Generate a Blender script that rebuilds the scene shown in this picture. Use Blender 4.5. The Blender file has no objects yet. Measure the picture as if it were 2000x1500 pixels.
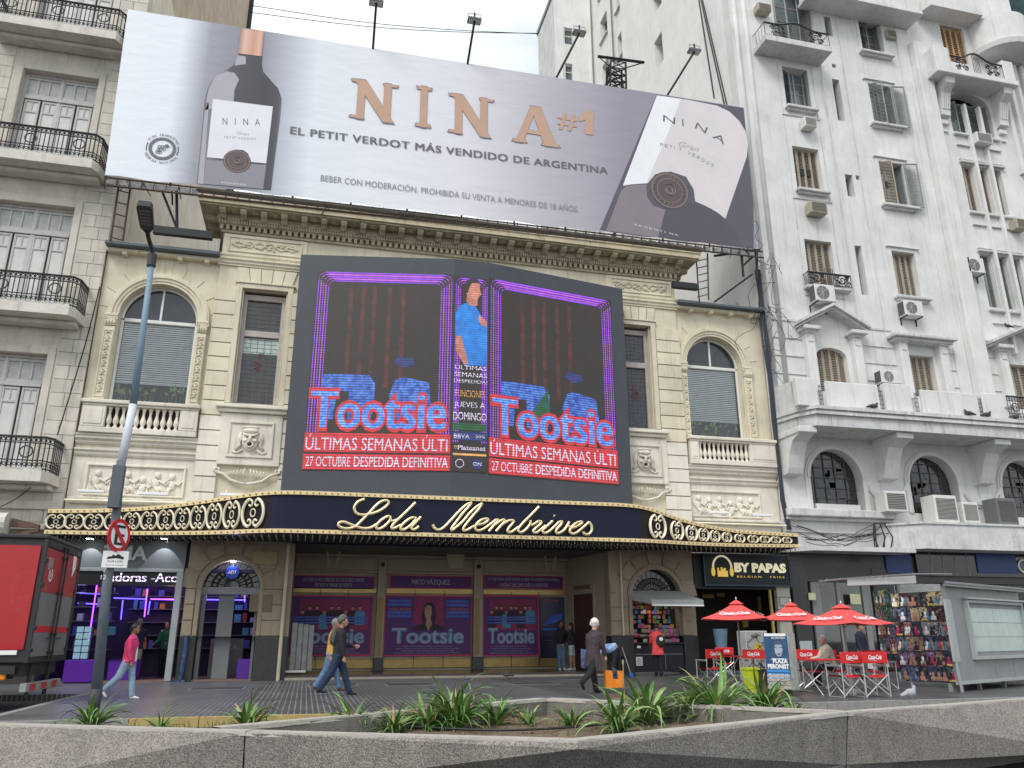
import bpy, math, random
from math import sin, cos, pi, radians, sqrt, atan2
from mathutils import Vector, Matrix
from mathutils.geometry import tessellate_polygon
random.seed(7)
rnd = random.random
def ru(a, b): return a + (b - a) * random.random()
sc = bpy.context.scene
COL = sc.collection
# ---------------------------------------------------------------- camera
CAMH = 1.15
FPX, PITCH, YAW, ROLL = 1550.0, radians(17.81), radians(13.99), radians(-0.165)
fw = Vector((sin(YAW) * cos(PITCH), cos(YAW) * cos(PITCH), sin(PITCH)))
ri0 = Vector((cos(YAW), -sin(YAW), 0)); up0 = ri0.cross(fw)
ri = ri0 * cos(ROLL) + up0 * sin(ROLL); up = -ri0 * sin(ROLL) + up0 * cos(ROLL)
cd = bpy.data.cameras.new('camera'); cam = bpy.data.objects.new('camera', cd); COL.objects.link(cam)
cd.sensor_width = 36; cd.sensor_fit = 'HORIZONTAL'; cd.lens = 36 * FPX / 2000
cd.clip_start = .05; cd.clip_end = 2000
m3 = Matrix((ri, up, -fw)).transposed()
cam.matrix_world = Matrix.Translation((0, 0, CAMH)) @ m3.to_4x4()
sc.camera = cam
# ---------------------------------------------------------------- sky
SUN_EL, SUN_AZ = radians(48), radians(222)
w = bpy.data.worlds.new("World"); sc.world = w; w.use_nodes = True
nt = w.node_tree; nt.nodes.clear()
def nd(nt, t, **k):
    n = nt.nodes.new(t)
    for a, b in k.items(): setattr(n, a, b)
    return n
sky = nd(nt, 'ShaderNodeTexSky', sky_type='NISHITA', sun_disc=False, sun_elevation=SUN_EL, sun_rotation=SUN_AZ)
bg = nd(nt, 'ShaderNodeBackground'); bg.inputs[1].default_value = .105
out = nd(nt, 'ShaderNodeOutputWorld')
tc = nd(nt, 'ShaderNodeTexCoord'); mp = nd(nt, 'ShaderNodeMapping'); mp.inputs[3].default_value = (1, 1, 2.2)
nz = nd(nt, 'ShaderNodeTexNoise'); nz.inputs['Scale'].default_value = 2.3; nz.inputs['Detail'].default_value = 5; nz.inputs['Roughness'].default_value = .55
rp = nd(nt, 'ShaderNodeValToRGB'); rp.color_ramp.elements[0].position = .36; rp.color_ramp.elements[0].color = (.5,) * 3 + (1,)
rp.color_ramp.elements[1].position = .6; rp.color_ramp.elements[1].color = (1, 1, 1, 1)
mx = nd(nt, 'ShaderNodeMixRGB'); mx.inputs[2].default_value = (8.8, 9.25, 9.45, 1)
L = nt.links.new
L(tc.outputs['Generated'], mp.inputs[0]); L(mp.outputs[0], nz.inputs['Vector']); L(nz.outputs[0], rp.inputs[0])
L(rp.outputs[0], mx.inputs[0]); L(sky.outputs[0], mx.inputs[1]); L(mx.outputs[0], bg.inputs[0]); L(bg.outputs[0], out.inputs[0])
# ---------------------------------------------------------------- soft overcast sun
sd = bpy.data.lights.new('sun', 'SUN'); sd.energy = 1.5; sd.angle = radians(24); sd.color = (1, .97, .92)
so = bpy.data.objects.new('sun', sd); COL.objects.link(so)
sdir = Vector((sin(SUN_AZ) * cos(SUN_EL), cos(SUN_AZ) * cos(SUN_EL), sin(SUN_EL)))
so.rotation_euler = sdir.to_track_quat('Z', 'Y').to_euler(); so.location = (0, 0, 60)
vs = sc.view_settings; vs.view_transform = 'Standard'; vs.look = 'None'; vs.exposure = .47; vs.gamma = 1; vs.use_curve_mapping = False
# ---------------------------------------------------------------- measuring: from the survey of the photograph to places on real planes
def ray(px, py): return ri * ((px - 1000) / FPX) + up * ((750 - py) / FPX) + fw
C0 = Vector((0, 0, CAMH))
def at(px, py, Y): d = ray(px, py); return C0 + d * (Y / d.y)
def atX(px, py, X): d = ray(px, py); return C0 + d * (X / d.x)
def G(px, py, z=0): d = ray(px, py); return C0 + d * ((z - CAMH) / d.z)
def F(px, py, Y=26): p = at(px, py, Y); return p.x, p.z
# ---------------------------------------------------------------- materials
MATS = {}
def mat(name, col, rough=.7, var=.12, scale=1.5, streak=0., bump=0., bscale=20., metal=0., spec=.4, emit=0., ecol=None, dirt=0., tint=None, alpha=1., coat=0., objvar=0.):
    if name in MATS: return MATS[name]
    m = bpy.data.materials.new(name); m.use_nodes = True; MATS[name] = m
    t = m.node_tree; b = t.nodes['Principled BSDF']; l = t.links.new
    b.inputs['Roughness'].default_value = rough; b.inputs['Metallic'].default_value = metal
    b.inputs['Specular IOR Level'].default_value = spec
    if coat: b.inputs['Coat Weight'].default_value = coat
    c4 = tuple(col) + (1,)
    b.inputs['Base Color'].default_value = c4
    if emit:
        b.inputs['Emission Color'].default_value = tuple(ecol or col) + (1,); b.inputs['Emission Strength'].default_value = emit
    if var or streak or bump or dirt:
        g = nd(t, 'ShaderNodeNewGeometry'); last = None
        if var:
            n = nd(t, 'ShaderNodeTexNoise'); n.inputs['Scale'].default_value = scale; n.inputs['Detail'].default_value = 7; n.inputs['Roughness'].default_value = .65
            l(g.outputs['Position'], n.inputs['Vector'])
            mr = nd(t, 'ShaderNodeMapRange'); mr.inputs[1].default_value = .25; mr.inputs[2].default_value = .75
            mr.inputs[3].default_value = 1 - var * 1.5; mr.inputs[4].default_value = 1 + var
            l(n.outputs[0], mr.inputs[0])
            vm = nd(t, 'ShaderNodeVectorMath', operation='SCALE'); vm.inputs[0].default_value = col; l(mr.outputs[0], vm.inputs['Scale']); last = vm.outputs[0]
        def mul(fac_out, colr):
            nonlocal last
            q = nd(t, 'ShaderNodeMixRGB'); q.inputs[2].default_value = tuple(colr) + (1,); q.inputs[1].default_value = c4
            if last: l(last, q.inputs[1])
            l(fac_out, q.inputs[0]); last = q.outputs[0]
        if streak:
            mpp = nd(t, 'ShaderNodeMapping'); mpp.inputs[3].default_value = (3.2, 3.2, .22); l(g.outputs['Position'], mpp.inputs[0])
            n = nd(t, 'ShaderNodeTexNoise'); n.inputs['Scale'].default_value = 1.6; n.inputs['Detail'].default_value = 8; n.inputs['Roughness'].default_value = .72
            l(mpp.outputs[0], n.inputs['Vector'])
            mr = nd(t, 'ShaderNodeMapRange'); mr.inputs[1].default_value = .53; mr.inputs[2].default_value = .74; mr.inputs[4].default_value = streak; l(n.outputs[0], mr.inputs[0])
            mul(mr.outputs[0], tint or (col[0] * .35, col[1] * .34, col[2] * .33))
        if dirt:
            n = nd(t, 'ShaderNodeTexNoise'); n.inputs['Scale'].default_value = 6; n.inputs['Detail'].default_value = 9; n.inputs['Roughness'].default_value = .75
            l(g.outputs['Position'], n.inputs['Vector'])
            mr = nd(t, 'ShaderNodeMapRange'); mr.inputs[1].default_value = .55; mr.inputs[2].default_value = .72; mr.inputs[4].default_value = dirt; l(n.outputs[0], mr.inputs[0])
            mul(mr.outputs[0], tint or (col[0] * .3, col[1] * .28, col[2] * .26))
        if objvar:
            oi = nd(t, 'ShaderNodeObjectInfo'); mo = nd(t, 'ShaderNodeMapRange'); mo.inputs[3].default_value = 1 - objvar; mo.inputs[4].default_value = 1 + objvar * .4; l(oi.outputs['Random'], mo.inputs[0]); vo = nd(t, 'ShaderNodeVectorMath', operation='SCALE'); l(last, vo.inputs[0]); l(mo.outputs[0], vo.inputs['Scale']); last = vo.outputs[0]
        if last: l(last, b.inputs['Base Color'])
        if bump:
            n = nd(t, 'ShaderNodeTexNoise'); n.inputs['Scale'].default_value = bscale; n.inputs['Detail'].default_value = 6
            l(g.outputs['Position'], n.inputs['Vector'])
            bp = nd(t, 'ShaderNodeBump'); bp.inputs['Strength'].default_value = bump; bp.inputs['Distance'].default_value = .02
            l(n.outputs[0], bp.inputs['Height']); l(bp.outputs[0], b.inputs['Normal'])
    return m
def led(name, col, s, base=.02, stripes=True, amt=.75, col2=None, nsc=7):
    # a lit LED surface: emission broken into rows and columns of diodes
    m = bpy.data.materials.new(name); m.use_nodes = True; MATS[name] = m
    t = m.node_tree; b = t.nodes['Principled BSDF']; l = t.links.new
    b.inputs['Base Color'].default_value = (base, base, base * .95, 1); b.inputs['Roughness'].default_value = .5
    b.inputs['Emission Color'].default_value = tuple(col) + (1,); b.inputs['Emission Strength'].default_value = s
    if stripes:
        g = nd(t, 'ShaderNodeNewGeometry'); sp = nd(t, 'ShaderNodeSeparateXYZ'); l(g.outputs['Position'], sp.inputs[0])
        a = nd(t, 'ShaderNodeMath', operation='MULTIPLY'); a.inputs[1].default_value = 2 * pi / .085; l(sp.outputs[2], a.inputs[0])
        s1 = nd(t, 'ShaderNodeMath', operation='SINE'); l(a.outputs[0], s1.inputs[0])
        mr = nd(t, 'ShaderNodeMapRange'); mr.inputs[1].default_value = -1; mr.inputs[2].default_value = .6; mr.inputs[3].default_value = s * (1 - amt); mr.inputs[4].default_value = s
        l(s1.outputs[0], mr.inputs[0])
        n = nd(t, 'ShaderNodeTexNoise'); n.inputs['Scale'].default_value = 5; n.inputs['Detail'].default_value = 6; l(g.outputs['Position'], n.inputs['Vector'])
        m2 = nd(t, 'ShaderNodeMapRange'); m2.inputs[1].default_value = .3; m2.inputs[2].default_value = .7; m2.inputs[3].default_value = .75; m2.inputs[4].default_value = 1.15; l(n.outputs[0], m2.inputs[0])
        mm = nd(t, 'ShaderNodeMath', operation='MULTIPLY'); l(mr.outputs[0], mm.inputs[0]); l(m2.outputs[0], mm.inputs[1]); l(mm.outputs[0], b.inputs['Emission Strength'])
        if col2:
            n2 = nd(t, 'ShaderNodeTexNoise'); n2.inputs['Scale'].default_value = nsc; n2.inputs['Detail'].default_value = 8; n2.inputs['Roughness'].default_value = .75; l(g.outputs['Position'], n2.inputs['Vector']); m3_ = nd(t, 'ShaderNodeMapRange'); m3_.inputs[1].default_value = .42; m3_.inputs[2].default_value = .66; l(n2.outputs[0], m3_.inputs[0]); xx_ = nd(t, 'ShaderNodeMixRGB'); xx_.inputs[1].default_value = tuple(col) + (1,); xx_.inputs[2].default_value = tuple(col2) + (1,); l(m3_.outputs[0], xx_.inputs[0]); l(xx_.outputs[0], b.inputs['Emission Color'])
    return m
def glassmat(name, gl=.16, tint=(1, 1, 1), rough=.03):
    m = bpy.data.materials.new(name); m.use_nodes = True; MATS[name] = m
    t = m.node_tree; t.nodes.clear(); o = nd(t, 'ShaderNodeOutputMaterial')
    a = nd(t, 'ShaderNodeBsdfTransparent'); a.inputs[0].default_value = tint + (1,)
    g = nd(t, 'ShaderNodeBsdfGlossy'); g.inputs['Roughness'].default_value = rough
    f = nd(t, 'ShaderNodeFresnel'); f.inputs[0].default_value = 1.5
    ad = nd(t, 'ShaderNodeMath', operation='ADD'); ad.inputs[1].default_value = gl - .04; ad.use_clamp = True
    mxs = nd(t, 'ShaderNodeMixShader'); l = t.links.new
    l(f.outputs[0], ad.inputs[0]); l(ad.outputs[0], mxs.inputs[0]); l(a.outputs[0], mxs.inputs[1]); l(g.outputs[0], mxs.inputs[2]); l(mxs.outputs[0], o.inputs[0])
    return m
def ramp_x(name, x0, x1, stops, rough=.55, bump=.09):
    # printed vinyl: a colour ramp along the banner's width (the print itself is graded)
    m = bpy.data.materials.new(name); m.use_nodes = True; MATS[name] = m
    t = m.node_tree; b = t.nodes['Principled BSDF']; l = t.links.new; b.inputs['Roughness'].default_value = rough
    g = nd(t, 'ShaderNodeNewGeometry'); sp = nd(t, 'ShaderNodeSeparateXYZ'); l(g.outputs['Position'], sp.inputs[0])
    mr = nd(t, 'ShaderNodeMapRange'); mr.inputs[1].default_value = x0; mr.inputs[2].default_value = x1; l(sp.outputs[0], mr.inputs[0])
    r = nd(t, 'ShaderNodeValToRGB'); cr = r.color_ramp
    for i, (p, c) in enumerate(stops):
        e = cr.elements[i] if i < 2 else cr.elements.new(p)
        e.position = p; e.color = tuple(c) + (1,)
    l(mr.outputs[0], r.inputs[0]); l(r.outputs[0], b.inputs['Base Color'])
    n = nd(t, 'ShaderNodeTexNoise'); n.inputs['Scale'].default_value = .9; n.inputs['Detail'].default_value = 4
    mpp = nd(t, 'ShaderNodeMapping'); mpp.inputs[3].default_value = (1, 1, 2.5); mpp.inputs[2].default_value = (0, radians(25), 0)
    l(g.outputs['Position'], mpp.inputs[0]); l(mpp.outputs[0], n.inputs['Vector'])
    bp = nd(t, 'ShaderNodeBump'); bp.inputs['Strength'].default_value = bump; bp.inputs['Distance'].default_value = .25; l(n.outputs[0], bp.inputs['Height']); l(bp.outputs[0], b.inputs['Normal'])
    return m
# ---------------------------------------------------------------- mesh builder
class MB:
    def __init__(s): s.v = []; s.f = []
    def add(s, vs, fs):
        k = len(s.v); s.v += [tuple(p) for p in vs]; s.f += [tuple(i + k for i in f) for f in fs]; return s
    def box(s, x0, x1, y0, y1, z0, z1):
        if x0 > x1: x0, x1 = x1, x0
        if y0 > y1: y0, y1 = y1, y0
        if z0 > z1: z0, z1 = z1, z0
        return s.add([(x, y, z) for x in (x0, x1) for y in (y0, y1) for z in (z0, z1)],
                     [(0, 1, 3, 2), (4, 6, 7, 5), (0, 4, 5, 1), (2, 3, 7, 6), (0, 2, 6, 4), (1, 5, 7, 3)])
    def cbox(s, x0, x1, y0, y1, z0, z1, c=.01):
        if x0 > x1: x0, x1 = x1, x0
        pts = []
        for x, sx in ((x0, 1), (x1, -1)):
            for y, sy in ((y0, 1), (y1, -1)):
                for z, sz in ((z0, 1), (z1, -1)):
                    pts += [(x + sx * c, y + sy * c, z), (x + sx * c, y, z + sz * c), (x, y + sy * c, z + sz * c)]
        I = lambda i, j, k, a: ((i * 2 + j) * 2 + k) * 3 + a
        f = []
        for k in (0, 1): f.append([I(0, 0, k, 0), I(1, 0, k, 0), I(1, 1, k, 0), I(0, 1, k, 0)])
        for j in (0, 1): f.append([I(0, j, 0, 1), I(1, j, 0, 1), I(1, j, 1, 1), I(0, j, 1, 1)])
        for i in (0, 1): f.append([I(i, 0, 0, 2), I(i, 1, 0, 2), I(i, 1, 1, 2), I(i, 0, 1, 2)])
        for i in (0, 1):
            for j in (0, 1):
                f.append([I(i, j, 0, 1), I(i, j, 0, 2), I(i, j, 1, 2), I(i, j, 1, 1)])
                for k in (0, 1): f.append([I(i, j, k, 0), I(i, j, k, 1), I(i, j, k, 2)])
        for i in (0, 1):
            for k in (0, 1): f.append([I(i, 0, k, 0), I(i, 1, k, 0), I(i, 1, k, 2), I(i, 0, k, 2)])
        for j in (0, 1):
            for k in (0, 1): f.append([I(0, j, k, 0), I(1, j, k, 0), I(1, j, k, 1), I(0, j, k, 1)])
        return s.add(pts, f)
    def prism(s, pts, vec):
        vec = Vector(vec); pts = [Vector(p) for p in pts]; n = len(pts)
        vs = pts + [p + vec for p in pts]
        tri = tessellate_polygon([pts])
        fs = [tuple(t) for t in tri] + [tuple(i + n for i in reversed(t)) for t in tri]
        fs += [(i, (i + 1) % n, (i + 1) % n + n, i + n) for i in range(n)]
        return s.add(vs, fs)
    def poly(s, pts):
        pts = [Vector(p) for p in pts]
        return s.add(pts, [tuple(t) for t in tessellate_polygon([pts])])
    def quad(s, a, b, c, d): return s.add([a, b, c, d], [(0, 1, 2, 3)])
    def tube(s, pts, r, n=6, closed=False, cap=True):
        pts = [Vector(p) for p in pts]; N = len(pts)
        rs = r if isinstance(r, (list, tuple)) else [r] * N
        vs = []; prev = None
        for i, p in enumerate(pts):
            a = pts[(i - 1) % N] if (closed or i > 0) else p; b = pts[(i + 1) % N] if (closed or i < N - 1) else p
            d = (b - a)
            d = d.normalized() if d.length > 1e-9 else Vector((0, 0, 1))
            if prev is None:
                q = d.cross(Vector((0, 0, 1)))
                if q.length < .01: q = d.cross(Vector((1, 0, 0)))
            else:
                q = prev - d * prev.dot(d)
            if q.length < 1e-6: q = d.orthogonal()
            q.normalize(); prev = q; e = d.cross(q)
            for k in range(n): vs.append(p + (q * cos(2 * pi * k / n) + e * sin(2 * pi * k / n)) * rs[i])
        fs = []
        for i in range(N if closed else N - 1):
            j = (i + 1) % N
            for k in range(n): fs.append((i * n + k, i * n + (k + 1) % n, j * n + (k + 1) % n, j * n + k))
        if cap and not closed: fs += [tuple(range(n - 1, -1, -1)), tuple((N - 1) * n + k for k in range(n))]
        return s.add(vs, fs)
    def ell(s, c, r, n=10, m=7):
        vs = []; fs = []
        for i in range(m + 1):
            t = pi * i / m
            for k in range(n): vs.append((c[0] + r[0] * sin(t) * cos(2 * pi * k / n), c[1] + r[1] * sin(t) * sin(2 * pi * k / n), c[2] + r[2] * cos(t)))
        for i in range(m):
            for k in range(n): fs.append((i * n + k, i * n + (k + 1) % n, (i + 1) * n + (k + 1) % n, (i + 1) * n + k))
        return s.add(vs, fs)
    def lathe(s, prof, c=(0, 0), n=12):
        vs = [(c[0] + r * cos(2 * pi * k / n), c[1] + r * sin(2 * pi * k / n), z) for r, z in prof for k in range(n)]
        fs = [(i * n + k, i * n + (k + 1) % n, (i + 1) * n + (k + 1) % n, (i + 1) * n + k) for i in range(len(prof) - 1) for k in range(n)]
        fs += [tuple(range(n)), tuple((len(prof) - 1) * n + k for k in range(n))]
        return s.add(vs, fs)
    def sweep(s, prof, path, closed=False):
        # prof: (outward, up) pairs; path: (x, y, nx, ny, z) points
        n = len(prof); vs = []
        for (x, y, nx, ny, z) in path:
            for o, u in prof: vs.append((x + nx * o, y + ny * o, z + u))
        fs = []
        for i in range(len(path) - 1):
            for k in range(n): fs.append((i * n + k, i * n + (k + 1) % n, (i + 1) * n + (k + 1) % n, (i + 1) * n + k))
        s.add(vs, fs)
        s.poly(vs[:n]); s.poly(vs[-n:]); return s
    def xf(s, M): s.v = [tuple(M @ Vector(p)) for p in s.v]; return s
def org(p):
    if p is None: return Vector((0, 0, 0))
    while p.parent: p = p.parent
    return p.location.copy()
def build(mb, name, m, parent=None, label=None, cat=None, group=None, kind=None, smooth=False, loc=None):
    me = bpy.data.meshes.new(name); o0 = Vector(loc) if loc is not None else org(parent)
    me.from_pydata([(x - o0.x, y - o0.y, z - o0.z) for x, y, z in mb.v], [], mb.f); me.update()
    me.validate()
    import bmesh
    b = bmesh.new(); b.from_mesh(me); bmesh.ops.recalc_face_normals(b, faces=b.faces); b.to_mesh(me); b.free()
    me.materials.append(m)
    if smooth:
        for p in me.polygons: p.use_smooth = True
    o = bpy.data.objects.new(name, me); COL.objects.link(o)
    if parent: o.parent = parent
    elif loc is not None: o.location = loc
    return tag(o, label, cat, group, kind)
def tag(o, label=None, cat=None, group=None, kind=None):
    if label: o['label'] = label
    if cat: o['category'] = cat
    if group: o['group'] = group
    if kind: o['kind'] = kind
    return o
def thing(name, label, cat, loc=(0, 0, 0), group=None):
    o = bpy.data.objects.new(name, None); o.empty_display_size = .2; COL.objects.link(o); o.location = loc
    return tag(o, label, cat, group)
_U = {}
def blk(name, m, parent, x0, x1, y0, y1, z0, z1):
    k = m.name
    if k not in _U:
        me = bpy.data.meshes.new('block'); q = MB().cbox(-.5, .5, -.5, .5, -.5, .5, .0) if 0 else MB().box(-.5, .5, -.5, .5, -.5, .5)
        me.from_pydata(q.v, [], q.f); me.materials.append(m); me.update(); _U[k] = me
    o = bpy.data.objects.new(name, _U[k]); COL.objects.link(o); o.parent = parent
    og = org(parent)
    o.location = Vector(((x0 + x1) / 2, (y0 + y1) / 2, (z0 + z1) / 2)) - og; o.scale = (abs(x1 - x0), abs(y1 - y0), abs(z1 - z0))
    return o
def inst(src, name, parent, loc, rot=None, scale=None):
    o = bpy.data.objects.new(name, src.data); COL.objects.link(o); o.parent = parent; o.location = Vector(loc) - org(parent)
    if rot: o.rotation_euler = rot
    if scale: o.scale = scale
    return o
def kids(o): return [c for c in bpy.data.objects if c.parent == o]
def dup(root, loc, rz=0, label=None, scale=None, cat=None):
    ch = {}
    for c in bpy.data.objects:
        if c.parent: ch.setdefault(c.parent.name, []).append(c)
    r = root.copy(); COL.objects.link(r); r.location = loc; r.rotation_euler = (0, 0, rz)
    if scale: r.scale = scale
    if label: r['label'] = label
    for c in ch.get(root.name, []):
        k = c.copy(); COL.objects.link(k); k.parent = r
        for g in ch.get(c.name, []):
            d = g.copy(); COL.objects.link(d); d.parent = k
    return r
# flat frames for signs and print
class Fr:
    def __init__(s, o, u, v=(0, 0, 1)):
        s.o = Vector(o); s.u = Vector(u).normalized(); s.v = Vector(v).normalized(); s.n = s.u.cross(s.v).normalized()
    def P(s, a, b, d=0.): return s.o + s.u * a + s.v * b + s.n * d
    def of(s, px, py):      # where the survey ray meets this frame's plane
        d = ray(px, py); t = (s.o - C0).dot(s.n) / d.dot(s.n); q = C0 + d * t - s.o
        return q.dot(s.u), q.dot(s.v)
def txt_mesh(body, ext=0., bold=0., shear=0., space=1., line=.95, align='LEFT'):
    cu = bpy.data.curves.new('t', 'FONT'); cu.body = body; cu.extrude = ext; cu.offset = bold; cu.shear = shear; cu.space_character = space; cu.space_line = line
    cu.resolution_u = 3; cu.align_x = align
    ob = bpy.data.objects.new('t', cu); COL.objects.link(ob)
    me = bpy.data.meshes.new_from_object(ob); v = [tuple(x.co) for x in me.vertices]; f = [tuple(p.vertices) for p in me.polygons]
    bpy.data.objects.remove(ob); bpy.data.meshes.remove(me); bpy.data.curves.remove(cu)
    return v, f
def txt(mb, body, fr, a, b, wd, ht, d=.005, ext=.0, bold=0., shear=0., space=1., rot=0., align='LEFT', line=.95):
    if 0 < bold <= .03 and not ext:     # widen the strokes by overlaid copies
        k = bold * 1.1 * ht
        for i in range(3): txt(mb, body, fr, a + (i - 1) * k * cos(rot), b + (i - 1) * k * sin(rot), wd, ht, d + .0008 * i, 0, 0, shear, space, rot, align, line)
        return mb
    v, f = txt_mesh(body, 0.05 if ext else 0, bold, shear, space, line, align)
    if not v: return mb
    xs = [p[0] for p in v]; ys = [p[1] for p in v]; x0, x1, y0, y1 = min(xs), max(xs), min(ys), max(ys)
    sx = wd / (x1 - x0); sy = ht / (y1 - y0); c, s_ = cos(rot), sin(rot)
    P = []
    for x, y, z in v:
        X = (x - x0) * sx; Yy = (y - y0) * sy
        P.append(fr.P(a + X * c - Yy * s_, b + X * s_ + Yy * c, d + (z + .05) * ext * 10 if ext else d))
    return mb.add(P, f)
def rect(mb, fr, a0, a1, b0, b1, d=0., th=0.):
    P = [fr.P(a0, b0, d), fr.P(a1, b0, d), fr.P(a1, b1, d), fr.P(a0, b1, d)]
    return mb.prism(P, fr.n * -th) if th else mb.quad(*P)
def pol(mb, fr, pts, d=0., th=0.):
    P = [fr.P(a, b, d) for a, b in pts]
    return mb.prism(P, fr.n * -th) if th else mb.poly(P)
def circ(cx, cy, rx, ry=None, n=20, a0=0, a1=2 * pi):
    ry = ry or rx; k = n if abs(a1 - a0 - 2 * pi) < 1e-6 else n + 1
    return [(cx + rx * cos(a0 + (a1 - a0) * i / n), cy + ry * sin(a0 + (a1 - a0) * i / n)) for i in range(k)]
def ring(mb, fr, cx, cy, r0, r1, d=0., n=24, e=1.):
    P = [fr.P(cx + r * cos(2 * pi * i / n), cy + r * e * sin(2 * pi * i / n), d) for i in range(n) for r in (r0, r1)]
    return mb.add(P, [(2 * i, 2 * i + 1, (2 * i + 3) % (2 * n), (2 * i + 2) % (2 * n)) for i in range(n)])
# a wall sheet with cut openings and reveals, facing -Y at depth y
def wall_holes(mb, outer, holes, y, depth):
    loops = [[Vector((x, z, 0)) for x, z in outer]] + [[Vector((x, z, 0)) for x, z in h] for h in holes]
    flat = [p for lp in loops for p in lp]
    mb.add([(p.x, y, p.y) for p in flat], [tuple(t) for t in tessellate_polygon(loops)])
    for lp in loops:
        n = len(lp); vs = [(p.x, y, p.y) for p in lp] + [(p.x, y + depth, p.y) for p in lp]
        mb.add(vs, [(i, (i + 1) % n, (i + 1) % n + n, i + n) for i in range(n)])
    return mb
def R4(x0, x1, z0, z1): return [(x0, z0), (x1, z0), (x1, z1), (x0, z1)]
def arch(x0, x1, z0, zs, n=16, k=1.):
    c = (x0 + x1) / 2; r = (x1 - x0) / 2
    return [(x0, z0), (x1, z0)] + [(c + r * cos(pi * i / n), zs + r * k * sin(pi * i / n)) for i in range(n + 1)]
def archband(mb, cx, zs, r0, r1, y0, y1, n=20, a0=0, a1=pi):
    for i in range(n):
        a, b = a0 + (a1 - a0) * i / n, a0 + (a1 - a0) * (i + 1) / n
        P = [(cx + r * cos(t), zs + r * sin(t)) for t, r in ((a, r0), (a, r1), (b, r1), (b, r0))]
        vs = [(x, y, z) for y in (y0, y1) for x, z in P]
        mb.add(vs, [(0, 1, 2, 3), (1, 5, 6, 2), (0, 3, 7, 4), (4, 7, 6, 5)])
    return mb
# ---------------------------------------------------------------- shared materials
cream = mat('cream_stucco', (.71, .645, .495), .85, .14, .9, objvar=.1, streak=.5, bump=.25, bscale=30, tint=(.27, .22, .15))
cream2 = mat('pale_lower_stucco', (.76, .71, .61), .85, .14, .9, objvar=.08, streak=.5, bump=.25, bscale=30, tint=(.3, .26, .2))
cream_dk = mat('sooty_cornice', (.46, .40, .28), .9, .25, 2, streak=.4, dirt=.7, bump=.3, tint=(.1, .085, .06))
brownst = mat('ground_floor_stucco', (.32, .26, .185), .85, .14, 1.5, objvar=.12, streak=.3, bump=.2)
beige = mat('beige_ashlar', (.62, .575, .50), .88, .14, 1.3, objvar=.13, streak=.5, bump=.25, tint=(.2, .18, .15))
beige2 = mat('beige_slab', (.66, .62, .55), .88, .14, 2, streak=.5, bump=.25, tint=(.2, .18, .15))
white = mat('white_paint_wall', (.69, .685, .67), .8, .12, .7, streak=.5, dirt=.16, bump=.2, tint=(.30, .29, .27))
whited = mat('grimy_white_ledge', (.60, .60, .595), .85, .16, 2, streak=.95, dirt=.6, bump=.3, tint=(.24, .24, .24))
granite = mat('black_granite', (.03, .032, .033), .35, .3, 8, spec=.5)
iron = mat('black_iron', (.035, .035, .04), .5, .1, 5)
rust = mat('rusty_steel', (.09, .06, .05), .8, .4, 6, dirt=.5)
glassd = mat('dark_window_glass', (.035, .04, .045), .06, .3, 2, spec=.7)
pane_g = glassmat('clear_pane', .05)
paintw = mat('white_gloss_paint', (.72, .71, .68), .5, .06, 3)
woodp = mat('grey_wood_frame', (.44, .39, .36), .6, .15, 4)
black = mat('black_paint', (.02, .02, .022), .6, .1, 4)
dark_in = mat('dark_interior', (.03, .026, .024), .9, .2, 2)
gold = mat('gold_trim', (.76, .6, .33), .38, .1, 6, metal=.35, spec=.5)
goldp = mat('pale_gold_enamel', (.92, .84, .64), .4, .08, 6, spec=.5)
alu = mat('aluminium', (.62, .62, .63), .35, .06, 6, metal=.7)
grey = mat('grey_metal', (.22, .23, .24), .5, .12, 3)
red = mat('red_cloth', (.68, .03, .035), .75, .08, 5)
wht = mat('white_print', (.8, .8, .8), .6, 0)
blk_ = mat('black_print', (.02, .02, .02), .6, 0)
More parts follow.
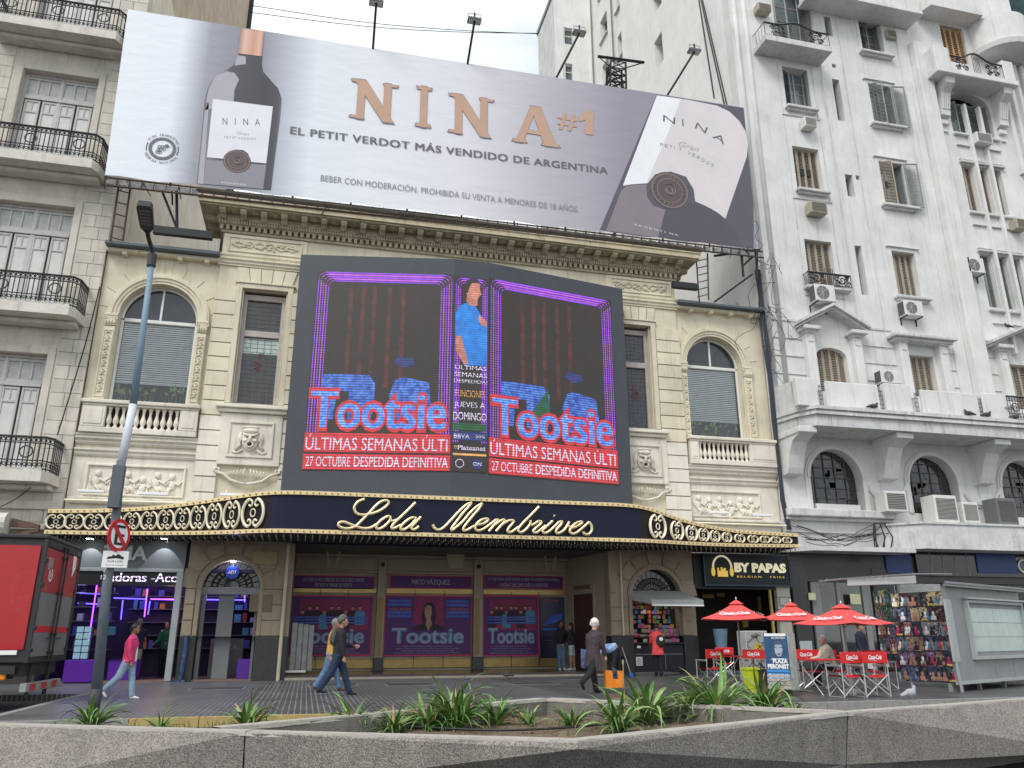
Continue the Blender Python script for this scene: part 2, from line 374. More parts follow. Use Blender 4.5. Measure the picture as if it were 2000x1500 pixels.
# ================================================================ GROUND
m_tile = mat('wet_grey_tiles', (.088, .09, .094), .38, .35, .8, dirt=.55, bump=.1)
def tile_lines():
    t = m_tile.node_tree; b = t.nodes['Principled BSDF']; l = t.links.new
    src = b.inputs['Base Color'].links[0].from_socket
    g = nd(t, 'ShaderNodeNewGeometry'); sp = nd(t, 'ShaderNodeSeparateXYZ'); l(g.outputs['Position'], sp.inputs[0])
    def saw(o, per, wd):
        a = nd(t, 'ShaderNodeMath', operation='DIVIDE'); a.inputs[1].default_value = per; l(o, a.inputs[0])
        f = nd(t, 'ShaderNodeMath', operation='FRACT'); l(a.outputs[0], f.inputs[0])
        c = nd(t, 'ShaderNodeMath', operation='LESS_THAN'); c.inputs[1].default_value = wd; l(f.outputs[0], c.inputs[0]); return c.outputs[0]
    a = saw(sp.outputs[0], .10, .22); c = saw(sp.outputs[1], .40, .05)
    s = nd(t, 'ShaderNodeMath', operation='MAXIMUM'); l(a, s.inputs[0]); l(c, s.inputs[1])
    # groove network only where the ribbed tile is laid (to the right the slabs are plain)
    k = nd(t, 'ShaderNodeMath', operation='LESS_THAN'); k.inputs[1].default_value = 5.6; l(sp.outputs[0], k.inputs[0])
    k2 = nd(t, 'ShaderNodeMapRange'); k2.inputs[3].default_value = .12; k2.inputs[4].default_value = .85; l(k.outputs[0], k2.inputs[0])
    n = nd(t, 'ShaderNodeTexNoise'); n.inputs['Scale'].default_value = 1.1; l(g.outputs['Position'], n.inputs['Vector'])
    mm = nd(t, 'ShaderNodeMath', operation='MULTIPLY'); l(s.outputs[0], mm.inputs[0]); l(k2.outputs[0], mm.inputs[1])
    m2 = nd(t, 'ShaderNodeMath', operation='MULTIPLY'); l(mm.outputs[0], m2.inputs[0]); l(n.outputs[0], m2.inputs[1])
    q = nd(t, 'ShaderNodeMixRGB'); q.inputs[2].default_value = (.42, .42, .43, 1); l(src, q.inputs[1]); l(m2.outputs[0], q.inputs[0]); l(q.outputs[0], b.inputs['Base Color'])
tile_lines()
asph = mat('asphalt', (.05, .05, .053), .8, .25, 3, bump=.4, bscale=60)
q = MB().box(-300, 300, -200, 400, -.6, -.13); build(q, 'road', asph, kind='structure')
pav = MB()
PV = [(-4.6, 14.15), (60, 14.15), (60, 26.4), (-60, 26.4), (-60, 20.9), (-4.6, 20.9)]
pav.prism([(x, y, -.14) for x, y in PV], (0, 0, .14))
pv = build(pav, 'pavement', m_tile, kind='structure')
kerbm = mat('granite_kerb', (.27, .26, .25), .8, .2, 9, dirt=.3, bump=.2)
yel = mat('worn_yellow_paint', (.42, .31, .12), .7, .2, 6, dirt=.6, tint=(.25, .23, .2))
x = -4.5
while x < 22:
    m = yel if -2.6 < x < 1.2 else kerbm
    blk('kerb_stone', m, pv, x + .006, x + .994, 13.98, 14.15, -.14, .012); x += 1
y = 14.2
while y < 20.8: blk('kerb_stone', kerbm, pv, -4.76, -4.602, y + .006, y + .994, -.14, .012); y += 1
for (px, py) in ((800, 1337), (1040, 1335), (1130, 1325), (425, 1345), (650, 1338)):
    p = G(px, py); t = thing('manhole_cover', {800: 'dark rectangular cover plate in the pavement between the walking men and the pigeon', 1040: 'dark cover plate in the pavement below the third poster', 1130: 'dark cover plate in the pavement behind the white haired woman', 425: 'dark cover plate in the pavement before the shop doorway', 650: 'dark cover plate in the pavement by the feet of the walking men'}[px], 'manhole cover', (p.x, p.y, 0), 'cover plates in the pavement')
    build(MB().box(p.x - .65, p.x + .65, p.y - .5, p.y + .5, .001, .006), 'frame', grey, t)
    build(MB().box(p.x - .6, p.x + .6, p.y - .45, p.y + .45, .002, .011), 'plate', mat('iron_plate', (.06, .06, .063), .5, .2, 9, dirt=.4), t)
# hillside of the far city is hidden by the houses; nothing more to the ground
# ================================================================ THEATRE
TH = thing('theatre', 'cream stone theatre front with cornice, arched side windows and mask reliefs', 'theatre', (4.6, 26, 0))
BX0, BX1, WX0, WX1 = -3.69, 13.0, -7.22, 16.66
lw = (-6.57, -4.19); rw = (13.34, 15.64)
# -- walls
wm = MB()
NW = ((-2.86, -1.42, 8.4, 12.44), (10.68, 11.86, 8.4, 12.44))   # narrow windows of the centre block
wall_holes(wm, R4(BX0, BX1, 4.2, 14.45), [R4(*NW[0][:2], *NW[0][2:]), R4(*NW[1][:2], *NW[1][2:])], 26.0, .55)
build(wm, 'wall', cream, TH, 'wall of the centre block')
for (a, b, w0) in ((WX0, BX0, lw), (BX1, WX1, rw)):
    q = MB(); wall_holes(q, R4(a, b, 7.2, 13.45), [arch(w0[0], w0[1], 8.24, 11.14, 18)], 26.1, .5); build(q, 'wall', cream, TH)
    q = MB().box(a, b, 26.1, 26.6, 4.2, 7.19); build(q, 'wall', cream2, TH)
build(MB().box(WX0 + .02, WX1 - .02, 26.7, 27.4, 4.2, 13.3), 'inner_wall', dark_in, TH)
build(MB().box(BX0 + .02, BX1 - .02, 26.7, 34, 13.2, 15.3), 'roof', cream_dk, TH)
# -- rusticated strips: separate stones on each side of the narrow windows
def strip(x0, x1, zs, y0=25.9, m=cream, dx=.0):
    for a, b in zip(zs[:-1], zs[1:]): blk('stone_block', m if b > 8.1 else cream2, TH, x0, x1, y0, 26.02, a + .02, b - .02)
zz = [5.0 + .494 * i for i in range(16)]
for x0, x1 in ((BX0 - .03, -3.06), (-1.22, -.75), (12.08, BX1 + .03), (10.1, 10.5)): strip(x0, x1, zz)
for (x0, x1) in ((-3.0, -1.28), (10.56, 12.02)): # voussoirs above the windows
    n = 5
    for i in range(n):
        a = x0 + (x1 - x0) * i / n; b = x0 + (x1 - x0) * (i + 1) / n; c = (x0 + x1) / 2; k = .16
        blkm = MB().prism([(a + .015, 25.95, 12.66), (b - .015, 25.95, 12.66), (b - .015 + (b - c) * k, 25.95, 13.2), (a + .015 + (a - c) * k, 25.95, 13.2)], (0, .07, 0)); build(blkm, 'voussoir', cream, TH)
# -- narrow windows with leaded glass
lead = mat('lead_came', (.13, .13, .13), .6, .1, 5)
for i, (x0, x1, z0, z1) in enumerate(NW):
    s = MB()
    for (a, b, c, d, y) in ((x0 - .2, x0 - .02, z0, z1 + .17, 25.9), (x1 + .02, x1 + .2, z0, z1 + .17, 25.9), (x0 - .02, x1 + .02, z1, z1 + .17, 25.9), (x0 - .26, x1 + .26, z1 + .17, z1 + .23, 25.86)):
        s.cbox(a, b, y, 26.03, c, d, .012)
    s.cbox(x0 - .02, x0 + .03, 26.0, 26.3, z0, z1, .01); s.cbox(x1 - .03, x1 + .02, 26.0, 26.3, z0, z1, .01)
    surround = build(s, 'window_surround', cream, TH)
    wf = MB(); a, b = x0 + .16, x1 - .16
    for (p, q_, r, s_) in ((x0 + .03, a, z0, z1 - .1), (b, x1 - .03, z0, z1 - .1), (a, b, z1 - .3, z1 - .1), (a, b, 10.82, 11.04), (a, b, z0, z0 + .1)): wf.cbox(p, q_, 26.2, 26.34, r, s_, .012)
    W = build(wf, 'window', woodp, TH)
    build(MB().box(a, b, 26.3, 26.31, z0 + .1, 10.82), 'pane', glassd, W); build(MB().box(a, b, 26.3, 26.31, 11.04, z1 - .3), 'pane', glassd, W)
    l = MB(); n = 5
    for k in range(1, n):
        xx = a + (b - a) * k / n; l.box(xx - .008, xx + .008, 26.285, 26.3, z0 + .1, 10.82); l.box(xx - .008, xx + .008, 26.285, 26.3, 11.04, z1 - .3)
    zk = z0 + .1
    while zk < z1 - .35:
        if not 10.8 < zk < 11.05: l.box(a, b, 26.285, 26.3, zk - .007, zk + .007)
        zk += .15
    build(l, 'leading', lead, W)
    e = MB(); fr = Fr((0, 26.28, 0), (1, 0, 0)); c = (a + b) / 2
    for k in range(10): ring(e, fr, c + ru(-.13, .13), 9.95 + ru(-.33, .33), .04, .065, 0, 8)
    build(e, 'stained_glass', mat('wine_glass', (.16, .05, .06), .3), W)
    if i == 0: build(MB().box(a, b, 26.29, 26.298, 10.25, 10.8), 'pale_glass', mat('pale_teal_glass', (.45, .55, .52), .3, .3, 8), W)  # paler teal sheet over part of the left window's glass
    # sill, apron panel with mask, scroll ornament
    build(MB().cbox(x0 - .42, x1 + .42, 25.66, 26.02, 8.2, 8.32, .02).cbox(x0 - .34, x1 + .34, 25.76, 26.02, 8.07, 8.2, .02), 'sill', cream2, TH)
    c = (x0 + x1) / 2; P = MB()
    P.cbox(c - .95, c + .95, 25.86, 26.02, 6.38, 8.06, .02)
    build(P, 'panel', cream2, TH)
    P = MB()
    for (u0, u1, v0, v1) in ((-.7, .7, 7.72, 7.8), (-.7, .7, 6.62, 6.7), (-.7, -.62, 6.7, 7.72), (.62, .7, 6.7, 7.72)): P.cbox(c + u0, c + u1, 25.81, 25.86, v0, v1, .012)
    build(P, 'panel_moulding', cream2, TH)
    k = MB(); cz = 7.22; mk = (c, 25.84, cz)
    k.ell(mk, (.27, .16, .40), 16, 12); k.ell((c, 25.73, cz + .24), (.25, .1, .09), 14, 6)
    k.ell((c, 25.66, cz - .02), (.05, .07, .12), 8, 6)
    for sx in (-1, 1):
        k.tube([(c + sx * .22, 25.7, cz + .14), (c + sx * .1, 25.66, cz + .09), (c + sx * .03, 25.66, cz + .06)], .035, 6)
        k.ell((c + sx * .14, 25.69, cz - .08), (.07, .05, .06), 8, 6); k.ell((c + sx * .29, 25.8, cz + .02), (.06, .06, .15), 8, 6)
        k.tube([(c + sx * .28, 25.8, cz + .2), (c + sx * .36, 25.82, cz), (c + sx * .3, 25.82, cz - .2), (c + sx * .42, 25.83, cz - .36)], .045, 6)
        k.tube([(c + sx * .2, 25.83, cz - .35), (c + sx * .4, 25.84, cz - .47), (c + sx * .52, 25.84, cz - .40)], .035, 6)
    k.tube([(c - .25, 25.72, cz + .33), (c - .12, 25.67, cz + .36), (c + .12, 25.67, cz + .36), (c + .25, 25.72, cz + .33)], .03, 6)
    k.tube([(c + .1 * cos(t / 10 * 2 * pi), 25.68, cz - .2 + .085 * sin(t / 10 * 2 * pi)) for t in range(10)], .028, 6, closed=True)
    mask = build(k, 'mask', cream2, TH, 'open mouthed theatrical mask relief', smooth=True)
    build(MB().ell((c, 25.665, cz - .2), (.075, .02, .06), 10, 6), 'mouth', mat('painted_hollow_shade', (.03, .025, .02), .9), mask)  # dark pads: shade of the open mouth and eyes put into the colour
    for sx in (-1, 1): build(MB().ell((c + sx * .1, 25.675, cz + .03), (.035, .015, .018), 8, 5), 'eye', mat('painted_hollow_shade', (.08,) * 3), mask)
    o = MB()
    def cs(x): return [(c + x * p, 25.87, 6.33 + q_) for p, q_ in ((.98, -.05), (.98, -.16), (.88, -.19), (.84, -.1), (.9, -.06))]
    for sx in (-1, 1):
        o.tube(cs(sx), .035, 6); o.tube([(c + sx * p, 25.88, 6.33 + q_) for p, q_ in ((.95, -.18), (.7, -.25), (.5, -.42), (.25, -.5), (0, -.55))], .045, 6)
        for j in range(6): o.tube([(c + sx * (.08 + .1 * j), 25.88, 6.26 - .02 * j), (c + sx * (.12 + .1 * j), 25.87, 6.14 - .0 * j), (c + sx * (.04 + .09 * j), 25.88, 6.02)], .026, 5)
    build(o, 'scroll_ornament', cream2, TH, smooth=True)
# -- frieze panels, mouldings and cornice of the centre block
def returns(x0, x1): # path of a moulding round the front with its two side returns
    return [(x0, 27.5, -1, 0), (x0, 26.0, -.0, 0), (x1, 26.0, 0, 0), (x1, 27.5, 1, 0)]
def mould(prof, z, name, m, x0=BX0, x1=BX1, par=TH, yw=26.0, back=27.5):
    q = MB(); q.sweep(prof, [(x0, back, -1, 0, z), (x0, yw, -1, -1, z), (x1, yw, 1, -1, z), (x1, back, 1, 0, z)]); return build(q, name, m, par)
mould([(-.1, 0), (.06, 0), (.06, .05), (.11, .09), (.11, .14), (.17, .2), (.17, .26), (-.1, .26)], 13.24, 'string_course', cream)
mould([(-.1, 0), (.1, 0), (.14, .06), (.14, .1), (-.1, .1)], 13.54, 'string_course', cream)
for (x0, x1) in ((BX0, -.9), (10.15, BX1)):
    P = MB().cbox(x0 + .02, x1, 25.95, 26.02, 13.66, 14.42, .01)
    for (a, b, c, d) in ((x0 + .18, x1 - .16, 14.28, 14.33), (x0 + .18, x1 - .16, 13.76, 13.81), (x0 + .18, x0 + .23, 13.81, 14.28), (x1 - .21, x1 - .16, 13.81, 14.28)): P.cbox(a, b, 25.91, 25.95, c, d, .008)
    build(P, 'frieze_panel', cream, TH)
    o = MB(); n = 44
    for ph in (0, pi):
        o.tube([(x0 + .35 + (x1 - x0 - .7) * t / n, 25.92, 14.05 + .11 * sin(t / n * 6 * pi + ph) * (1 if ph else .9)) for t in range(n + 1)], .016, 5)
    for t in range(26):
        xx = x0 + .35 + (x1 - x0 - .7) * t / 25; zz_ = 14.05 + ru(-.14, .14); o.ell((xx, 25.92, zz_), (.05, .025, .035), 6, 4)
        ring_pts = [(xx + .05 * cos(a), 25.92, zz_ + .05 * sin(a)) for a in (0, 1, 2, 3, 4)]; o.tube(ring_pts, .012, 4)
    build(o, 'frieze_ornament', cream, TH)
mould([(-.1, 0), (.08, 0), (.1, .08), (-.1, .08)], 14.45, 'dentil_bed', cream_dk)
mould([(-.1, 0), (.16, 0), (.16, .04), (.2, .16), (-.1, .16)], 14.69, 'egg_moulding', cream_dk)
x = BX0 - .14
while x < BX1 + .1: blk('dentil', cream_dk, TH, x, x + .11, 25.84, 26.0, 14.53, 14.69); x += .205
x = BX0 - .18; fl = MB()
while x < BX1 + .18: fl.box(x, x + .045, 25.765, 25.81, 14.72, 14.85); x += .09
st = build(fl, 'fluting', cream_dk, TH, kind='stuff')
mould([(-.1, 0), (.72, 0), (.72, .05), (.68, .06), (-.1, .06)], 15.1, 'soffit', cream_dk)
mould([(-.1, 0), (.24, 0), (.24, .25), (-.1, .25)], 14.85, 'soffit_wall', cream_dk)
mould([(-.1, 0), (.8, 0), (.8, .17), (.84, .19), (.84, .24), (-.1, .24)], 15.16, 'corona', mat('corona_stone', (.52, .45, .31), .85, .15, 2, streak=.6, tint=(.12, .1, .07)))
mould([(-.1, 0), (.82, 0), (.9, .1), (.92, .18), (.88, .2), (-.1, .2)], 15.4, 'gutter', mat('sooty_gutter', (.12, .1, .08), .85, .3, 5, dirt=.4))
n = 26
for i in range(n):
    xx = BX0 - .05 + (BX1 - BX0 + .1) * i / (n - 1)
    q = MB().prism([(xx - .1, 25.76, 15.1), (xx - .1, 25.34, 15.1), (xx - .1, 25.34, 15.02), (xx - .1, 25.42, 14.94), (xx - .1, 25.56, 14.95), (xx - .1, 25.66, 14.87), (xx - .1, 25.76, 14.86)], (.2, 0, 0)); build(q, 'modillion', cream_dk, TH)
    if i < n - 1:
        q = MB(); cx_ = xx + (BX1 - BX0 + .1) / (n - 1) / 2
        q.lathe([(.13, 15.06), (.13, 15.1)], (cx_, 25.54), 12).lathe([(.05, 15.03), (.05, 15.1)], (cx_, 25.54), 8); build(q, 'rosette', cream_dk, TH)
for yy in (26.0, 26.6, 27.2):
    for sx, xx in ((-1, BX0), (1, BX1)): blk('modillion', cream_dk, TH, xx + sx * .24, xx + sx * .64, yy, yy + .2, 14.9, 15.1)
# -- wings
for wi, (a, b, w0) in enumerate(((WX0, BX0 - .03, lw), (BX1 + .03, WX1, rw))):
    x0, x1 = w0; c = (x0 + x1) / 2; r = (x1 - x0) / 2; zs = 11.14; side = ('left', 'right')[wi]
    q = MB()
    for (r0, r1, y0) in ((r + .01, r + .1, 26.0), (r + .1, r + .2, 25.97), (r + .2, r + .3, 25.93), (r + .3, r + .36, 25.97)): archband(q, c, zs, r0, r1, y0, 26.12, 28)
    build(q, 'archivolt', cream, TH)
    for k in range(9):   # radial stones round the arch
        t0 = pi * (k + .5) / 9.; p0 = (c + (r + .4) * cos(t0), zs + (r + .4) * sin(t0)); p1 = (c + (r + .75) * cos(t0), zs + (r + .75) * sin(t0))
        build(MB().tube([(p0[0], 26.09, p0[1]), (p1[0], 26.09, p1[1])], .014, 4), 'joint', cream, TH)
    for sx, xx in ((-1, x0), (1, x1)):
        wdt = .34 if abs((a if sx < 0 else b) - xx) > .5 else .3
        p0, p1 = sorted((xx + sx * .04, xx + sx * (.04 + wdt)))
        p0 = max(p0, a + .01); p1 = min(p1, b)
        q = MB().cbox(p0, p1, 25.98, 26.12, 8.26, 10.72, .012)
        for (u0, u1, v0, v1) in ((p0 + .04, p1 - .04, 10.56, 10.6), (p0 + .04, p1 - .04, 8.36, 8.4), (p0 + .03, p0 + .055, 8.4, 10.56), (p1 - .055, p1 - .03, 8.4, 10.56)): q.box(u0, u1, 25.95, 25.985, v0, v1)
        pl = build(q, 'pilaster', cream, TH)
        o = MB(); cc = (p0 + p1) / 2
        for k in range(15):
            z_ = 8.5 + k * .14; o.tube([(cc - .07, 25.965, z_), (cc, 25.95, z_ + .05 * (-1) ** k), (cc + .07, 25.965, z_ + .02)], .016, 5); o.ell((cc, 25.96, z_ + .07), (.03, .02, .03), 6, 4)
        build(o, 'carving', cream, pl)
        q = MB().cbox(p0 - .03, p1 + .03, 25.92, 26.12, 11.06, 11.14, .01).prism([(p0, 25.96, 10.74), (p1, 25.96, 10.74), (p1 + .03, 25.93, 11.05), (p0 - .03, 25.93, 11.05)], (0, .15, 0))
        for k in range(4): q.ell((p0 + (p1 - p0) * (k + .5) / 4, 25.93, 10.85), (.035, .03, .08), 6, 4)
        for s_ in (p0, p1): q.tube([(s_ + .05 * cos(t), 25.93, 10.99 + .05 * sin(t)) for t in (0, 1, 2, 3, 4, 5, 6)], .018, 5)
        build(q, 'capital', cream, pl)
    # window: frame, panes, blind, plants behind
    fm = MB(); yy = 26.34
    for (u0, u1, v0, v1) in ((x0 + .01, x0 + .1, 8.26, 11.1), (x1 - .1, x1 - .01, 8.26, 11.1), (x0 + .1, x1 - .1, 11.05, 11.17), (x0 + .1, x1 - .1, 8.26, 8.34)): fm.cbox(u0, u1, yy, yy + .1, v0, v1, .012)
    archband(fm, c, 11.14, r - .08, r - .01, yy, yy + .1, 20)
    fm.cbox(c - .035, c + .035, yy, yy + .08, 11.17, 11.14 + r - .06, .01)
    W = build(fm, 'window', paintw, TH)
    q = MB().prism([(x, yy + .05, z) for x, z in arch(x0 + .09, x1 - .09, 11.15, 11.17, 14)], (0, .01, 0)); build(q, 'pane', glassd, W)
    build(MB().box(x0 + .09, x1 - .09, yy + .05, yy + .055, 8.3, 11.06), 'pane', pane_g, W)
    bl = MB(); z_ = 9.02 + .1 * 0
    while z_ < 11.03: bl.add([(x0 + .1, yy + .12, z_), (x1 - .1, yy + .12, z_), (x1 - .1, yy + .155, z_ + .066), (x0 + .1, yy + .155, z_ + .066)], [(0, 1, 2, 3)]); z_ += .075
    bl.box(x0 + .1, x1 - .1, yy + .11, yy + .15, 8.98, 9.01)
    build(bl, 'blind', mat('grey_green_blind', (.74, .80, .78), .6, .12, 4), W, kind='stuff')
    pm = MB()
    for k in range(24 if wi == 0 else 18):
        bx = ru(x0 + .15, x1 - .15); h = ru(.35, .75); a_ = ru(-1, 1)
        top = (bx + a_ * .25, yy + ru(.08, .12), 8.3 + h); P = []
        for sgn in (-1, 1):
            P.append((bx + a_ * .12 + sgn * .05, yy + .1, 8.3 + h * .75))
        t2 = (bx + a_ * .35, yy + .09, 8.3 + h * ru(.55, .95)); pm.add([P[0], P[1], t2, top], [(0, 1, 2), (0, 1, 3)]); pm.tube([(bx, yy + .25, 8.26), (bx + a_ * .1, yy + .22, 8.3 + h * .8)], .006, 4)
    pl_ = build(pm, 'window_plant', mat('window_leaf', (.22, .36, .07), .5, .3, 9), None, {0: 'row of leafy plants inside the left arched window below the blind', 1: 'row of leafy plants inside the right arched window below the blind'}[wi], 'plant', 'plants in the arched windows')
    # balustrade
    q = MB().cbox(a + .05, b - .02, 25.72, 26.15, 8.1, 8.22, .02).cbox(a + .1, b - .05, 25.78, 26.12, 8.03, 8.1, .015); build(q, 'balustrade_rail', cream2, TH)
    q = MB().cbox(a + .08, b - .05, 25.8, 26.14, 7.18, 7.36, .02); build(q, 'balustrade_base', cream2, TH)
    for (u0, u1) in ((a + .1, x0 + .12), (x1 - .12, b - .06)):
        q = MB().cbox(u0, u1, 25.8, 26.13, 7.36, 8.03, .015).cbox(u0 + .08, u1 - .08, 25.78, 25.81, 7.45, 7.94, .008); build(q, 'pedestal', cream2, TH)
    build(MB().box(x0 + .12, x1 - .12, 26.09, 26.12, 7.36, 8.03), 'recess_shade', mat('deep_brown_painted_shade', (.10, .06, .045), .9), TH)  # flat sheet; shade behind the balusters is put into its dark colour
    n = 11; bal0 = None
    for k in range(n):
        xx = x0 + .22 + (x1 - x0 - .44) * k / (n - 1)
        if bal0 is None:
            bm_ = MB().lathe([(.07, 7.36), (.07, 7.41), (.04, 7.43), (.045, 7.47), (.085, 7.56), (.08, 7.63), (.045, 7.76), (.035, 7.86), (.05, 7.9), (.045, 7.94), (.07, 7.97), (.07, 8.03)], (0, 0), 10)
            bal0 = build(bm_, 'baluster', cream2, TH, smooth=True, loc=(0, 0, 0)); bal0.location = Vector((xx, 25.93, 0)) - org(TH)
        else: inst(bal0, 'baluster', TH, (xx, 25.93, 0))
    q = MB().sweep([(0, 0), (.1, 0), (.14, .05), (.14, .1), (.22, .16), (.22, .24), (.26, .26), (.26, .3), (0, .3)], [(a + .02, 26.12, 0, -1, 6.86), (b, 26.12, 0, -1, 6.86)])
    q.sweep([(0, 0), (.06, 0), (.1, .06), (.1, .12), (.16, .17), (.16, .22), (0, .22)], [(a + .02, 26.12, 0, -1, 6.5), (b, 26.12, 0, -1, 6.5)]); build(q, 'moulding', cream2, TH)
    # relief panel with dancing children
    pa, pb = c - 1.42, c + 1.42
    q = MB()
    for (u0, u1, v0, v1) in ((pa, pb, 6.2, 6.27), (pa, pb, 5.3, 5.36), (pa, pa + .07, 5.36, 6.2), (pb - .07, pb, 5.36, 6.2)): q.cbox(u0, u1, 26.03, 26.12, v0, v1, .015)
    build(q, 'panel_moulding', cream2, TH)
    o = MB(); yv = 26.1
    for k in range(6):
        u = pa + .35 + k * .42; h0 = 5.93 + (.03, -.02, .02, -.12, .03, 0)[k]; s = (-1) ** k
        o.ell((u, yv - .03, h0), (.085, .07, .095), 10, 7); o.ell((u, yv, h0 + .04), (.1, .06, .09), 10, 6)
        o.ell((u - .03 * s, yv, h0 - .24), (.12, .07, .16), 10, 7)
        o.tube([(u + .06, yv - .03, h0 - .14), (u + .2, yv - .03, h0 - .24), (u + .33, yv - .03, h0 - .1)], [.04, .035, .025], 6)
        o.tube([(u - .06, yv - .03, h0 - .14), (u - .17, yv - .02, h0 - .26), (u - .22, yv - .03, h0 - .08)], [.04, .035, .025], 6)
        o.tube([(u - .04, yv - .01, h0 - .34), (u + .08 * s, yv - .02, h0 - .48), (u - .05, yv - .01, h0 - .62)], [.065, .05, .03], 6)
        o.tube([(u + .05, yv - .01, h0 - .34), (u + .17 * s, yv - .01, h0 - .45), (u + .2, yv - .01, h0 - .6)], [.06, .045, .03], 6)
    build(o, 'relief_figures', cream2, TH, 'carved relief of dancing children', smooth=True)
    q = MB().cbox(a + .1, b - .05, 25.86, 26.12, 5.12, 5.22, .02).cbox(a + .1, b - .05, 25.95, 26.12, 5.04, 5.12, .02); build(q, 'ledge', cream2, TH)
    # eaves: dark gutter on small blocks
    build(MB().cbox(a - .02, b + .02, 25.62, 26.3, 13.42, 13.56, .03), 'gutter', mat('slate_gutter', (.1, .12, .14), .6, .15, 4), TH)
    build(MB().cbox(a, b, 25.75, 27.2, 13.56, 13.62, .01), 'flashing', mat('peeling_flashing', (.5, .47, .42), .9, .3, 6, dirt=.6), TH)
    build(MB().cbox(a, b, 25.84, 26.12, 13.3, 13.42, .02), 'eaves_moulding', cream, TH)
    for k in range(4): blk('eaves_block', cream, TH, a + .5 + k * .85, a + .64 + k * .85, 25.82, 26.1, 13.2, 13.31)
# -- ground floor fronts
zf = 4.25
d0 = F(388, 1200)[0]; d1 = F(503, 1200)[0]; ka = F(1236, 1230)[0]; kb = F(1333, 1230)[0]
GX = dict(tma0=-7.2, tma1=F(352, 1240)[0], e0=F(566, 1200)[0], e1=F(1192, 1200)[0], p1=F(1362, 1240)[0], bp1=F(1543, 1240)[0])
zs_d = F(450, 1150)[1]
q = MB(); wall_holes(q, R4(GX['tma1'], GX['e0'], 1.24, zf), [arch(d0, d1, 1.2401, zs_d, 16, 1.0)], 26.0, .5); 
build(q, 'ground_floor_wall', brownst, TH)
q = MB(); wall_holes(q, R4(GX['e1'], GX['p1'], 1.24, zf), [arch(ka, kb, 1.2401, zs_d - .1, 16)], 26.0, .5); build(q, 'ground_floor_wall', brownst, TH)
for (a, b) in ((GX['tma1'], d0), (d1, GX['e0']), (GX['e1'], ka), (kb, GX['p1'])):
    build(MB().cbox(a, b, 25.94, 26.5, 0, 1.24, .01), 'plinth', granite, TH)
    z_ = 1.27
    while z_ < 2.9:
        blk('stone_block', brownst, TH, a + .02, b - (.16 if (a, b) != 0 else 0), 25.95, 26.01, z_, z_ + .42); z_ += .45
for (x0, x1, zsp) in ((d0, d1, zs_d), (ka, kb, zs_d - .1)):
    c = (x0 + x1) / 2; r = (x1 - x0) / 2; q = MB(); archband(q, c, zsp, r, r + .1, 25.9, 26.02, 24); archband(q, c, zsp, r + .1, r + .15, 25.93, 26.02, 24)
    q.cbox(x0 - .12, x0, 25.92, 26.0, 1.26, zsp, .008); q.cbox(x1, x1 + .12, 25.92, 26.0, 1.26, zsp, .008); build(q, 'arch_moulding', brownst, TH)
    for k in range(7):
        t0 = pi * (k + .5) / 7; p = []
        for (rr, dt) in ((r + .2, -.19), (r + .2, .19), (r + .62, .2), (r + .62, -.2)): p.append((c + rr * cos(t0 + dt), 25.955, zsp + rr * sin(t0 + dt)))
        build(MB().prism(p, (0, .06, 0)), 'voussoir', brownst, TH)
    g = MB(); rr = r - .03
    for k in range(13):
        t = pi * k / 12; g.tube([(c + .22 * cos(t), 26.22, zsp + .06 + .22 * sin(t)), (c + rr * cos(t), 26.22, zsp + .06 + (rr - .06) * sin(t))], .012, 4)
    for q_ in (.22, .42, .6, rr): g.tube([(c + q_ * cos(pi * k / 20), 26.22, zsp + .06 + (q_ * .95) * sin(pi * k / 20)) for k in range(21)], .014, 4)
    for k in range(12):
        t = pi * (k + .5) / 12; g.tube([(c + (.51 + .07 * cos(s)) * cos(t) - .06 * sin(s) * sin(t), 26.21, zsp + .06 + (.51 + .07 * cos(s)) * sin(t) * .95 + .06 * sin(s) * cos(t)) for s in (0, 1, 2, 3, 4, 5, 6)], .009, 4)
    fl_ = build(g, 'fanlight_grille', iron, TH)
    build(MB().prism([(x, 26.3, z) for x, z in arch(x0, x1, zsp, zsp + .02, 14)], (0, .01, 0)), 'pane', glassd, fl_)
    build(MB().cbox(x0, x1, 26.12, 26.3, zsp - .16, zsp + .05, .01), 'transom', grey, fl_)
# drainpipe on the pier
build(MB().tube([F(543, 1325)[:1] + (25.85,) + (.0,), F(543, 1325)[:1] + (25.85,) + (3.95,)], .055, 8), 'drainpipe', mat('cream_pipe', (.5, .44, .32), .5), TH)
build(MB().tube([(F(1216, 1240)[0], 25.9, 1.25), (F(1216, 1240)[0], 25.9, 4.0)], .035, 8), 'drainpipe', mat('cream_pipe', (.5, .44, .32), .5), TH)
build(MB().cbox(-1.7, -1.05, 25.93, 26.0, 1.95, 2.45, .01), 'letter_plate', mat('bronze_plaque', (.16, .12, .07), .5, .1, 6), TH)
build(MB().cbox(-1.75, -1.0, 25.92, 26.0, 3.35, 3.75, .01), 'plaque', mat('brass_plaque', (.3, .22, .1), .45, .2, 9), TH)
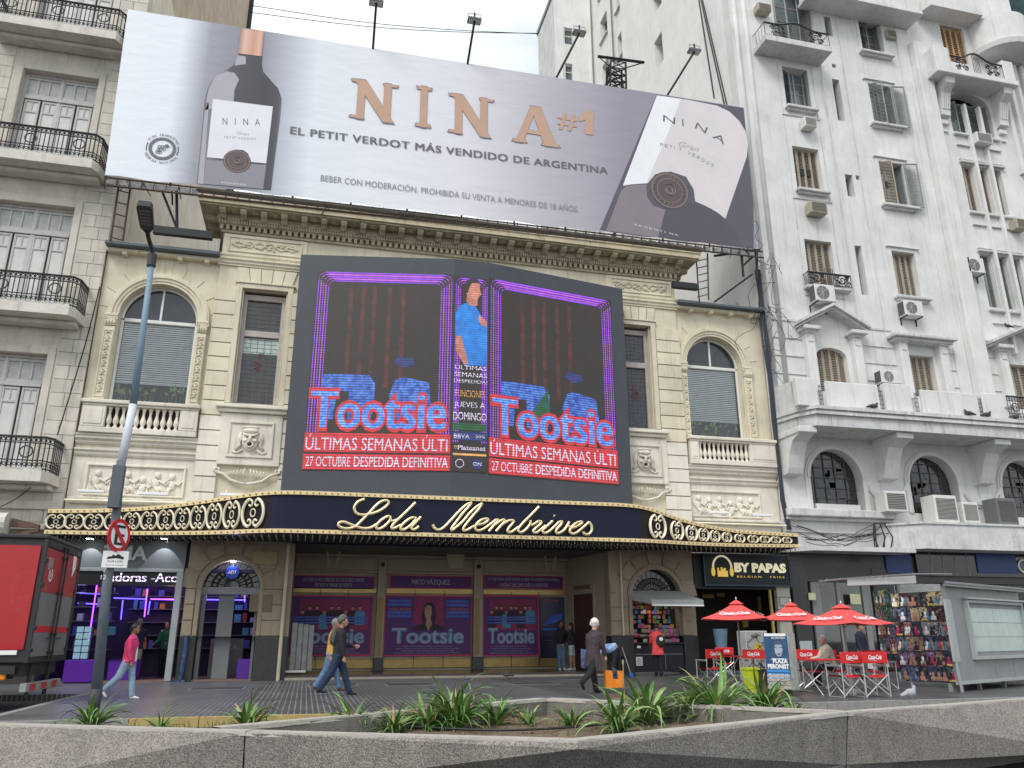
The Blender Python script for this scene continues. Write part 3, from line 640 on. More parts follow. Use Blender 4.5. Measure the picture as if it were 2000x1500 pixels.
# -- entrance hall
E0, E1 = GX['e0'], GX['e1']; YB = 29.2
hall = mat('hall_cream', (.36, .30, .225), .6, .08, 2)
xa = F(1106, 1200, YB)[0]
floorm = mat('polished_hall_floor', (.07, .05, .045), .2, .15, 3, spec=.6)
build(MB().box(E0, E1, 26.0, YB + .2, 0, .13), 'hall_floor', floorm, TH)
build(MB().cbox(E0, E1, 25.7, 26.0, 0, .07, .01), 'step', mat('stone_step', (.33, .29, .25), .7, .15, 4, dirt=.3), TH)
build(MB().box(E0 - .1, E1 + .1, 26.0, YB + .3, 4.0, 4.2), 'hall_ceiling', mat('navy_glazing', (.012, .018, .035), .3, .2, 3), TH)
build(MB().box(E0 - .3, xa, YB, YB + .2, 0, 4.0), 'hall_back_wall', hall, TH)
build(MB().box(E0 - .35, E0 - .01, 26.5, YB, 0, 4.0), 'hall_side_wall', hall, TH)
q = MB().prism([(xa, YB, 0), (E1 + .02, 26.4, 0), (E1 + .2, 26.4, 0), (E1 + .2, YB + .3, 0), (xa, YB + .3, 0)], (0, 0, 4.0)); build(q, 'hall_side_wall', hall, TH)
for (pa, pb) in ((735, 751), (925, 943)):
    x0 = F(pa, 1200, YB - .2)[0]; x1 = F(pb, 1200, YB - .2)[0]
    build(MB().cbox(x0, x1, YB - .22, YB, .55, 4.0, .01), 'hall_pillar', hall, TH); build(MB().cbox(x0 - .03, x1 + .03, YB - .27, YB, .13, .55, .01), 'pillar_base', granite, TH)
    q = MB()
    for k in range(3): q.cbox(x0 + .05 + k * .06, x0 + .085 + k * .06, YB - .25, YB - .21, .62, 2.55, .004)
    build(q, 'fluting', mat('dull_brass', (.3, .2, .08), .4, .1, 5, metal=.5), TH)
    build(MB().ell(((x0 + x1) / 2, YB - .23, F(700, 1103, YB)[1]), (.08, .03, .08), 10, 6), 'boss', black, TH)
z1_ = F(850, 1086, YB)[1]; z0_ = F(850, 1118, YB)[1]
build(MB().cbox(E0, xa, YB - .3, YB, z1_ - .12, z1_, .02).cbox(E0, xa, YB - .1, YB, z0_, z1_ - .12, .02).cbox(E0, xa, YB - .18, YB, z0_ - .07, z0_, .01), 'entablature', hall, TH)
build(MB().box(E0, E1, 28.0, 28.02, z1_ + .02, 4.0), 'upper_glazing', mat('navy_glazing', (.012, .018, .035), .2, .2, 3), TH)
for px in (652, 890, 1075):
    x0 = F(px, 1075, 27.9)[0]
    if px == 890: pass
    build(MB().prism([(x0 - .32, 27.9, 3.98), (x0 + .32, 27.9, 3.98), (x0 + .24, 27.9, 3.5), (x0 - .24, 27.9, 3.5)], (0, .1, 0)), 'bracket', hall, TH) if px == 890 else None
    if px != 890:
        for sx in (-1, 1): build(MB().prism([(x0 + sx * .16, 27.9, 3.98), (x0 + sx * .24, 27.9, 3.98), (x0 + sx * .17, 27.9, 3.5), (x0 + sx * .09, 27.9, 3.5)], (0, .08, 0)), 'bracket', hall, TH)
# brass doors rails under and over the posters
brass = mat('brass', (.3, .21, .08), .3, .15, 5, metal=.7)
for (pa, pb) in ((566, 733), (752, 923), (943, 1104)):
    x0, x1 = F(pa, 1200, YB)[0], F(pb, 1200, YB)[0]
    build(MB().cbox(x0, x1, YB - .06, YB, F(850, 1160, YB)[1], F(850, 1150, YB)[1], .008), 'door_rail', brass, TH); build(MB().cbox(x0, x1, YB - .06, YB, .2, .5, .01), 'door_kick_plate', brass, TH)
    for k in (1, 2): build(MB().cbox(x0 + (x1 - x0) * k / 3 - .01, x0 + (x1 - x0) * k / 3 + .01, YB - .075, YB - .02, .2, 2.8, .002), 'door_joint', black, TH)
# door in the slanted wall
sl = Fr((xa, YB, 0), (E1 + .02 - xa, 26.4 - YB, 0)); 
a0 = sl.of(1122, 1200)[0]; a1 = sl.of(1160, 1200)[0]; b1 = sl.of(1140, 1160)[1]
dm = MB(); rect(dm, sl, a0 - .1, a0, .13, b1 + .1, .04, .04); rect(dm, sl, a1, a1 + .1, .13, b1 + .1, .04, .04); rect(dm, sl, a0, a1, b1, b1 + .1, .04, .04); rect(dm, sl, a0 - .15, a1 + .15, b1 + .1, b1 + .35, .05, .05)
D = build(dm, 'hall_door', hall, TH); q = MB(); rect(q, sl, a0, a1, .14, b1 - .01, .02, .02); build(q, 'door_leaf', mat('red_brown_door', (.09, .035, .03), .5), D)
q = MB(); rect(q, sl, a0 + .1, a1 - .1, b1 + .15, b1 + .3, .056); build(q, 'door_sign', brass, D)
# ---------------------------------------------------------------- posters in the hall
purp = mat('poster_purple', (.085, .012, .14), .5, .15, 3); mag = mat('poster_magenta', (.25, .012, .085), .5, .25, 1.5); pblue = mat('poster_blue', (.03, .1, .5), .5, .2, 4)
pred = mat('poster_red', (.5, .03, .09), .5, .1, 4); ptxt = mat('poster_text', (.34, .32, .42), .5, .1, 4); skin_p = mat('printed_skin', (.42, .22, .15), .6, .15, 9); darkp = mat('printed_dark_cloth', (.035, .015, .035), .6, .2, 8); pteal = mat('printed_teal', (.07, .26, .44), .5, .35, 9)
porange = mat('poster_orange', (.7, .22, .1), .5)
hp = Fr((0, YB - .02, 0), (1, 0, 0))
def person_print(mbs, fr, cx, cz, s, d, shirt):
    pol(mbs[shirt], fr, [(cx - .2 * s, cz - .75 * s), (cx - .24 * s, cz - .3 * s), (cx - .19 * s, cz - .15 * s), (cx - .05 * s, cz - .1 * s), (cx + .05 * s, cz - .1 * s), (cx + .19 * s, cz - .15 * s), (cx + .24 * s, cz - .3 * s), (cx + .2 * s, cz - .75 * s)], d)
    pol(mbs['skin'], fr, circ(cx, cz, .075 * s, .1 * s, 12), d + .002); pol(mbs['dark'], fr, circ(cx, cz + .05 * s, .085 * s, .07 * s, 12, 0, pi), d + .003)
def poster(px0, px1, lab, kind):
    x0, z1 = F(px0, 1162, YB - .06); x1, _ = F(px1, 1162, YB - .06); z0 = F(px0, 1282, YB - .06)[1]
    t = thing('poster', lab, 'poster', (x0, YB - .07, z0), 'show posters in the theatre entrance'); W_, H_ = x1 - x0, z1 - z0
    fr = Fr((x0, YB - .08, z0), (1, 0, 0)); k = {n: MB() for n in ('board', 'inner', 'blue', 'red', 'txt', 'skin', 'dark', 'teal', 'or')}
    k['board'].box(x0, x1, YB - .08, YB - .055, z0, z1)
    rect(k['inner'], fr, .05, W_ - .05, .05, H_ - .05, .003)
    nx = W_
    if kind != 1: rect(k['red'], fr, W_ * .12, W_ * .95, H_ * .42, H_ * .93, .005)
    else: rect(k['red'], fr, W_ * .33, W_ * .67, H_ * .45, H_ * .96, .005)
    txt(k['teal'], 'Tootsie', fr, W_ * .09, H_ * .2, W_ * .82, H_ * .26, .014, bold=.045); txt(k['txt'], 'Tootsie', fr, W_ * .095, H_ * .205, W_ * .81, H_ * .25, .016, bold=.01)
    for j, (yy_, w_) in enumerate(((.15, .55), (.11, .7), (.075, .6), (.04, .74))):
        s = ''.join(random.choice(['NICO ', 'OBRA ', 'TEATRO ', 'ELENCO ', 'MUSICAL ']) for _ in range(7)); txt(k['txt'], s, fr, W_ * (.5 - w_ / 2), H_ * yy_, W_ * w_, H_ * .018, .012)
    if kind == 1:
        k2 = k['dark']; cx, cz = W_ * .5, H_ * .74
        pol(k2, fr, [(cx - .2, cz + .05), (cx - .26, cz - .2), (cx - .22, cz - .42), (cx - .1, cz - .5), (cx + .1, cz - .5), (cx + .24, cz - .4), (cx + .28, cz - .15), (cx + .22, cz + .16), (cx + .1, cz + .3), (cx - .08, cz + .3), (cx - .17, cz + .2)], .008)
        pol(k2, fr, [(cx - .62, .42 * H_), (cx - .5, cz - .5), (cx - .15, cz - .42), (cx + .15, cz - .42), (cx + .5, cz - .52), (cx + .62, .42 * H_)], .009)
        pol(k['skin'], fr, [(cx - .14, cz + .1), (cx - .15, cz - .08), (cx - .1, cz - .26), (cx, cz - .32), (cx + .08, cz - .24), (cx + .12, cz - .05), (cx + .08, cz + .16), (cx - .05, cz + .19)], .011)
        pol(k['skin'], fr, [(cx - .07, cz - .28), (cx + .08, cz - .26), (cx + .12, cz - .45), (cx, cz - .68), (cx - .1, cz - .45)], .010)
        pol(k['txt'], fr, [(cx - .1, cz - .14), (cx + .03, cz - .12), (cx - .02, cz - .2), (cx - .07, cz - .2)], .013)
        for sx in (.04, .7):
            for yy_ in (.9, .84, .71, .65): rect(k['blue'], fr, W_ * sx, W_ * (sx + .26), H_ * (yy_ - .02), H_ * (yy_ + .025), .006); txt(k['txt'], 'TEATRO LOLA', fr, W_ * (sx + .04), H_ * (yy_ - .004), W_ * .18, H_ * .012, .009)
            for yy_ in (.77, .745): txt(k['or'], 'ULTIMAS SEMANAS', fr, W_ * (sx + .01), H_ * yy_, W_ * .24, H_ * .018, .009)
    else:
        for j in range(9):
            cx = W_ * (.16 + .085 * j); person_print(k, fr, cx, H_ * (.72 + .08 * abs(math.sin(j * 2.1))), .75, .007 + j * .0006, 'teal' if j in (3, 8) else 'dark')
        for yy_ in (.53, .58, .62): rect(k['blue'], fr, W_ * .06, W_ * .94, H_ * yy_, H_ * (yy_ + .025), .0135); txt(k['txt'], 'TEATRO LOLA ESTRENO', fr, W_ * .2, H_ * (yy_ + .006), W_ * .6, H_ * .012, .0145)
    for n, m, nm in (('board', pred, 'board'), ('inner', purp, 'print'), ('blue', pblue, 'bars'), ('red', mag, 'backdrop'), ('txt', ptxt, 'lettering'), ('skin', skin_p, 'faces'), ('dark', darkp, 'figures'), ('teal', pteal, 'title_outline'), ('or', porange, 'small_lettering')):
        if k[n].v: build(k[n], nm, m, t)
poster(567, 730, 'left show poster, with a row of printed actors, behind the folded metal barrier', 0)
poster(752, 922, 'middle show poster with one laughing long haired woman over the title', 1)
poster(943, 1052, 'right show poster with printed actors, beside the standing couple', 2)
def banner_h(px0, px1, lines, lab):
    x0, z1 = F(px0, 1123, YB - .06); x1, _ = F(px1, 1123, YB - .06); z0 = F(px0, 1149, YB - .06)[1]
    t = thing('header_sign', lab, 'sign', (x0, YB - .06, z0), 'purple header signs over the posters'); fr = Fr((x0, YB - .06, z0), (1, 0, 0)); W_, H_ = x1 - x0, z1 - z0
    build(MB().box(x0, x1, YB - .06, YB - .03, z0, z1), 'border', pred, t); q = MB(); rect(q, fr, .05, W_ - .03, .03, H_ - .03, .004); build(q, 'board', purp, t)
    q = MB(); n = len(lines)
    for i, (s, w_) in enumerate(lines): txt(q, s, fr, W_ * (.5 - w_ / 2), H_ * (.14 + (n - 1 - i) * .4) + (.05 if n == 1 else 0), W_ * w_, H_ * (.55 if n == 1 else .28), .008, bold=.015)
    build(q, 'lettering', ptxt, t)
banner_h(572, 732, [('LA COMEDIA MAS DIVERTIDA DE LOS ULTIMOS TIEMPOS', .74), ('DE VUZ A PARAR DE REIRTE', .45)], 'purple header sign with two small lines over the left poster')
banner_h(761, 922, [('NICO VÁZQUEZ', .46)], 'purple header sign with one large line, over the middle poster')
banner_h(945, 1099, [('EL SU HIJO SEGUIA HACER UN PAPEL DE MUJER Y SE CONVIRTIO EN LA ESTRELLA', .9), ('Y AHORA NO SABE COMO VOLVER A LA NORMALIDAD', .62)], 'purple header sign with two small lines over the right poster')
t = thing('display_screen', 'dark blue advert panel between the right poster and the standing couple', 'screen', (F(1055, 1200, YB)[0], YB - .1, .5))
x0, z1 = F(1054, 1166, YB - .08); x1 = F(1102, 1166, YB - .08)[0]
build(MB().cbox(x0, x1, YB - .1, YB - .04, .5, z1, .01), 'frame', mat('navy_print', (.01, .012, .06), .3), t); fr = Fr((x0, YB - .105, .5), (1, 0, 0)); q = MB(); W_ = x1 - x0
txt(q, 'Mamma', fr, W_ * .25, 1.95, W_ * .5, .1, .004, bold=.02)
for k in range(3): txt(q, 'TICKETS', fr, W_ * .1, .8 - k * .22, W_ * .4, .03, .004)
build(q, 'lettering', mat('dim_red_print', (.4, .05, .1), .5), t); q = MB(); pol(q, fr, [(W_ * .1, 1.1), (W_ * .9, 1.3), (W_ * .9, 1.55), (W_ * .4, 1.45)], .004); rect(q, fr, W_ * .1, W_ * .9, .95, 1.02, .004); build(q, 'picture', pblue, t)
# ================================================================ MARQUEE
ML = [(-7.32, 25.05), (-5.8, 24.95), (-4.4, 24.68), (-3.0, 24.3), (-2.0, 23.8), (-1.35, 23.42), (-.9, 23.32), (9.7, 23.32), (10.3, 23.42), (11.0, 23.68), (12.2, 24.05), (13.8, 24.38), (16.25, 24.55)]
MT = [(-7.32, 4.66), (-5.6, 4.72), (-4.4, 4.8), (-3.4, 4.93), (-2.2, 5.08), (-1.35, 5.15), (0, 5.17), (9.7, 5.17), (10.3, 5.12), (11.0, 4.95), (12.2, 4.74), (13.8, 4.6), (16.25, 4.56)]
MBt = [(-7.32, 4.0), (9.7, 4.0), (13, 4.05), (16.25, 4.12)]
def interp(T, x):
    if x <= T[0][0]: return T[0][1]
    for (a, u), (b, v) in zip(T[:-1], T[1:]):
        if x <= b: t = (x - a) / (b - a); return u + (v - u) * t
    return T[-1][1]
def smooth_i(T, x, w=.5): return sum(interp(T, x + w * (k - 4) / 4) for k in range(9)) / 9
MQ = thing('marquee', 'long black theatre marquee with gold bulb trim, scrolls and Lola Membrives in script', 'marquee', (4.6, 24, 4))
XS = [-7.32 + (16.25 + 7.32) * i / 120 for i in range(121)]
PT = [(x, smooth_i(ML, x, .45), smooth_i(MBt, x), smooth_i(MT, x, .6)) for x in XS]
navy = mat('navy_enamel', (.006, .009, .028), .45, .1, 3, spec=.25); blackp = mat('black_enamel', (.01, .008, .008), .5, .1, 3, spec=.25)
q = MB(); q2 = MB(); q3 = MB()
for i in range(120):
    (xa_, ya, ba, ta), (xb, yb, bb, tb) = PT[i], PT[i + 1]
    (q if -1.25 <= (xa_ + xb) / 2 <= 9.95 else (q2 if xa_ < 0 else q3)).add([(xa_, ya, ba), (xb, yb, bb), (xb, yb, tb), (xa_, ya, ta), (xa_, ya + .08, ba), (xb, yb + .08, bb), (xb, yb + .08, tb), (xa_, ya + .08, ta)], [(0, 1, 2, 3), (4, 7, 6, 5), (0, 4, 5, 1), (3, 2, 6, 7)])
build(q, 'fascia', navy, MQ, 'navy centre fascia'); build(q2, 'fascia', blackp, MQ, 'black fascia of the left wing'); build(q3, 'fascia', blackp, MQ, 'black fascia of the right wing')
q = MB(); roof = MB()
for i in range(120):
    (xa_, ya, ba, ta), (xb, yb, bb, tb) = PT[i], PT[i + 1]
    q.add([(xa_, ya + .08, ba + .04), (xb, yb + .08, bb + .04), (xb, 25.98, bb + .04), (xa_, 25.98, ba + .04), (xa_, ya + .08, ba + .12), (xb, yb + .08, bb + .12), (xb, 25.98, bb + .12), (xa_, 25.98, ba + .12)], [(0, 1, 2, 3), (4, 5, 6, 7)])
    roof.quad((xa_, ya + .08, ta - .12), (xb, yb + .08, tb - .12), (xb, 25.84, tb - .1), (xa_, 25.84, ta - .1))
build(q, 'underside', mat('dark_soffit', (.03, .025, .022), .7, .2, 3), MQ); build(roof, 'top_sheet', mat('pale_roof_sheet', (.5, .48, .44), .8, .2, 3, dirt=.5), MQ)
build(MB().prism([(-7.32, 25.05, 4.0), (-7.32, 25.05, 4.66), (-7.32, 25.98, 4.62), (-7.32, 25.98, 4.0)], (-.04, 0, 0)), 'end_panel', mat('rusted_end', (.16, .1, .07), .9, .3, 5), MQ)
build(MB().prism([(16.25, 24.55, 4.12), (16.25, 24.55, 4.56), (16.25, 25.98, 4.56), (16.25, 25.98, 4.12)], (.04, 0, 0)), 'end_panel', mat('rusted_end', (.16, .1, .07), .9), MQ)
tt = MB(); tb_ = MB()
def band(mbb, zi, off, h, pr):
    for i in range(120):
        A, B = PT[i], PT[i + 1]; za, zb = A[zi] + off, B[zi] + off
        P = []
        for (x_, y_, z_) in ((A[0], A[1], za), (B[0], B[1], zb)): P += [(x_, y_ - pr, z_ - h / 2), (x_, y_ - pr * 1.0, z_ + h / 2), (x_, y_ + .02, z_ + h / 2 + .02), (x_, y_ + .02, z_ - h / 2)]
        mbb.add(P, [(0, 4, 5, 1), (1, 5, 6, 2), (3, 7, 4, 0), (2, 6, 7, 3)])
band(tt, 3, -.03, .105, .07); band(tb_, 2, .05, .105, .07)
build(tt, 'gold_trim', gold, MQ, 'upper gold trim'); build(tb_, 'gold_trim', gold, MQ, 'lower gold trim')
bulb = mat('unlit_bulb', (.28, .19, .09), .25, .2, 30, spec=.6); q = MB(); x = -7.25
while x < 16.2:
    for T_, o_ in ((MT, -.03), (MBt, .05)):
        y_ = smooth_i(ML, x, .45) - .09; z_ = smooth_i(T_, x, .6 if T_ is MT else .5) + o_; q.ell((x, y_, z_), (.024, .03, .024), 6, 4)
    x += .175
build(q, 'trim_bulbs', bulb, MQ, kind='stuff')
q = MB(); x = -7.2
while x < 16.2:
    for r_ in (.05, .35, .7, 1.1):
        y_ = smooth_i(ML, x, .45) + r_ + .05
        if y_ < 25.8: z_ = smooth_i(MBt, x) - .0; q.box(x - .006, x + .006, y_ - .006, y_ + .006, z_ - .05, z_ + .04); q.ell((x, y_, z_ - .07), (.022, .022, .03), 5, 4)
    x += .2
build(q, 'soffit_bulbs', mat('dull_bulb', (.33, .3, .27), .2, spec=.7), MQ, kind='stuff')
# scroll ornaments
def spiral(cx, cz, r0, r1, a0, a1, n=14): return [(cx + (r0 + (r1 - r0) * i / n) * cos(a0 + (a1 - a0) * i / n), cz + (r0 + (r1 - r0) * i / n) * sin(a0 + (a1 - a0) * i / n)) for i in range(n + 1)]
orn = MB()
def add2d(pts, r=.055):
    orn.tube([(x, -.05, z) for x, z in pts], r, 6)
for sx in (-1, 1):
    add2d([(sx * (.12 + .40 * cos(t)), .46 * sin(t)) for t in [(-1.42 + 2.84 * i / 16) for i in range(17)]], .058)
    for sz in (-1, 1):
        add2d([(sx * a, sz * b) for a, b in spiral(.17, .30, .14, .05, 1.35, 1.35 + 4.6)], .036)
add2d([(.12 * cos(t), .13 * sin(t)) for t in [2 * pi * i / 14 for i in range(15)]], .022)
o0 = build(orn, 'scroll_ornament', goldp, MQ, smooth=False, loc=(0, 0, 0)); first = True
def place_orn(x, wd):
    global first
    y_ = smooth_i(ML, x, .45); y2 = smooth_i(ML, x + .05, .45); y1 = smooth_i(ML, x - .05, .45); zb = smooth_i(MBt, x) + .12; zt = smooth_i(MT, x, .6) - .11
    o = o0 if first else o0.copy()
    if not first: COL.objects.link(o)
    first = False; o.parent = MQ; o.location = Vector((x, y_ - .005, (zb + zt) / 2)) - org(MQ); o.rotation_euler = (0, 0, atan2(y2 - y1, .1)); o.scale = (wd * .87, 1, (zt - zb) * .96)
xo = [G_ for G_ in (112, 148, 186, 224, 260, 294, 326, 358, 389, 420, 454, 495)]
for i, px in enumerate(xo):
    y_ = 24.9
    for _ in range(4): x_ = at(px, 1010, y_).x; y_ = smooth_i(ML, x_, .45)
    place_orn(x_, .56 if i < 3 else (.5 if i < 10 else (.56 if i == 10 else .72)))
for i, px in enumerate((1283, 1320, 1348, 1371, 1393, 1416, 1441, 1467, 1490, 1511, 1533)):
    y_ = 24.0
    for _ in range(4): x_ = at(px, 1035, y_).x; y_ = smooth_i(ML, x_, .45)
    place_orn(x_, (.7, .56, .5, .46, .42, .40, .42, .42, .40, .40, .38)[i])
# script lettering traced on the centre fascia
def cr(pts, n=5):
    P = [pts[0]] + list(pts) + [pts[-1]]; o = []
    for i in range(1, len(P) - 2):
        p0, p1, p2, p3 = P[i - 1:i + 3]
        for k in range(n):
            t = k / n; o.append(tuple(.5 * (2 * b + (c - a) * t + (2 * a - 5 * b + 4 * c - d) * t * t + (3 * b - a - 3 * c + d) * t ** 3) for a, b, c, d in zip(p0, p1, p2, p3)))
    o.append(pts[-1]); return o
Z1 = lambda L_: [(640 + a * .14, 960 + b * .14) for a, b in L_]
Z2 = lambda L_: [(900 + a * .14, 965 + b * .14) for a, b in L_]
LET = [
 [Z1([(515, 105), (430, 140), (385, 190), (370, 240), (400, 300), (470, 325), (570, 318), (700, 280), (800, 220), (850, 160), (820, 125), (740, 145), (660, 210), (590, 290), (520, 360), (450, 430), (390, 485), (300, 515), (210, 510), (150, 475), (165, 435), (230, 425), (310, 455), (400, 490), (500, 515), (600, 505), (680, 460)])],
 [Z1([(840, 345), (760, 390), (690, 460), (680, 510), (730, 520), (810, 470), (870, 400), (870, 355), (840, 345)]), Z1([(870, 400), (910, 415), (960, 395)])],
 [Z1([(1225, 155), (1130, 250), (1020, 355), (940, 430), (890, 500), (920, 515), (1020, 470)])],
 [Z1([(1240, 375), (1180, 365), (1100, 410), (1030, 480), (1020, 525), (1070, 530), (1160, 470), (1230, 390)]), Z1([(1300, 355), (1230, 430), (1170, 500), (1190, 530), (1240, 515), (1270, 485)])],
 [Z1([(1465, 460), (1490, 510), (1550, 535), (1620, 500), (1720, 400), (1830, 280), (1930, 190), (2010, 155)]), Z1([(2010, 155), (1960, 220), (1880, 310), (1790, 430), (1730, 510), (1735, 540), (1790, 500)]) + Z2([(20, 390), (130, 260), (220, 180), (300, 130)]), Z2([(300, 130), (250, 210), (180, 290), (90, 400), (40, 470), (40, 508), (90, 500), (160, 460), (230, 430)])],
 [Z2([(230, 430), (320, 410), (380, 365), (360, 345), (290, 360), (220, 420), (200, 480), (240, 510), (310, 490), (400, 430), (490, 360)])],
 [Z2([(490, 360), (520, 365), (460, 440), (390, 520)]), Z2([(460, 440), (560, 370), (600, 360), (610, 385), (560, 440), (490, 520)]), Z2([(560, 440), (660, 375), (730, 370), (730, 400), (680, 460), (650, 510), (680, 535), (730, 515), (800, 460)])],
 [Z2([(1090, 175), (980, 290), (880, 390), (810, 470), (800, 510), (840, 535), (900, 500), (960, 430), (975, 370)]), Z2([(965, 425), (1000, 430), (1080, 380)])],
 [Z2([(1080, 380), (1120, 385), (1110, 420), (1040, 480), (1010, 520), (1050, 540), (1110, 500), (1180, 440)])],
 [Z2([(1280, 375), (1200, 450), (1140, 510), (1170, 545), (1230, 520), (1310, 450), (1370, 390)]), Z2([(1292, 300), (1308, 310)])],
 [Z2([(1370, 390), (1410, 385), (1400, 420), (1340, 490), (1330, 535), (1370, 545), (1440, 500), (1490, 430), (1510, 385)]), Z2([(1500, 440), (1535, 475)])],
 [Z2([(1540, 480), (1640, 440), (1690, 400), (1670, 385), (1600, 410), (1540, 470), (1520, 520), (1560, 555), (1620, 535), (1700, 470), (1790, 390)])],
 [Z2([(1790, 390), (1820, 440), (1825, 510), (1780, 560), (1720, 555), (1710, 525)])]]
bead = MB()
for strokes in LET:
    q = MB()
    for s in strokes:
        P = [at(a, b, 23.2) for a, b in cr(s)]
        q.tube(P, .042, 6)
        acc = 0
        for a, b in zip(P[:-1], P[1:]):
            acc += (b - a).length
            if acc > .1: bead.ell((b.x, b.y - .045, b.z), (.017, .014, .017), 5, 4); acc = 0
    build(q, 'letter', gold, MQ)
build(bead, 'letter_bulbs', mat('pale_bulb', (.85, .8, .72), .3), MQ, kind='stuff')
# ================================================================ LED SCREEN
SC = thing('led_screen', 'big three sided video screen with two Tootsie pictures in a grey frame', 'screen', (4.6, 25.2, 5.5))
zt, zb_ = F(588, 497, 25.25)[1], 5.35
def yofz(px, py, z): d = ray(px, py); t = (z - CAMH) / d.z; p = C0 + d * t; return p.x, p.y
P1 = at(588, 497, 25.25); c1 = yofz(889, 506, zt); c2 = yofz(955, 513, zt); P4 = at(1215, 560, 25.3)
PTS = [(P1.x, 25.25), c1, c2, (P4.x, 25.3)]
fgrey = mat('frame_grey_cladding', (.052, .06, .072), .45, .08, 1.5); 
q = MB(); q.prism([(PTS[0][0], 25.92, zb_)] + [(x, y, zb_) for x, y in PTS] + [(PTS[3][0], 25.92, zb_)], (0, 0, zt - zb_)); build(q, 'cabinet', fgrey, SC)
scrn = mat('screen_off_black', (.035, .033, .028), .35, .15, 2); 
S_bl = led('led_blue', (.02, .2, .95), 1.0, col2=(.3, .55, 1)); S_bp = led('led_blue_picture', (.015, .06, .45), .9, col2=(.12, .35, 1), nsc=4); S_pu = led('led_purple', (.34, .07, 1), .9, amt=.85); S_pu2 = led('led_pink_violet', (.62, .12, .85), .9, amt=.8)
S_rd = led('led_red', (1, .04, .06), .62, amt=.6); S_wh = led('led_white', (.8, .72, .92), .9, amt=.6); S_sh = led('led_shirt_blue', (.01, .27, .85), .8, amt=.3, col2=(.01, .14, .6), nsc=.8)
S_sk = led('led_skin', (.9, .38, .27), .65, amt=.35, col2=(.6, .2, .15), nsc=2); S_or = led('led_orange', (1, .5, .15), .7); S_hr = led('led_hair', (.1, .05, .04), .3); S_cu = led('led_curtain_red', (.5, .09, .05), .2, .02, amt=.5, col2=(.03, .02, .02), nsc=1.5); S_dk = led('led_dark_sheen', (.06, .05, .035), .22, .02, amt=.5, col2=(.11, .03, .02), nsc=.8); S_nv = led('led_navy', (.03, .06, .35), .5); S_gn = led('led_green', (.02, .35, .12), .3)  # dark areas: picture tone plus glossy reflection, put into a weak glow
def face(i):
    a, b = PTS[i], PTS[i + 1]; return Fr((a[0], a[1], 0), (b[0] - a[0], b[1] - a[1], 0)), sqrt((b[0] - a[0]) ** 2 + (b[1] - a[1]) ** 2)
def bilin(fr, cs):
    pts = [fr.of(*c) for c in cs]
    return min(pts[0][0], pts[3][0]), max(pts[1][0], pts[2][0]), sum(p[1] for p in pts[2:]) / 2, sum(p[1] for p in pts[:2]) / 2
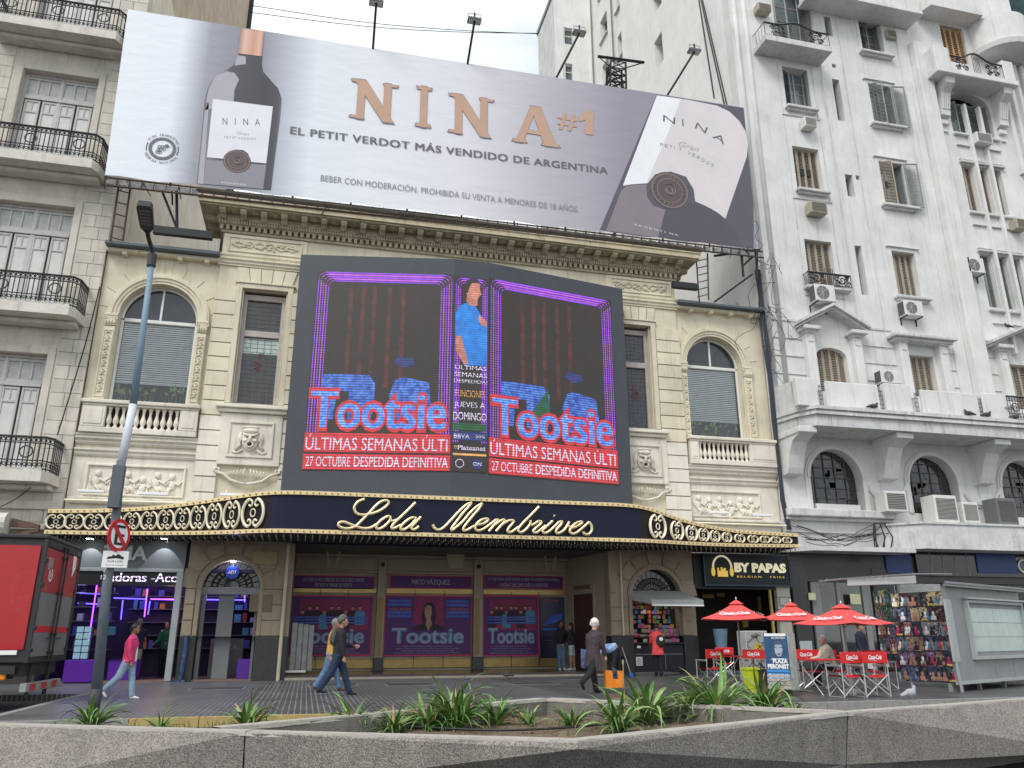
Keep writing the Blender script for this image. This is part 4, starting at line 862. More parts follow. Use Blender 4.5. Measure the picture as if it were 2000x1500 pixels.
for i, cs in ((0, [(625, 527), (886, 540), (882, 918), (590, 921)]), (1, [(893, 541), (954, 546), (952, 924), (885, 921)]), (2, [(961, 546), (1192, 585), (1197, 943), (955, 930)])):
    fr, Lw = face(i); a0, a1, b0, b1 = bilin(fr, cs); W_, H_ = a1 - a0, b1 - b0
    if i == 1: a0, a1 = .03, Lw - .03; W_ = a1 - a0
    if i == 0: a1 = Lw - .03; W_ = a1 - a0
    if i == 2: a0 = .03; W_ = a1 - a0
    q = MB(); rect(q, fr, a0, a1, b0, b1, .02, .03); D = build(q, 'display', S_dk, SC)
    K = {n: MB() for n in 'bp bl pu p2 rd wh sh sk or hr cu dk nv gn'.split()}
    A = lambda u: a0 + W_ * u
    B = lambda v: b0 + H_ * v
    # neon border lines
    wline = .017
    for k in range(5 if i != 1 else 3):
        o = .06 + .085 * k if i != 1 else .03 + .07 * k; nm = 'pu' if k % 2 == 0 else 'p2'
        top = b1 - .05 - .07 * k; rr = .22
        for sx, aa in ((1, a0 + o), (-1, a1 - o)):
            rect(K[nm], fr, aa - wline, aa + wline, b0 + H_ * .14, top - rr, .024)
            arc = [(aa + sx * (rr - rr * cos(t)), top - rr + rr * sin(t)) for t in [pi / 2 * j / 5 for j in range(6)]]
            for (p0, p1) in zip(arc[:-1], arc[1:]):
                P = [fr.P(p0[0], p0[1] - wline, .024), fr.P(p1[0], p1[1] - wline, .024), fr.P(p1[0], p1[1] + wline, .024), fr.P(p0[0], p0[1] + wline, .024)]; K[nm].add(P, [(0, 1, 2, 3)])
        if a1 - a0 > 2 * (o + rr): rect(K[nm], fr, a0 + o + rr, a1 - o - rr, top - .034, top + .03, .0245)
    if i != 1:
        for k in range(5):     # red curtain glimmers
            u = (.24, .33, .41, .52, .62)[k]; rect(K['cu'], fr, A(u), A(u + .03), B(.4), B(.92), .023)
        blob = [(.09, .24), (.09, .46), (.2, .465), (.42, .46), (.46, .42), (.46, .3), (.44, .24)]; pol(K['bp'], fr, [(A(u), B(v)) for u, v in blob], .025)
        pol(K['bp'], fr, [(A(u), B(v)) for u, v in ((.6, .24), (.56, .36), (.6, .44), (.66, .455), (.84, .43), (.86, .3), (.85, .24))], .025)
        pol(K['nv'], fr, [(A(u), B(v)) for u, v in ((.58, .53), (.62, .56), (.72, .55), (.74, .52), (.66, .5))], .025)
        pol(K['dk'], fr, [(A(u), B(v)) for u, v in ((.18, .24), (.2, .38), (.28, .38), (.28, .24))], .027)
        pol(K['wh'], fr, circ(A(.57), B(.29), .16, .12, 12), .0265)
        if i == 2: pol(K['gn'], fr, [(A(.3), B(.3)), (A(.45), B(.45)), (A(.46), B(.3))], .026)
        tz = .18 if i == 0 else .175
        txt(K['rd'], 'Tootsie', fr, A(.005), B(tz), W_ * .985, H_ * .215, .03, bold=.065); txt(K['bl'], 'Tootsie', fr, A(.03), B(tz + .018), W_ * .93, H_ * .18, .034, bold=.028)
        rect(K['rd'], fr, a0, a1, B(.085), B(.175), .03); rect(K['rd'], fr, a0, a1, B(.003), B(.075), .03)
        txt(K['wh'], 'ÚLTIMAS SEMANAS ÚLTI', fr, A(.01), B(.095), W_ * .97, H_ * .075, .036)
        txt(K['wh'], '27 OCTUBRE', fr, A(.02), B(.017), W_ * .3, H_ * .046, .036); txt(K['wh'], 'DESPEDIDA DEFINITIVA', fr, A(.345), B(.017), W_ * .64, H_ * .048, .036, bold=.008)
    else:
        pol(K['sh'], fr, [(A(u), B(v)) for u, v in ((.04, .68), (.03, .8), (.12, .84), (.35, .86), (.6, .85), (.75, .81), (.97, .75), (.98, .53), (.3, .53), (.22, .68))], .026)
        pol(K['sk'], fr, [(A(u), B(v)) for u, v in ((.04, .68), (.2, .68), (.42, .54), (.3, .53), (.05, .6))], .027)
        pol(K['sk'], fr, [(A(u), B(v)) for u, v in ((.33, .87), (.36, .9), (.3, .93), (.34, .965), (.55, .985), (.74, .97), (.76, .93), (.8, .915), (.73, .9), (.68, .88), (.68, .85), (.48, .845))], .028)
        pol(K['hr'], fr, [(A(u), B(v)) for u, v in ((.28, .95), (.34, .985), (.5, .998), (.68, .993), (.74, .975), (.5, .97), (.42, .945), (.38, .915), (.32, .915))], .03)
        pol(K['sk'], fr, [(A(u), B(v)) for u, v in ((.7, .78), (.74, .8), (.96, .77), (.97, .74), (.8, .745))], .03)
        txt(K['hr'], '-   ,', fr, A(.58), B(.925), W_ * .14, H_ * .012, .031)
        for s, v, h_, w_ in (('ÚLTIMAS', .505, .028, .93), ('SEMANAS', .468, .024, .96), ('DESPEDIDA!', .438, .018, .98)): txt(K['wh'], s, fr, A(.5 - w_ / 2), B(v), W_ * w_, H_ * h_, .034)
        txt(K['or'], 'FUNCIONES', fr, A(.05), B(.365), W_ * .88, H_ * .036, .034)
        txt(K['wh'], 'JUEVES A', fr, A(.03), B(.305), W_ * .9, H_ * .038, .034); txt(K['wh'], 'DOMINGO', fr, A(.01), B(.25), W_ * .97, H_ * .04, .034)
        rect(K['gn'], fr, A(.02), A(.98), B(.2), B(.235), .028); rect(K['nv'], fr, A(.0), A(1), B(.15), B(.195), .028)
        txt(K['wh'], 'BBVA', fr, A(.04), B(.16), W_ * .45, H_ * .022, .034); txt(K['wh'], '20%', fr, A(.66), B(.165), W_ * .28, H_ * .016, .034)
        txt(K['wh'], 'Plateanet', fr, A(.16), B(.105), W_ * .8, H_ * .022, .034, bold=.015); ring(K['or'], fr, A(.09), B(.117), .03, .05, .034, 12)
        rect(K['or'], fr, A(.02), A(.98), B(.077), B(.09), .03)
        ring(K['wh'], fr, A(.22), B(.04), .12, .14, .03, 16); pol(K['nv'], fr, circ(A(.72), B(.04), .17, .17, 16), .03); txt(K['wh'], 'ON', fr, A(.6), B(.032), W_ * .24, H_ * .016, .034)
    nmz = dict(bp='blue_picture', bl='title_lettering', pu='neon_border', p2='neon_border', rd='red_picture', wh='lettering', sh='shirt', sk='skin', hr='hair', cu='curtain', dk='dark_patch', nv='blue_band', gn='green_patch'); nmz['or'] = 'orange_lettering'
    mz = dict(bp=S_bp, bl=S_bl, pu=S_pu, p2=S_pu2, rd=S_rd, wh=S_wh, sh=S_sh, sk=S_sk, hr=S_hr, cu=S_cu, dk=S_dk, nv=S_nv, gn=S_gn); mz['or'] = S_or
    for n in K:
        if K[n].v: build(K[n], nmz[n], mz[n], D)
# ================================================================ BILLBOARD
YBB = 25.12
BA, BB_ = at(250, 18, YBB), at(1453, 210, YBB); BC, BD = at(205, 342, YBB), at(1478, 487, YBB)
BB = thing('billboard', 'huge pale wine advertisement banner NINA stretched over the theatre roof', 'billboard', (4.5, YBB, 15.7))
bx0, bx1 = (BA.x + BC.x) / 2, (BB_.x + BD.x) / 2
pxx = lambda px: (at(px, 250, YBB).x - bx0) / (bx1 - bx0)
vinyl = ramp_x('banner_vinyl', bx0, bx1, [(0, (.74, .78, .84)), (pxx(330), (.72, .76, .83)), (pxx(388), (.30, .31, .36)), (pxx(480), (.2, .2, .24)), (pxx(548), (.45, .47, .54)), (pxx(610), (.70, .74, .80)), (pxx(720), (.74, .75, .79)), (pxx(900), (.69, .68, .73)), (pxx(1060), (.47, .45, .50)), (pxx(1225), (.29, .265, .33)), (pxx(1300), (.28, .26, .32))])
q = MB(); nx, nz_ = 60, 20
vs_ = []
for j in range(nz_ + 1):
    for i in range(nx + 1):
        u, v = i / nx, j / nz_; top = BA.lerp(BB_, u); bot = BC.lerp(BD, u); p = bot.lerp(top, v)
        edge = min(u, 1 - u, v, 1 - v); dz = -.0
        if j == 0: dz = .03 * sin(i * 1.3)
        vs_.append((p.x, YBB - .008 * sin(u * 9 + v * 2) * min(1, edge * 8), p.z + dz))
q.add(vs_, [(j * (nx + 1) + i, j * (nx + 1) + i + 1, (j + 1) * (nx + 1) + i + 1, (j + 1) * (nx + 1) + i) for j in range(nz_) for i in range(nx)])
BS = build(q, 'banner', vinyl, BB, smooth=True)
bf = Fr((0, YBB - .01, 0), (1, 0, 0)); bf.n = bf.n * .4
def W2(px, py): p = at(px, py, YBB - .02); return (p.x, p.z)
def bp_(name, m, pts, d, par=BS): q = MB(); pol(q, bf, [W2(*p) for p in pts], d); return build(q, name, m, par)
vm = lambda n, c, r=.5: mat(n, c, r, .05, 1)
# left bottle
bp_('bottle', ramp_x('print_bottle_glass', at(390, 250, YBB).x, at(550, 250, YBB).x, [(0, (.12, .11, .13)), (.12, (.2, .19, .22)), (.3, (.06, .06, .075)), (.75, (.035, .035, .045)), (.93, (.06, .06, .075)), (1, (.2, .2, .23))], bump=.0), [(466, 105), (512, 111), (511, 125), (514, 140), (530, 158), (543, 172), (550, 192), (548, 220), (529, 371), (384, 357), (400, 195), (406, 170), (418, 152), (440, 138), (455, 128), (462, 118)], .012)
bp_('bottle_shine', vm('print_bottle_shine', (.40, .375, .42)), [(464, 108), (480, 110), (480, 125), (458, 128)], .016)
bp_('bottle_shine', vm('print_bottle_shine', (.40, .375, .42)), [(402, 200), (408, 172), (420, 150), (442, 139), (458, 142), (467, 155), (458, 175), (456, 200), (400, 215), (386, 358), (397, 360), (408, 200)], .016)
bp_('capsule', ramp_x('print_rose_gold', at(466, 80, YBB).x, at(516, 80, YBB).x, [(0, (.3, .15, .11)), (.25, (.72, .45, .36)), (.6, (.55, .29, .21)), (.85, (.7, .42, .33)), (1, (.3, .15, .12))], bump=.0), [(470, 55), (516, 61), (512, 110), (465, 104)], .02)
bp_('label', vm('print_label_white', (.74, .74, .79)), [(416, 193), (533, 208), (520, 319), (489, 316), (485, 300), (475, 293), (460, 292), (446, 298), (438, 310), (404, 307)], .022)
bp_('lower_label', vm('print_grey_label', (.26, .25, .29)), [(402, 312), (436, 314), (442, 328), (470, 336), (488, 320), (520, 322), (514, 369), (398, 359)], .02)
def seal(cx, cy, r, par=BS):
    c = W2(cx, cy); q = MB(); rr = r * YBB / FPX * 1.12
    pol(q, bf, circ(c[0], c[1], rr, rr, 28), .028); s = build(q, 'wax_seal', vm('print_seal', (.10, .08, .085)), par)
    q = MB(); ring(q, bf, *c, rr * .86, rr * .93, .034, 28); ring(q, bf, *c, rr * .62, rr * .66, .034, 28); ring(q, bf, *c, rr * .12, rr * .2, .034, 12)
    q.tube([bf.P(c[0] + rr * (.1 + .06 * k / 3) * cos(k * .6), c[1] + rr * (.1 + .06 * k / 3) * sin(k * .6), .035) for k in range(15)], rr * .025, 4)
    for k in range(22):
        t = 2 * pi * k / 22; cc, ss = cos(t), sin(t); a = (c[0] + rr * .70 * cc, c[1] + rr * .70 * ss); b = (c[0] + rr * .8 * cc, c[1] + rr * .8 * ss); q.tube([bf.P(*a, .034), bf.P(*b, .034)], rr * .018, 4)
    build(q, 'seal_lines', vm('print_seal_line', (.24, .17, .155)), par)
seal(463, 315, 25)
tg = vm('print_grey_text', (.13, .13, .155)); tl = vm('print_light_text', (.27, .27, .31))
def line(body, p0, p1, hpx, m, par=BS, bold=0., shear=0., name='lettering', d=.03, space=1.):
    a, b = W2(*p0), W2(*p1); L_ = sqrt((b[0] - a[0]) ** 2 + (b[1] - a[1]) ** 2); q = MB()
    txt(q, body, bf, a[0], a[1], L_, hpx * YBB / FPX * 1.1, d, bold=bold, shear=shear, rot=atan2(b[1] - a[1], b[0] - a[0]), space=space); return build(q, name, m, par)
line('N I N A', (435, 243), (508, 245), 15, tg, space=1.6); line('Gran', (462, 262), (486, 265), 7, vm('print_gold_script', (.5, .42, .33)), shear=.3); line('PETIT VERDOT', (438, 270), (500, 274), 5, tl, space=1.3); line('ARGENTINA', (432, 358), (480, 363), 4, vm('print_label_white', (.7,) * 3), space=1.4)
line('EL PETIT VERDOT MÁS VENDIDO DE ARGENTINA', (567, 261), (1187, 340), 21, tg, bold=.03, space=1.08)
line('BEBER CON MODERACIÓN. PROHIBIDA SU VENTA A MENORES DE 18 AÑOS.', (626, 353), (1130, 414), 17, tl)
rose = vm('print_rose_letters', (.52, .33, .24), .45); rdk = vm('print_letter_shade', (.27, .22, .235), .5)
def gl(ch, x0, z0, w_, h_, d, m, g=0.):
    nonlocal_d = [0.]; q = MB(); P = lambda u, v: (x0 + u * w_, z0 + v * h_)
    def pg(pts):
        c = (sum(p[0] for p in pts) / len(pts), sum(p[1] for p in pts) / len(pts)); out = []
        for x_, z_ in pts:
            dx, dz = x_ - c[0], z_ - c[1]; L_ = sqrt(dx * dx + dz * dz) or 1; out.append((x_ + dx / L_ * g, z_ + dz / L_ * g))
        nonlocal_d[0] += .001; pol(q, bf, out, d + nonlocal_d[0])
    st_ = .29
    if ch == 'N':
        for u in (.1, .9 - st_ * .6): pg([P(u, 0), P(u + st_ * .6, 0), P(u + st_ * .6, 1), P(u, 1)])
        pg([P(.0, 1), P(.3, 1), P(1., 0), P(.72, 0)]) ; pg([P(-.06, 0), P(.28, 0), P(.24, .07), P(-.02, .07)]); pg([P(.7, 1), P(1.06, 1), P(1.02, .93), P(.74, .93)]); pg([P(-.06, 1), P(.24, 1), P(.2, .93), P(-.03, .93)])
    if ch == 'I':
        pg([P(.22, 0), P(.78, 0), P(.78, 1), P(.22, 1)]); pg([P(-.1, 0), P(1.1, 0), P(1.0, .08), P(0, .08)]); pg([P(-.1, 1), P(1.1, 1), P(1.0, .92), P(0, .92)])
    if ch == 'A':
        pg([P(-.02, 0), P(.17, 0), P(.54, 1), P(.38, 1)]); pg([P(.36, 1), P(.64, 1), P(1.04, 0), P(.72, 0)]); pg([P(.2, .26), P(.8, .26), P(.76, .36), P(.24, .36)]); pg([P(-.1, 0), P(.27, 0), P(.22, .07), P(-.05, .07)]); pg([P(.64, 0), P(1.12, 0), P(1.06, .07), P(.7, .07)])
    return build(q, 'letter' if g == 0 else 'letter_outline', m, BS)
for ch, (xa_, xb, yt, ybt) in (('N', (687, 774, 153, 229)), ('I', (814, 841, 167, 246)), ('N', (880, 960, 182, 258)), ('A', (1008, 1083, 203, 276))):
    a = W2(xa_, ybt); b = W2(xb, yt); gl(ch, a[0], a[1] + (b[1] - a[1]) * .0, b[0] - a[0], W2(xa_, yt)[1] - a[1], .036, rose); gl(ch, a[0], a[1], b[0] - a[0], W2(xa_, yt)[1] - a[1], .03, rdk, .045)
for bd, dd, m in ((.05, .03, rdk), (.02, .036, rose)): line('#', (1090, 252), (1126, 258), 44, m, bold=.03, d=dd, name='lettering'); bp_('lettering', m, [(1129 + o_, 228 + o_) for o_ in (0,)] + [(1150, 215), (1159, 216), (1158, 264), (1143, 262), (1143, 234), (1131, 238)], dd)
# national drink stamp
c = W2(317, 290); q = MB(); ring(q, bf, *c, .33, .43, .03, 30); q.tube([bf.P(c[0] + .5 * cos(t), c[1] + .5 * sin(t), .03) for t in (-.35, -.1, .15, .35)], .012, 4); q.tube([bf.P(c[0] - .5 * cos(t), c[1] + .5 * sin(t), .03) for t in (-.3, -.1, .15, .35)], .012, 4)
for u, v in ((0, .08), (-.1, .06), (-.05, -.04), (.06, -.02), (-.12, -.07), (-.05, -.15), (-.14, -.16)): ring(q, bf, c[0] + u, c[1] + v, .035, .058, .03, 10)
pol(q, bf, [(c[0] + .04, c[1] + .1), (c[0] + .12, c[1] + .2), (c[0] + .22, c[1] + .12), (c[0] + .14, c[1] + .04)], .03)
for word, sgn in (('VINO ARGENTINO', 1), ('BEBIDA NACIONAL', -1)):
    n = len(word)
    for i, ch in enumerate(word):
        if ch == ' ': continue
        t = (pi / 2 + (n / 2 - i - .5) * .155) if sgn > 0 else (-pi / 2 - (n / 2 - i - .5) * .15)
        R_ = .49 if sgn > 0 else .58; rot = t - pi / 2 if sgn > 0 else t + pi / 2; w_ = .055; ox, oz = c[0] + R_ * cos(t), c[1] + R_ * sin(t)
        txt(q, ch, bf, ox - w_ / 2 * cos(rot), oz - w_ / 2 * sin(rot), w_ if ch != 'I' else .014, .085, .03, rot=rot, bold=.02)
build(q, 'stamp', tg, BS)
# right close-up of the bottle
bp_('right_picture', vm('print_dark_grey', (.10, .095, .12)), [(1283, 184), (1452, 211), (1472, 400), (1472, 484), (1172, 448)], .010)
bp_('right_label', vm('print_label_blush', (.68, .63, .65)), [(1283, 186), (1345, 195), (1400, 206), (1425, 218), (1444, 236), (1456, 256), (1461, 280), (1459, 305), (1440, 360), (1417, 427), (1400, 414), (1380, 403), (1358, 393), (1355, 370), (1340, 345), (1310, 335), (1280, 340), (1265, 358), (1240, 359), (1217, 363)], .016)
bp_('right_label_light', vm('print_label_white2', (.82, .83, .86)), [(1283, 186), (1330, 193), (1305, 260), (1262, 358), (1217, 361)], .02)
bp_('right_lower', vm('print_mauve_grey', (.24, .20, .225)), [(1213, 372), (1222, 364), (1240, 361), (1262, 360), (1264, 385), (1276, 402), (1300, 410), (1285, 464), (1184, 450)], .018)
bp_('right_lower', vm('print_mauve_dark', (.09, .08, .10)), [(1300, 411), (1330, 408), (1350, 396), (1362, 396), (1390, 408), (1418, 430), (1440, 455), (1450, 481), (1285, 464)], .018)
bp_('label_corner', vm('print_label_blush', (.6, .565, .6)), [(1452, 212), (1420, 207), (1448, 235)], .0)
seal(1308, 372, 46)
def arcword(body, pts, h, m):
    for i, ch in enumerate(body):
        (x_, y_), (x2, y2) = pts[i], pts[min(i + 1, len(pts) - 1)]
        if ch != ' ': f_ = .62 if ch != 'I' else .1; line(ch, (x_, y_), (x_ + (x2 - x_) * f_, y_ + (y2 - y_) * f_), h, m)
arcword('NINA', [(1295, 237), (1333, 246), (1357, 250), (1391, 268), (1428, 292)], 18, tg)
line('Gran', (1325, 285), (1365, 297), 14, vm('print_gold_script', (.5, .42, .33)), shear=.4)
arcword('PETIT VERDOT', [(1290 + i * 8.8, 286 + i * 1.2 + i * i * .21) for i in range(13)], 9, tl)
arcword('ARGENTINA', [(1238 + i * 10, 440 + i * 2.5) for i in range(10)], 5, vm('print_pale', (.7, .68, .7)))
# backing, frame and rigging
q = MB(); 
for k in range(13):
    u = k / 12; t_ = BA.lerp(BB_, u); b_ = BC.lerp(BD, u); q.tube([(b_.x, YBB + .14, b_.z - .1), (t_.x, YBB + .14, t_.z - .1)], .035, 4)
for v in (.02, .33, .66, .97): q.tube([(BC.lerp(BA, v).x + .03, YBB + .12, BC.lerp(BA, v).z), (BD.lerp(BB_, v).x - .03, YBB + .12, BD.lerp(BB_, v).z)], .04, 4)
build(q, 'back_frame', rust, BB)
q = MB(); random.seed(3)
for off, rr in ((-.05, .03), (-.34, .035)): q.tube([(BC.x + .1, YBB + .05, BC.z + off), (BD.x + .3, YBB + .05, BD.z + off * .9)], rr, 5)
for k in range(64):
    u = k / 63; p = BC.lerp(BD, u); q.box(p.x - .012, p.x + .012, YBB + .0, YBB + .06, p.z - .36, p.z - .02)
    if rnd() < .35: q.tube([(p.x, YBB, p.z - .05), (p.x + ru(-.3, .3), YBB + ru(0, .3), p.z - ru(.3, .55))], .018, 4)
build(q, 'catwalk_rail', rust, BB)
q = MB(); 
for k in range(62):
    u = k / 62; p = BC.lerp(BD, u); p2 = BC.lerp(BD, (k + .8) / 62); q.box(p.x, p2.x, YBB + .06, YBB + .09, p.z - .27 + ru(-.02, .02), p.z - .1)
build(q, 'catwalk_boards', mat('weathered_board', (.25, .25, .25), .9, .4, 8, dirt=.6), BB, kind='stuff')
q = MB(); 
for (pa, pb, Y0) in (((255, 365), (240, 470), 25.6), ((232, 362), (216, 470), 25.6)): q.tube([at(*pa, Y0), at(*pb, Y0)], .035, 5)
for k in range(5): q.tube([at(255 - k * 3.4, 378 + k * 23, 25.6), at(233 - k * 3.4, 372 + k * 23, 25.6)], .022, 4)
for (pa, pb) in (((1382, 495), (1384, 585)), ((1360, 505), (1366, 590))): q.tube([at(*pa, 25.6), at(*pb, 25.6)], .03, 5)
for k in range(6): q.tube([at(1382, 505 + k * 14, 25.6), at(1362, 510 + k * 14, 25.6)], .02, 4)
build(q, 'ladder', rust, BB)
q = MB()
q.tube([at(316, 372, 25.6), at(345, 445, 25.6)], .04, 5); q.tube([at(345, 372, 25.6), at(346, 445, 25.6)], .05, 5); q.tube([at(336, 372, 25.6), at(337, 400, 25.6)], .03, 5)
a, b = at(300, 449, 25.5), at(412, 462, 25.5); q.box(a.x, b.x + .05, 25.4, 25.6, a.z - .13, a.z + .13)
a, b = at(1313, 556, 25.5), at(1362, 560, 25.5); q.box(a.x, b.x, 25.4, 25.6, a.z - .12, a.z + .12)
q.tube([at(1395, 590, 25.8), at(1470, 535, 25.4)], .04, 5); q.tube([at(1395, 500, 25.3), at(1484, 488, 25.3)], .05, 5); q.tube([at(1450, 520, 25.3), at(1480, 492, 25.3)], .04, 5); q.tube([at(1448, 495, 25.3), at(1452, 540, 25.3)], .05, 5); q.tube([at(1478, 492, 25.3), at(1478, 545, 25.4)], .06, 5)
for k_ in range(0): pass
build(q, 'bracing', black, BB)
# floodlights on poles above the banner
flg = mat('lamp_glass_front', (.55, .56, .58), .2, .05, 5, spec=.7)
for i, (hp_, bp2, lab) in enumerate((((735, 5), (728, 98), 'leftmost floodlight on a thin pole above the banner, against the sky'), ((927, 40), (911, 127), 'second floodlight from the left above the banner, against the sky'), ((1132, 64), (1080, 152), 'third floodlight on a leaning pole, in front of the rear wing windows'), ((1357, 100), (1296, 185), 'rightmost floodlight on a leaning pole, in front of the white side wall'))):
    b = at(*bp2, 25.3); h = at(*hp_, 25.3 - (1.1 if i < 2 else .6)); t = thing('floodlight', lab, 'floodlight', (b.x, b.y, b.z), 'floodlights above the wine banner')
    build(MB().tube([b - Vector((0, 0, .3)), h], .045, 6), 'pole', black, t); build(MB().cbox(h.x - .26, h.x + .26, h.y - .1, h.y + .22, h.z - .02, h.z + .1, .02), 'housing', mat('lamp_grey', (.12, .13, .14), .5), t)
    build(MB().box(h.x - .22, h.x + .22, h.y - .08, h.y + .2, h.z - .026, h.z - .02), 'glass', flg, t); build(MB().tube([(h.x - .24, h.y, h.z + .1), (h.x - .24, h.y, h.z + .3), (h.x + .24, h.y, h.z + .3), (h.x + .24, h.y, h.z + .1)], .014, 4).tube([h, h + Vector((0, 0, .36))], .035, 5), 'bracket', black, t)
# lattice mast behind the banner
mt = thing('lattice_mast', 'black lattice mast with crossbar standing behind the banner top', 'mast', tuple(at(1208, 170, 27.5))); q = MB(); a, b = at(1168, 110, 27.5), at(1258, 122, 27.5); q.tube([a, b], .07, 5)
L0, L1, R0, R1 = at(1193, 118, 27.5), at(1192, 200, 27.5), at(1222, 122, 27.5), at(1224, 200, 27.5)
for p, r_ in ((L0, L1), (R0, R1)):
    for dy in (0, .5): q.tube([p + Vector((0, dy, 0)), r_ + Vector((0, dy, 0))], .05, 5)
for k in range(6):
    u, v = k / 6, (k + 1) / 6
    for dy in (0, .5): d = Vector((0, dy, 0)); q.tube([L0.lerp(L1, u) + d, R0.lerp(R1, v) + d], .028, 4); q.tube([R0.lerp(R1, u) + d, L0.lerp(L1, v) + d], .028, 4); q.tube([L0.lerp(L1, u) + d, R0.lerp(R1, u) + d], .028, 4)
    q.tube([L0.lerp(L1, u), L0.lerp(L1, v) + Vector((0, .5, 0))], .025, 4)
q.tube([a, at(1193, 132, 27.5)], .03, 4); q.tube([b, at(1224, 132, 27.5)], .03, 4); build(q, 'lattice', black, mt)
# ================================================================ BEIGE BUILDING (left)
BG = thing('apartment_building', 'beige ashlar apartment block with iron balconies at the left edge', 'building', (-9.5, 26, 0))
WL0, WL1 = -30, -7.24
wins = [(-10.75, -8.38, z0, z0 + 3.95) for z0 in (5.65, 10.8, 15.88, 20.95)] + [(-15.5, -13.1, z0, z0 + 3.95) for z0 in (5.65, 10.8, 15.88, 20.95)]
q = MB(); wall_holes(q, R4(WL0, WL1 - .02, 3.9, 27), [R4(a, b, c, d) for a, b, c, d in wins], 26.0, .5); build(q, 'wall', beige, BG)
# the side (party) wall seen above the theatre, rising behind it
pal = mat('weathered_party_wall', (.56, .45, .33), .9, .18, 1.2, streak=.5, dirt=.2, bump=.3, tint=(.16, .13, .11)); 
build(MB().box(-12, -7.3, 26.5, 50.4, 0, 60), 'side_wall', pal, BG); build(MB().box(-8, -7.285, 26.52, 50.3, 0, 26.5), 'lower_side_wall', mat('pale_party_plaster', (.72, .65, .53), .9, .15, .8, streak=.4, dirt=.15, tint=(.33, .28, .22)), BG); build(MB().tube([(-7.25, 50.4, 20), (-7.25, 50.4, 60)], .25, 6), 'drainpipe', black, BG)
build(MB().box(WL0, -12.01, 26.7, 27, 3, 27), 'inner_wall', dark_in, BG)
# ashlar blocks beside the windows
for (x0, x1, off) in ((-8.1, WL1, .04), (-12.6, -11.1, .03)):
    z_ = 4.0; k = 0
    while z_ < 26:
        xm = x0 + (x1 - x0) * (.45 if k % 2 else .62)
        for a, b in (((x0, xm), (xm, x1)) if x1 - x0 > .7 else ((x0, x1),)): blk('stone_block', beige, BG, a + .008, b - .008, 26.0 - off, 26.01, z_ + .008, z_ + .43); 
        z_ += .44; k += 1
sh = mat('grey_painted_shutter', (.50, .49, .47), .6, .1, 3, streak=.3); pnl = mat('shutter_panel', (.60, .59, .57), .55, .08, 3)
for (x0, x1, z0, z1) in wins:
    q = MB()
    for (a, b, c, d, y) in ((x0 - .22, x0, z0, z1 + .22, 25.93), (x1, x1 + .22, z0, z1 + .22, 25.93), (x0, x1, z1, z1 + .22, 25.93), (x0 - .3, x0 - .22, z0, z1 + .3, 25.97), (x1 + .22, x1 + .3, z0, z1 + .3, 25.97), (x0 - .22, x1 + .22, z1 + .22, z1 + .3, 25.97)): q.cbox(a, b, y, 26.02, c, d, .015)
    build(q, 'window_surround', beige, BG)
    q = MB(); y = 26.2; zt_ = z1 - .95
    q.cbox(x0, x0 + .1, y, y + .12, z0, z1, .01).cbox(x1 - .1, x1, y, y + .12, z0, z1, .01).cbox(x0 + .1, x1 - .1, y, y + .12, z1 - .1, z1, .01).cbox(x0 + .1, x1 - .1, y - .03, y + .12, zt_ - .06, zt_ + .06, .01)
    cx_ = (x0 + x1) / 2; q.cbox(cx_ - .05, cx_ + .05, y, y + .1, z0, z1 - .1, .01); W = build(q, 'window', sh, BG)
    for k in range(4):
        a = x0 + .1 + (x1 - x0 - .2) * k / 4 + .03; b = x0 + .1 + (x1 - x0 - .2) * (k + 1) / 4 - .03
        q = MB().cbox(a, a + .07, y + .01, y + .07, z0, zt_ - .08, .008).cbox(b - .07, b, y + .01, y + .07, z0, zt_ - .08, .008).cbox(a + .07, b - .07, y + .01, y + .07, zt_ - .16, zt_ - .08, .008).cbox(a + .07, b - .07, y + .01, y + .07, zt_ - .58, zt_ - .5, .008)
        q.cbox((a + b) / 2 - .02, (a + b) / 2 + .02, y + .015, y + .06, zt_ - .5, zt_ - .16, .005); lf = build(q, 'shutter_leaf', sh, W)
        build(MB().box(a + .07, b - .07, y + .04, y + .06, z0, zt_ - .58), 'shutter_panel', pnl, lf) if 0 else build(MB().box(a + .07, b - .07, y + .04, y + .06, z0, zt_ - .1), 'shutter_panel', pnl, W)
    for k in range(2):
        a, b = (x0 + .1, cx_ - .05) if k == 0 else (cx_ + .05, x1 - .1)
        q = MB().cbox(a, b, y + .02, y + .07, zt_ + .07, zt_ + .17, .008).cbox(a, b, y + .02, y + .07, z1 - .2, z1 - .11, .008)
        for j in range(4): u = a + (b - a) * j / 3; q.cbox(max(a, u - .03), min(b, u + .03), y + .02, y + .07, zt_ + .17, z1 - .2, .006)
        build(q, 'transom_light', sh, W)
    build(MB().box(x0 + .1, x1 - .1, y + .06, y + .07, zt_ + .1, z1 - .11), 'pane', mat('dusty_pane', (.42, .43, .42), .35, .2, 4), W)
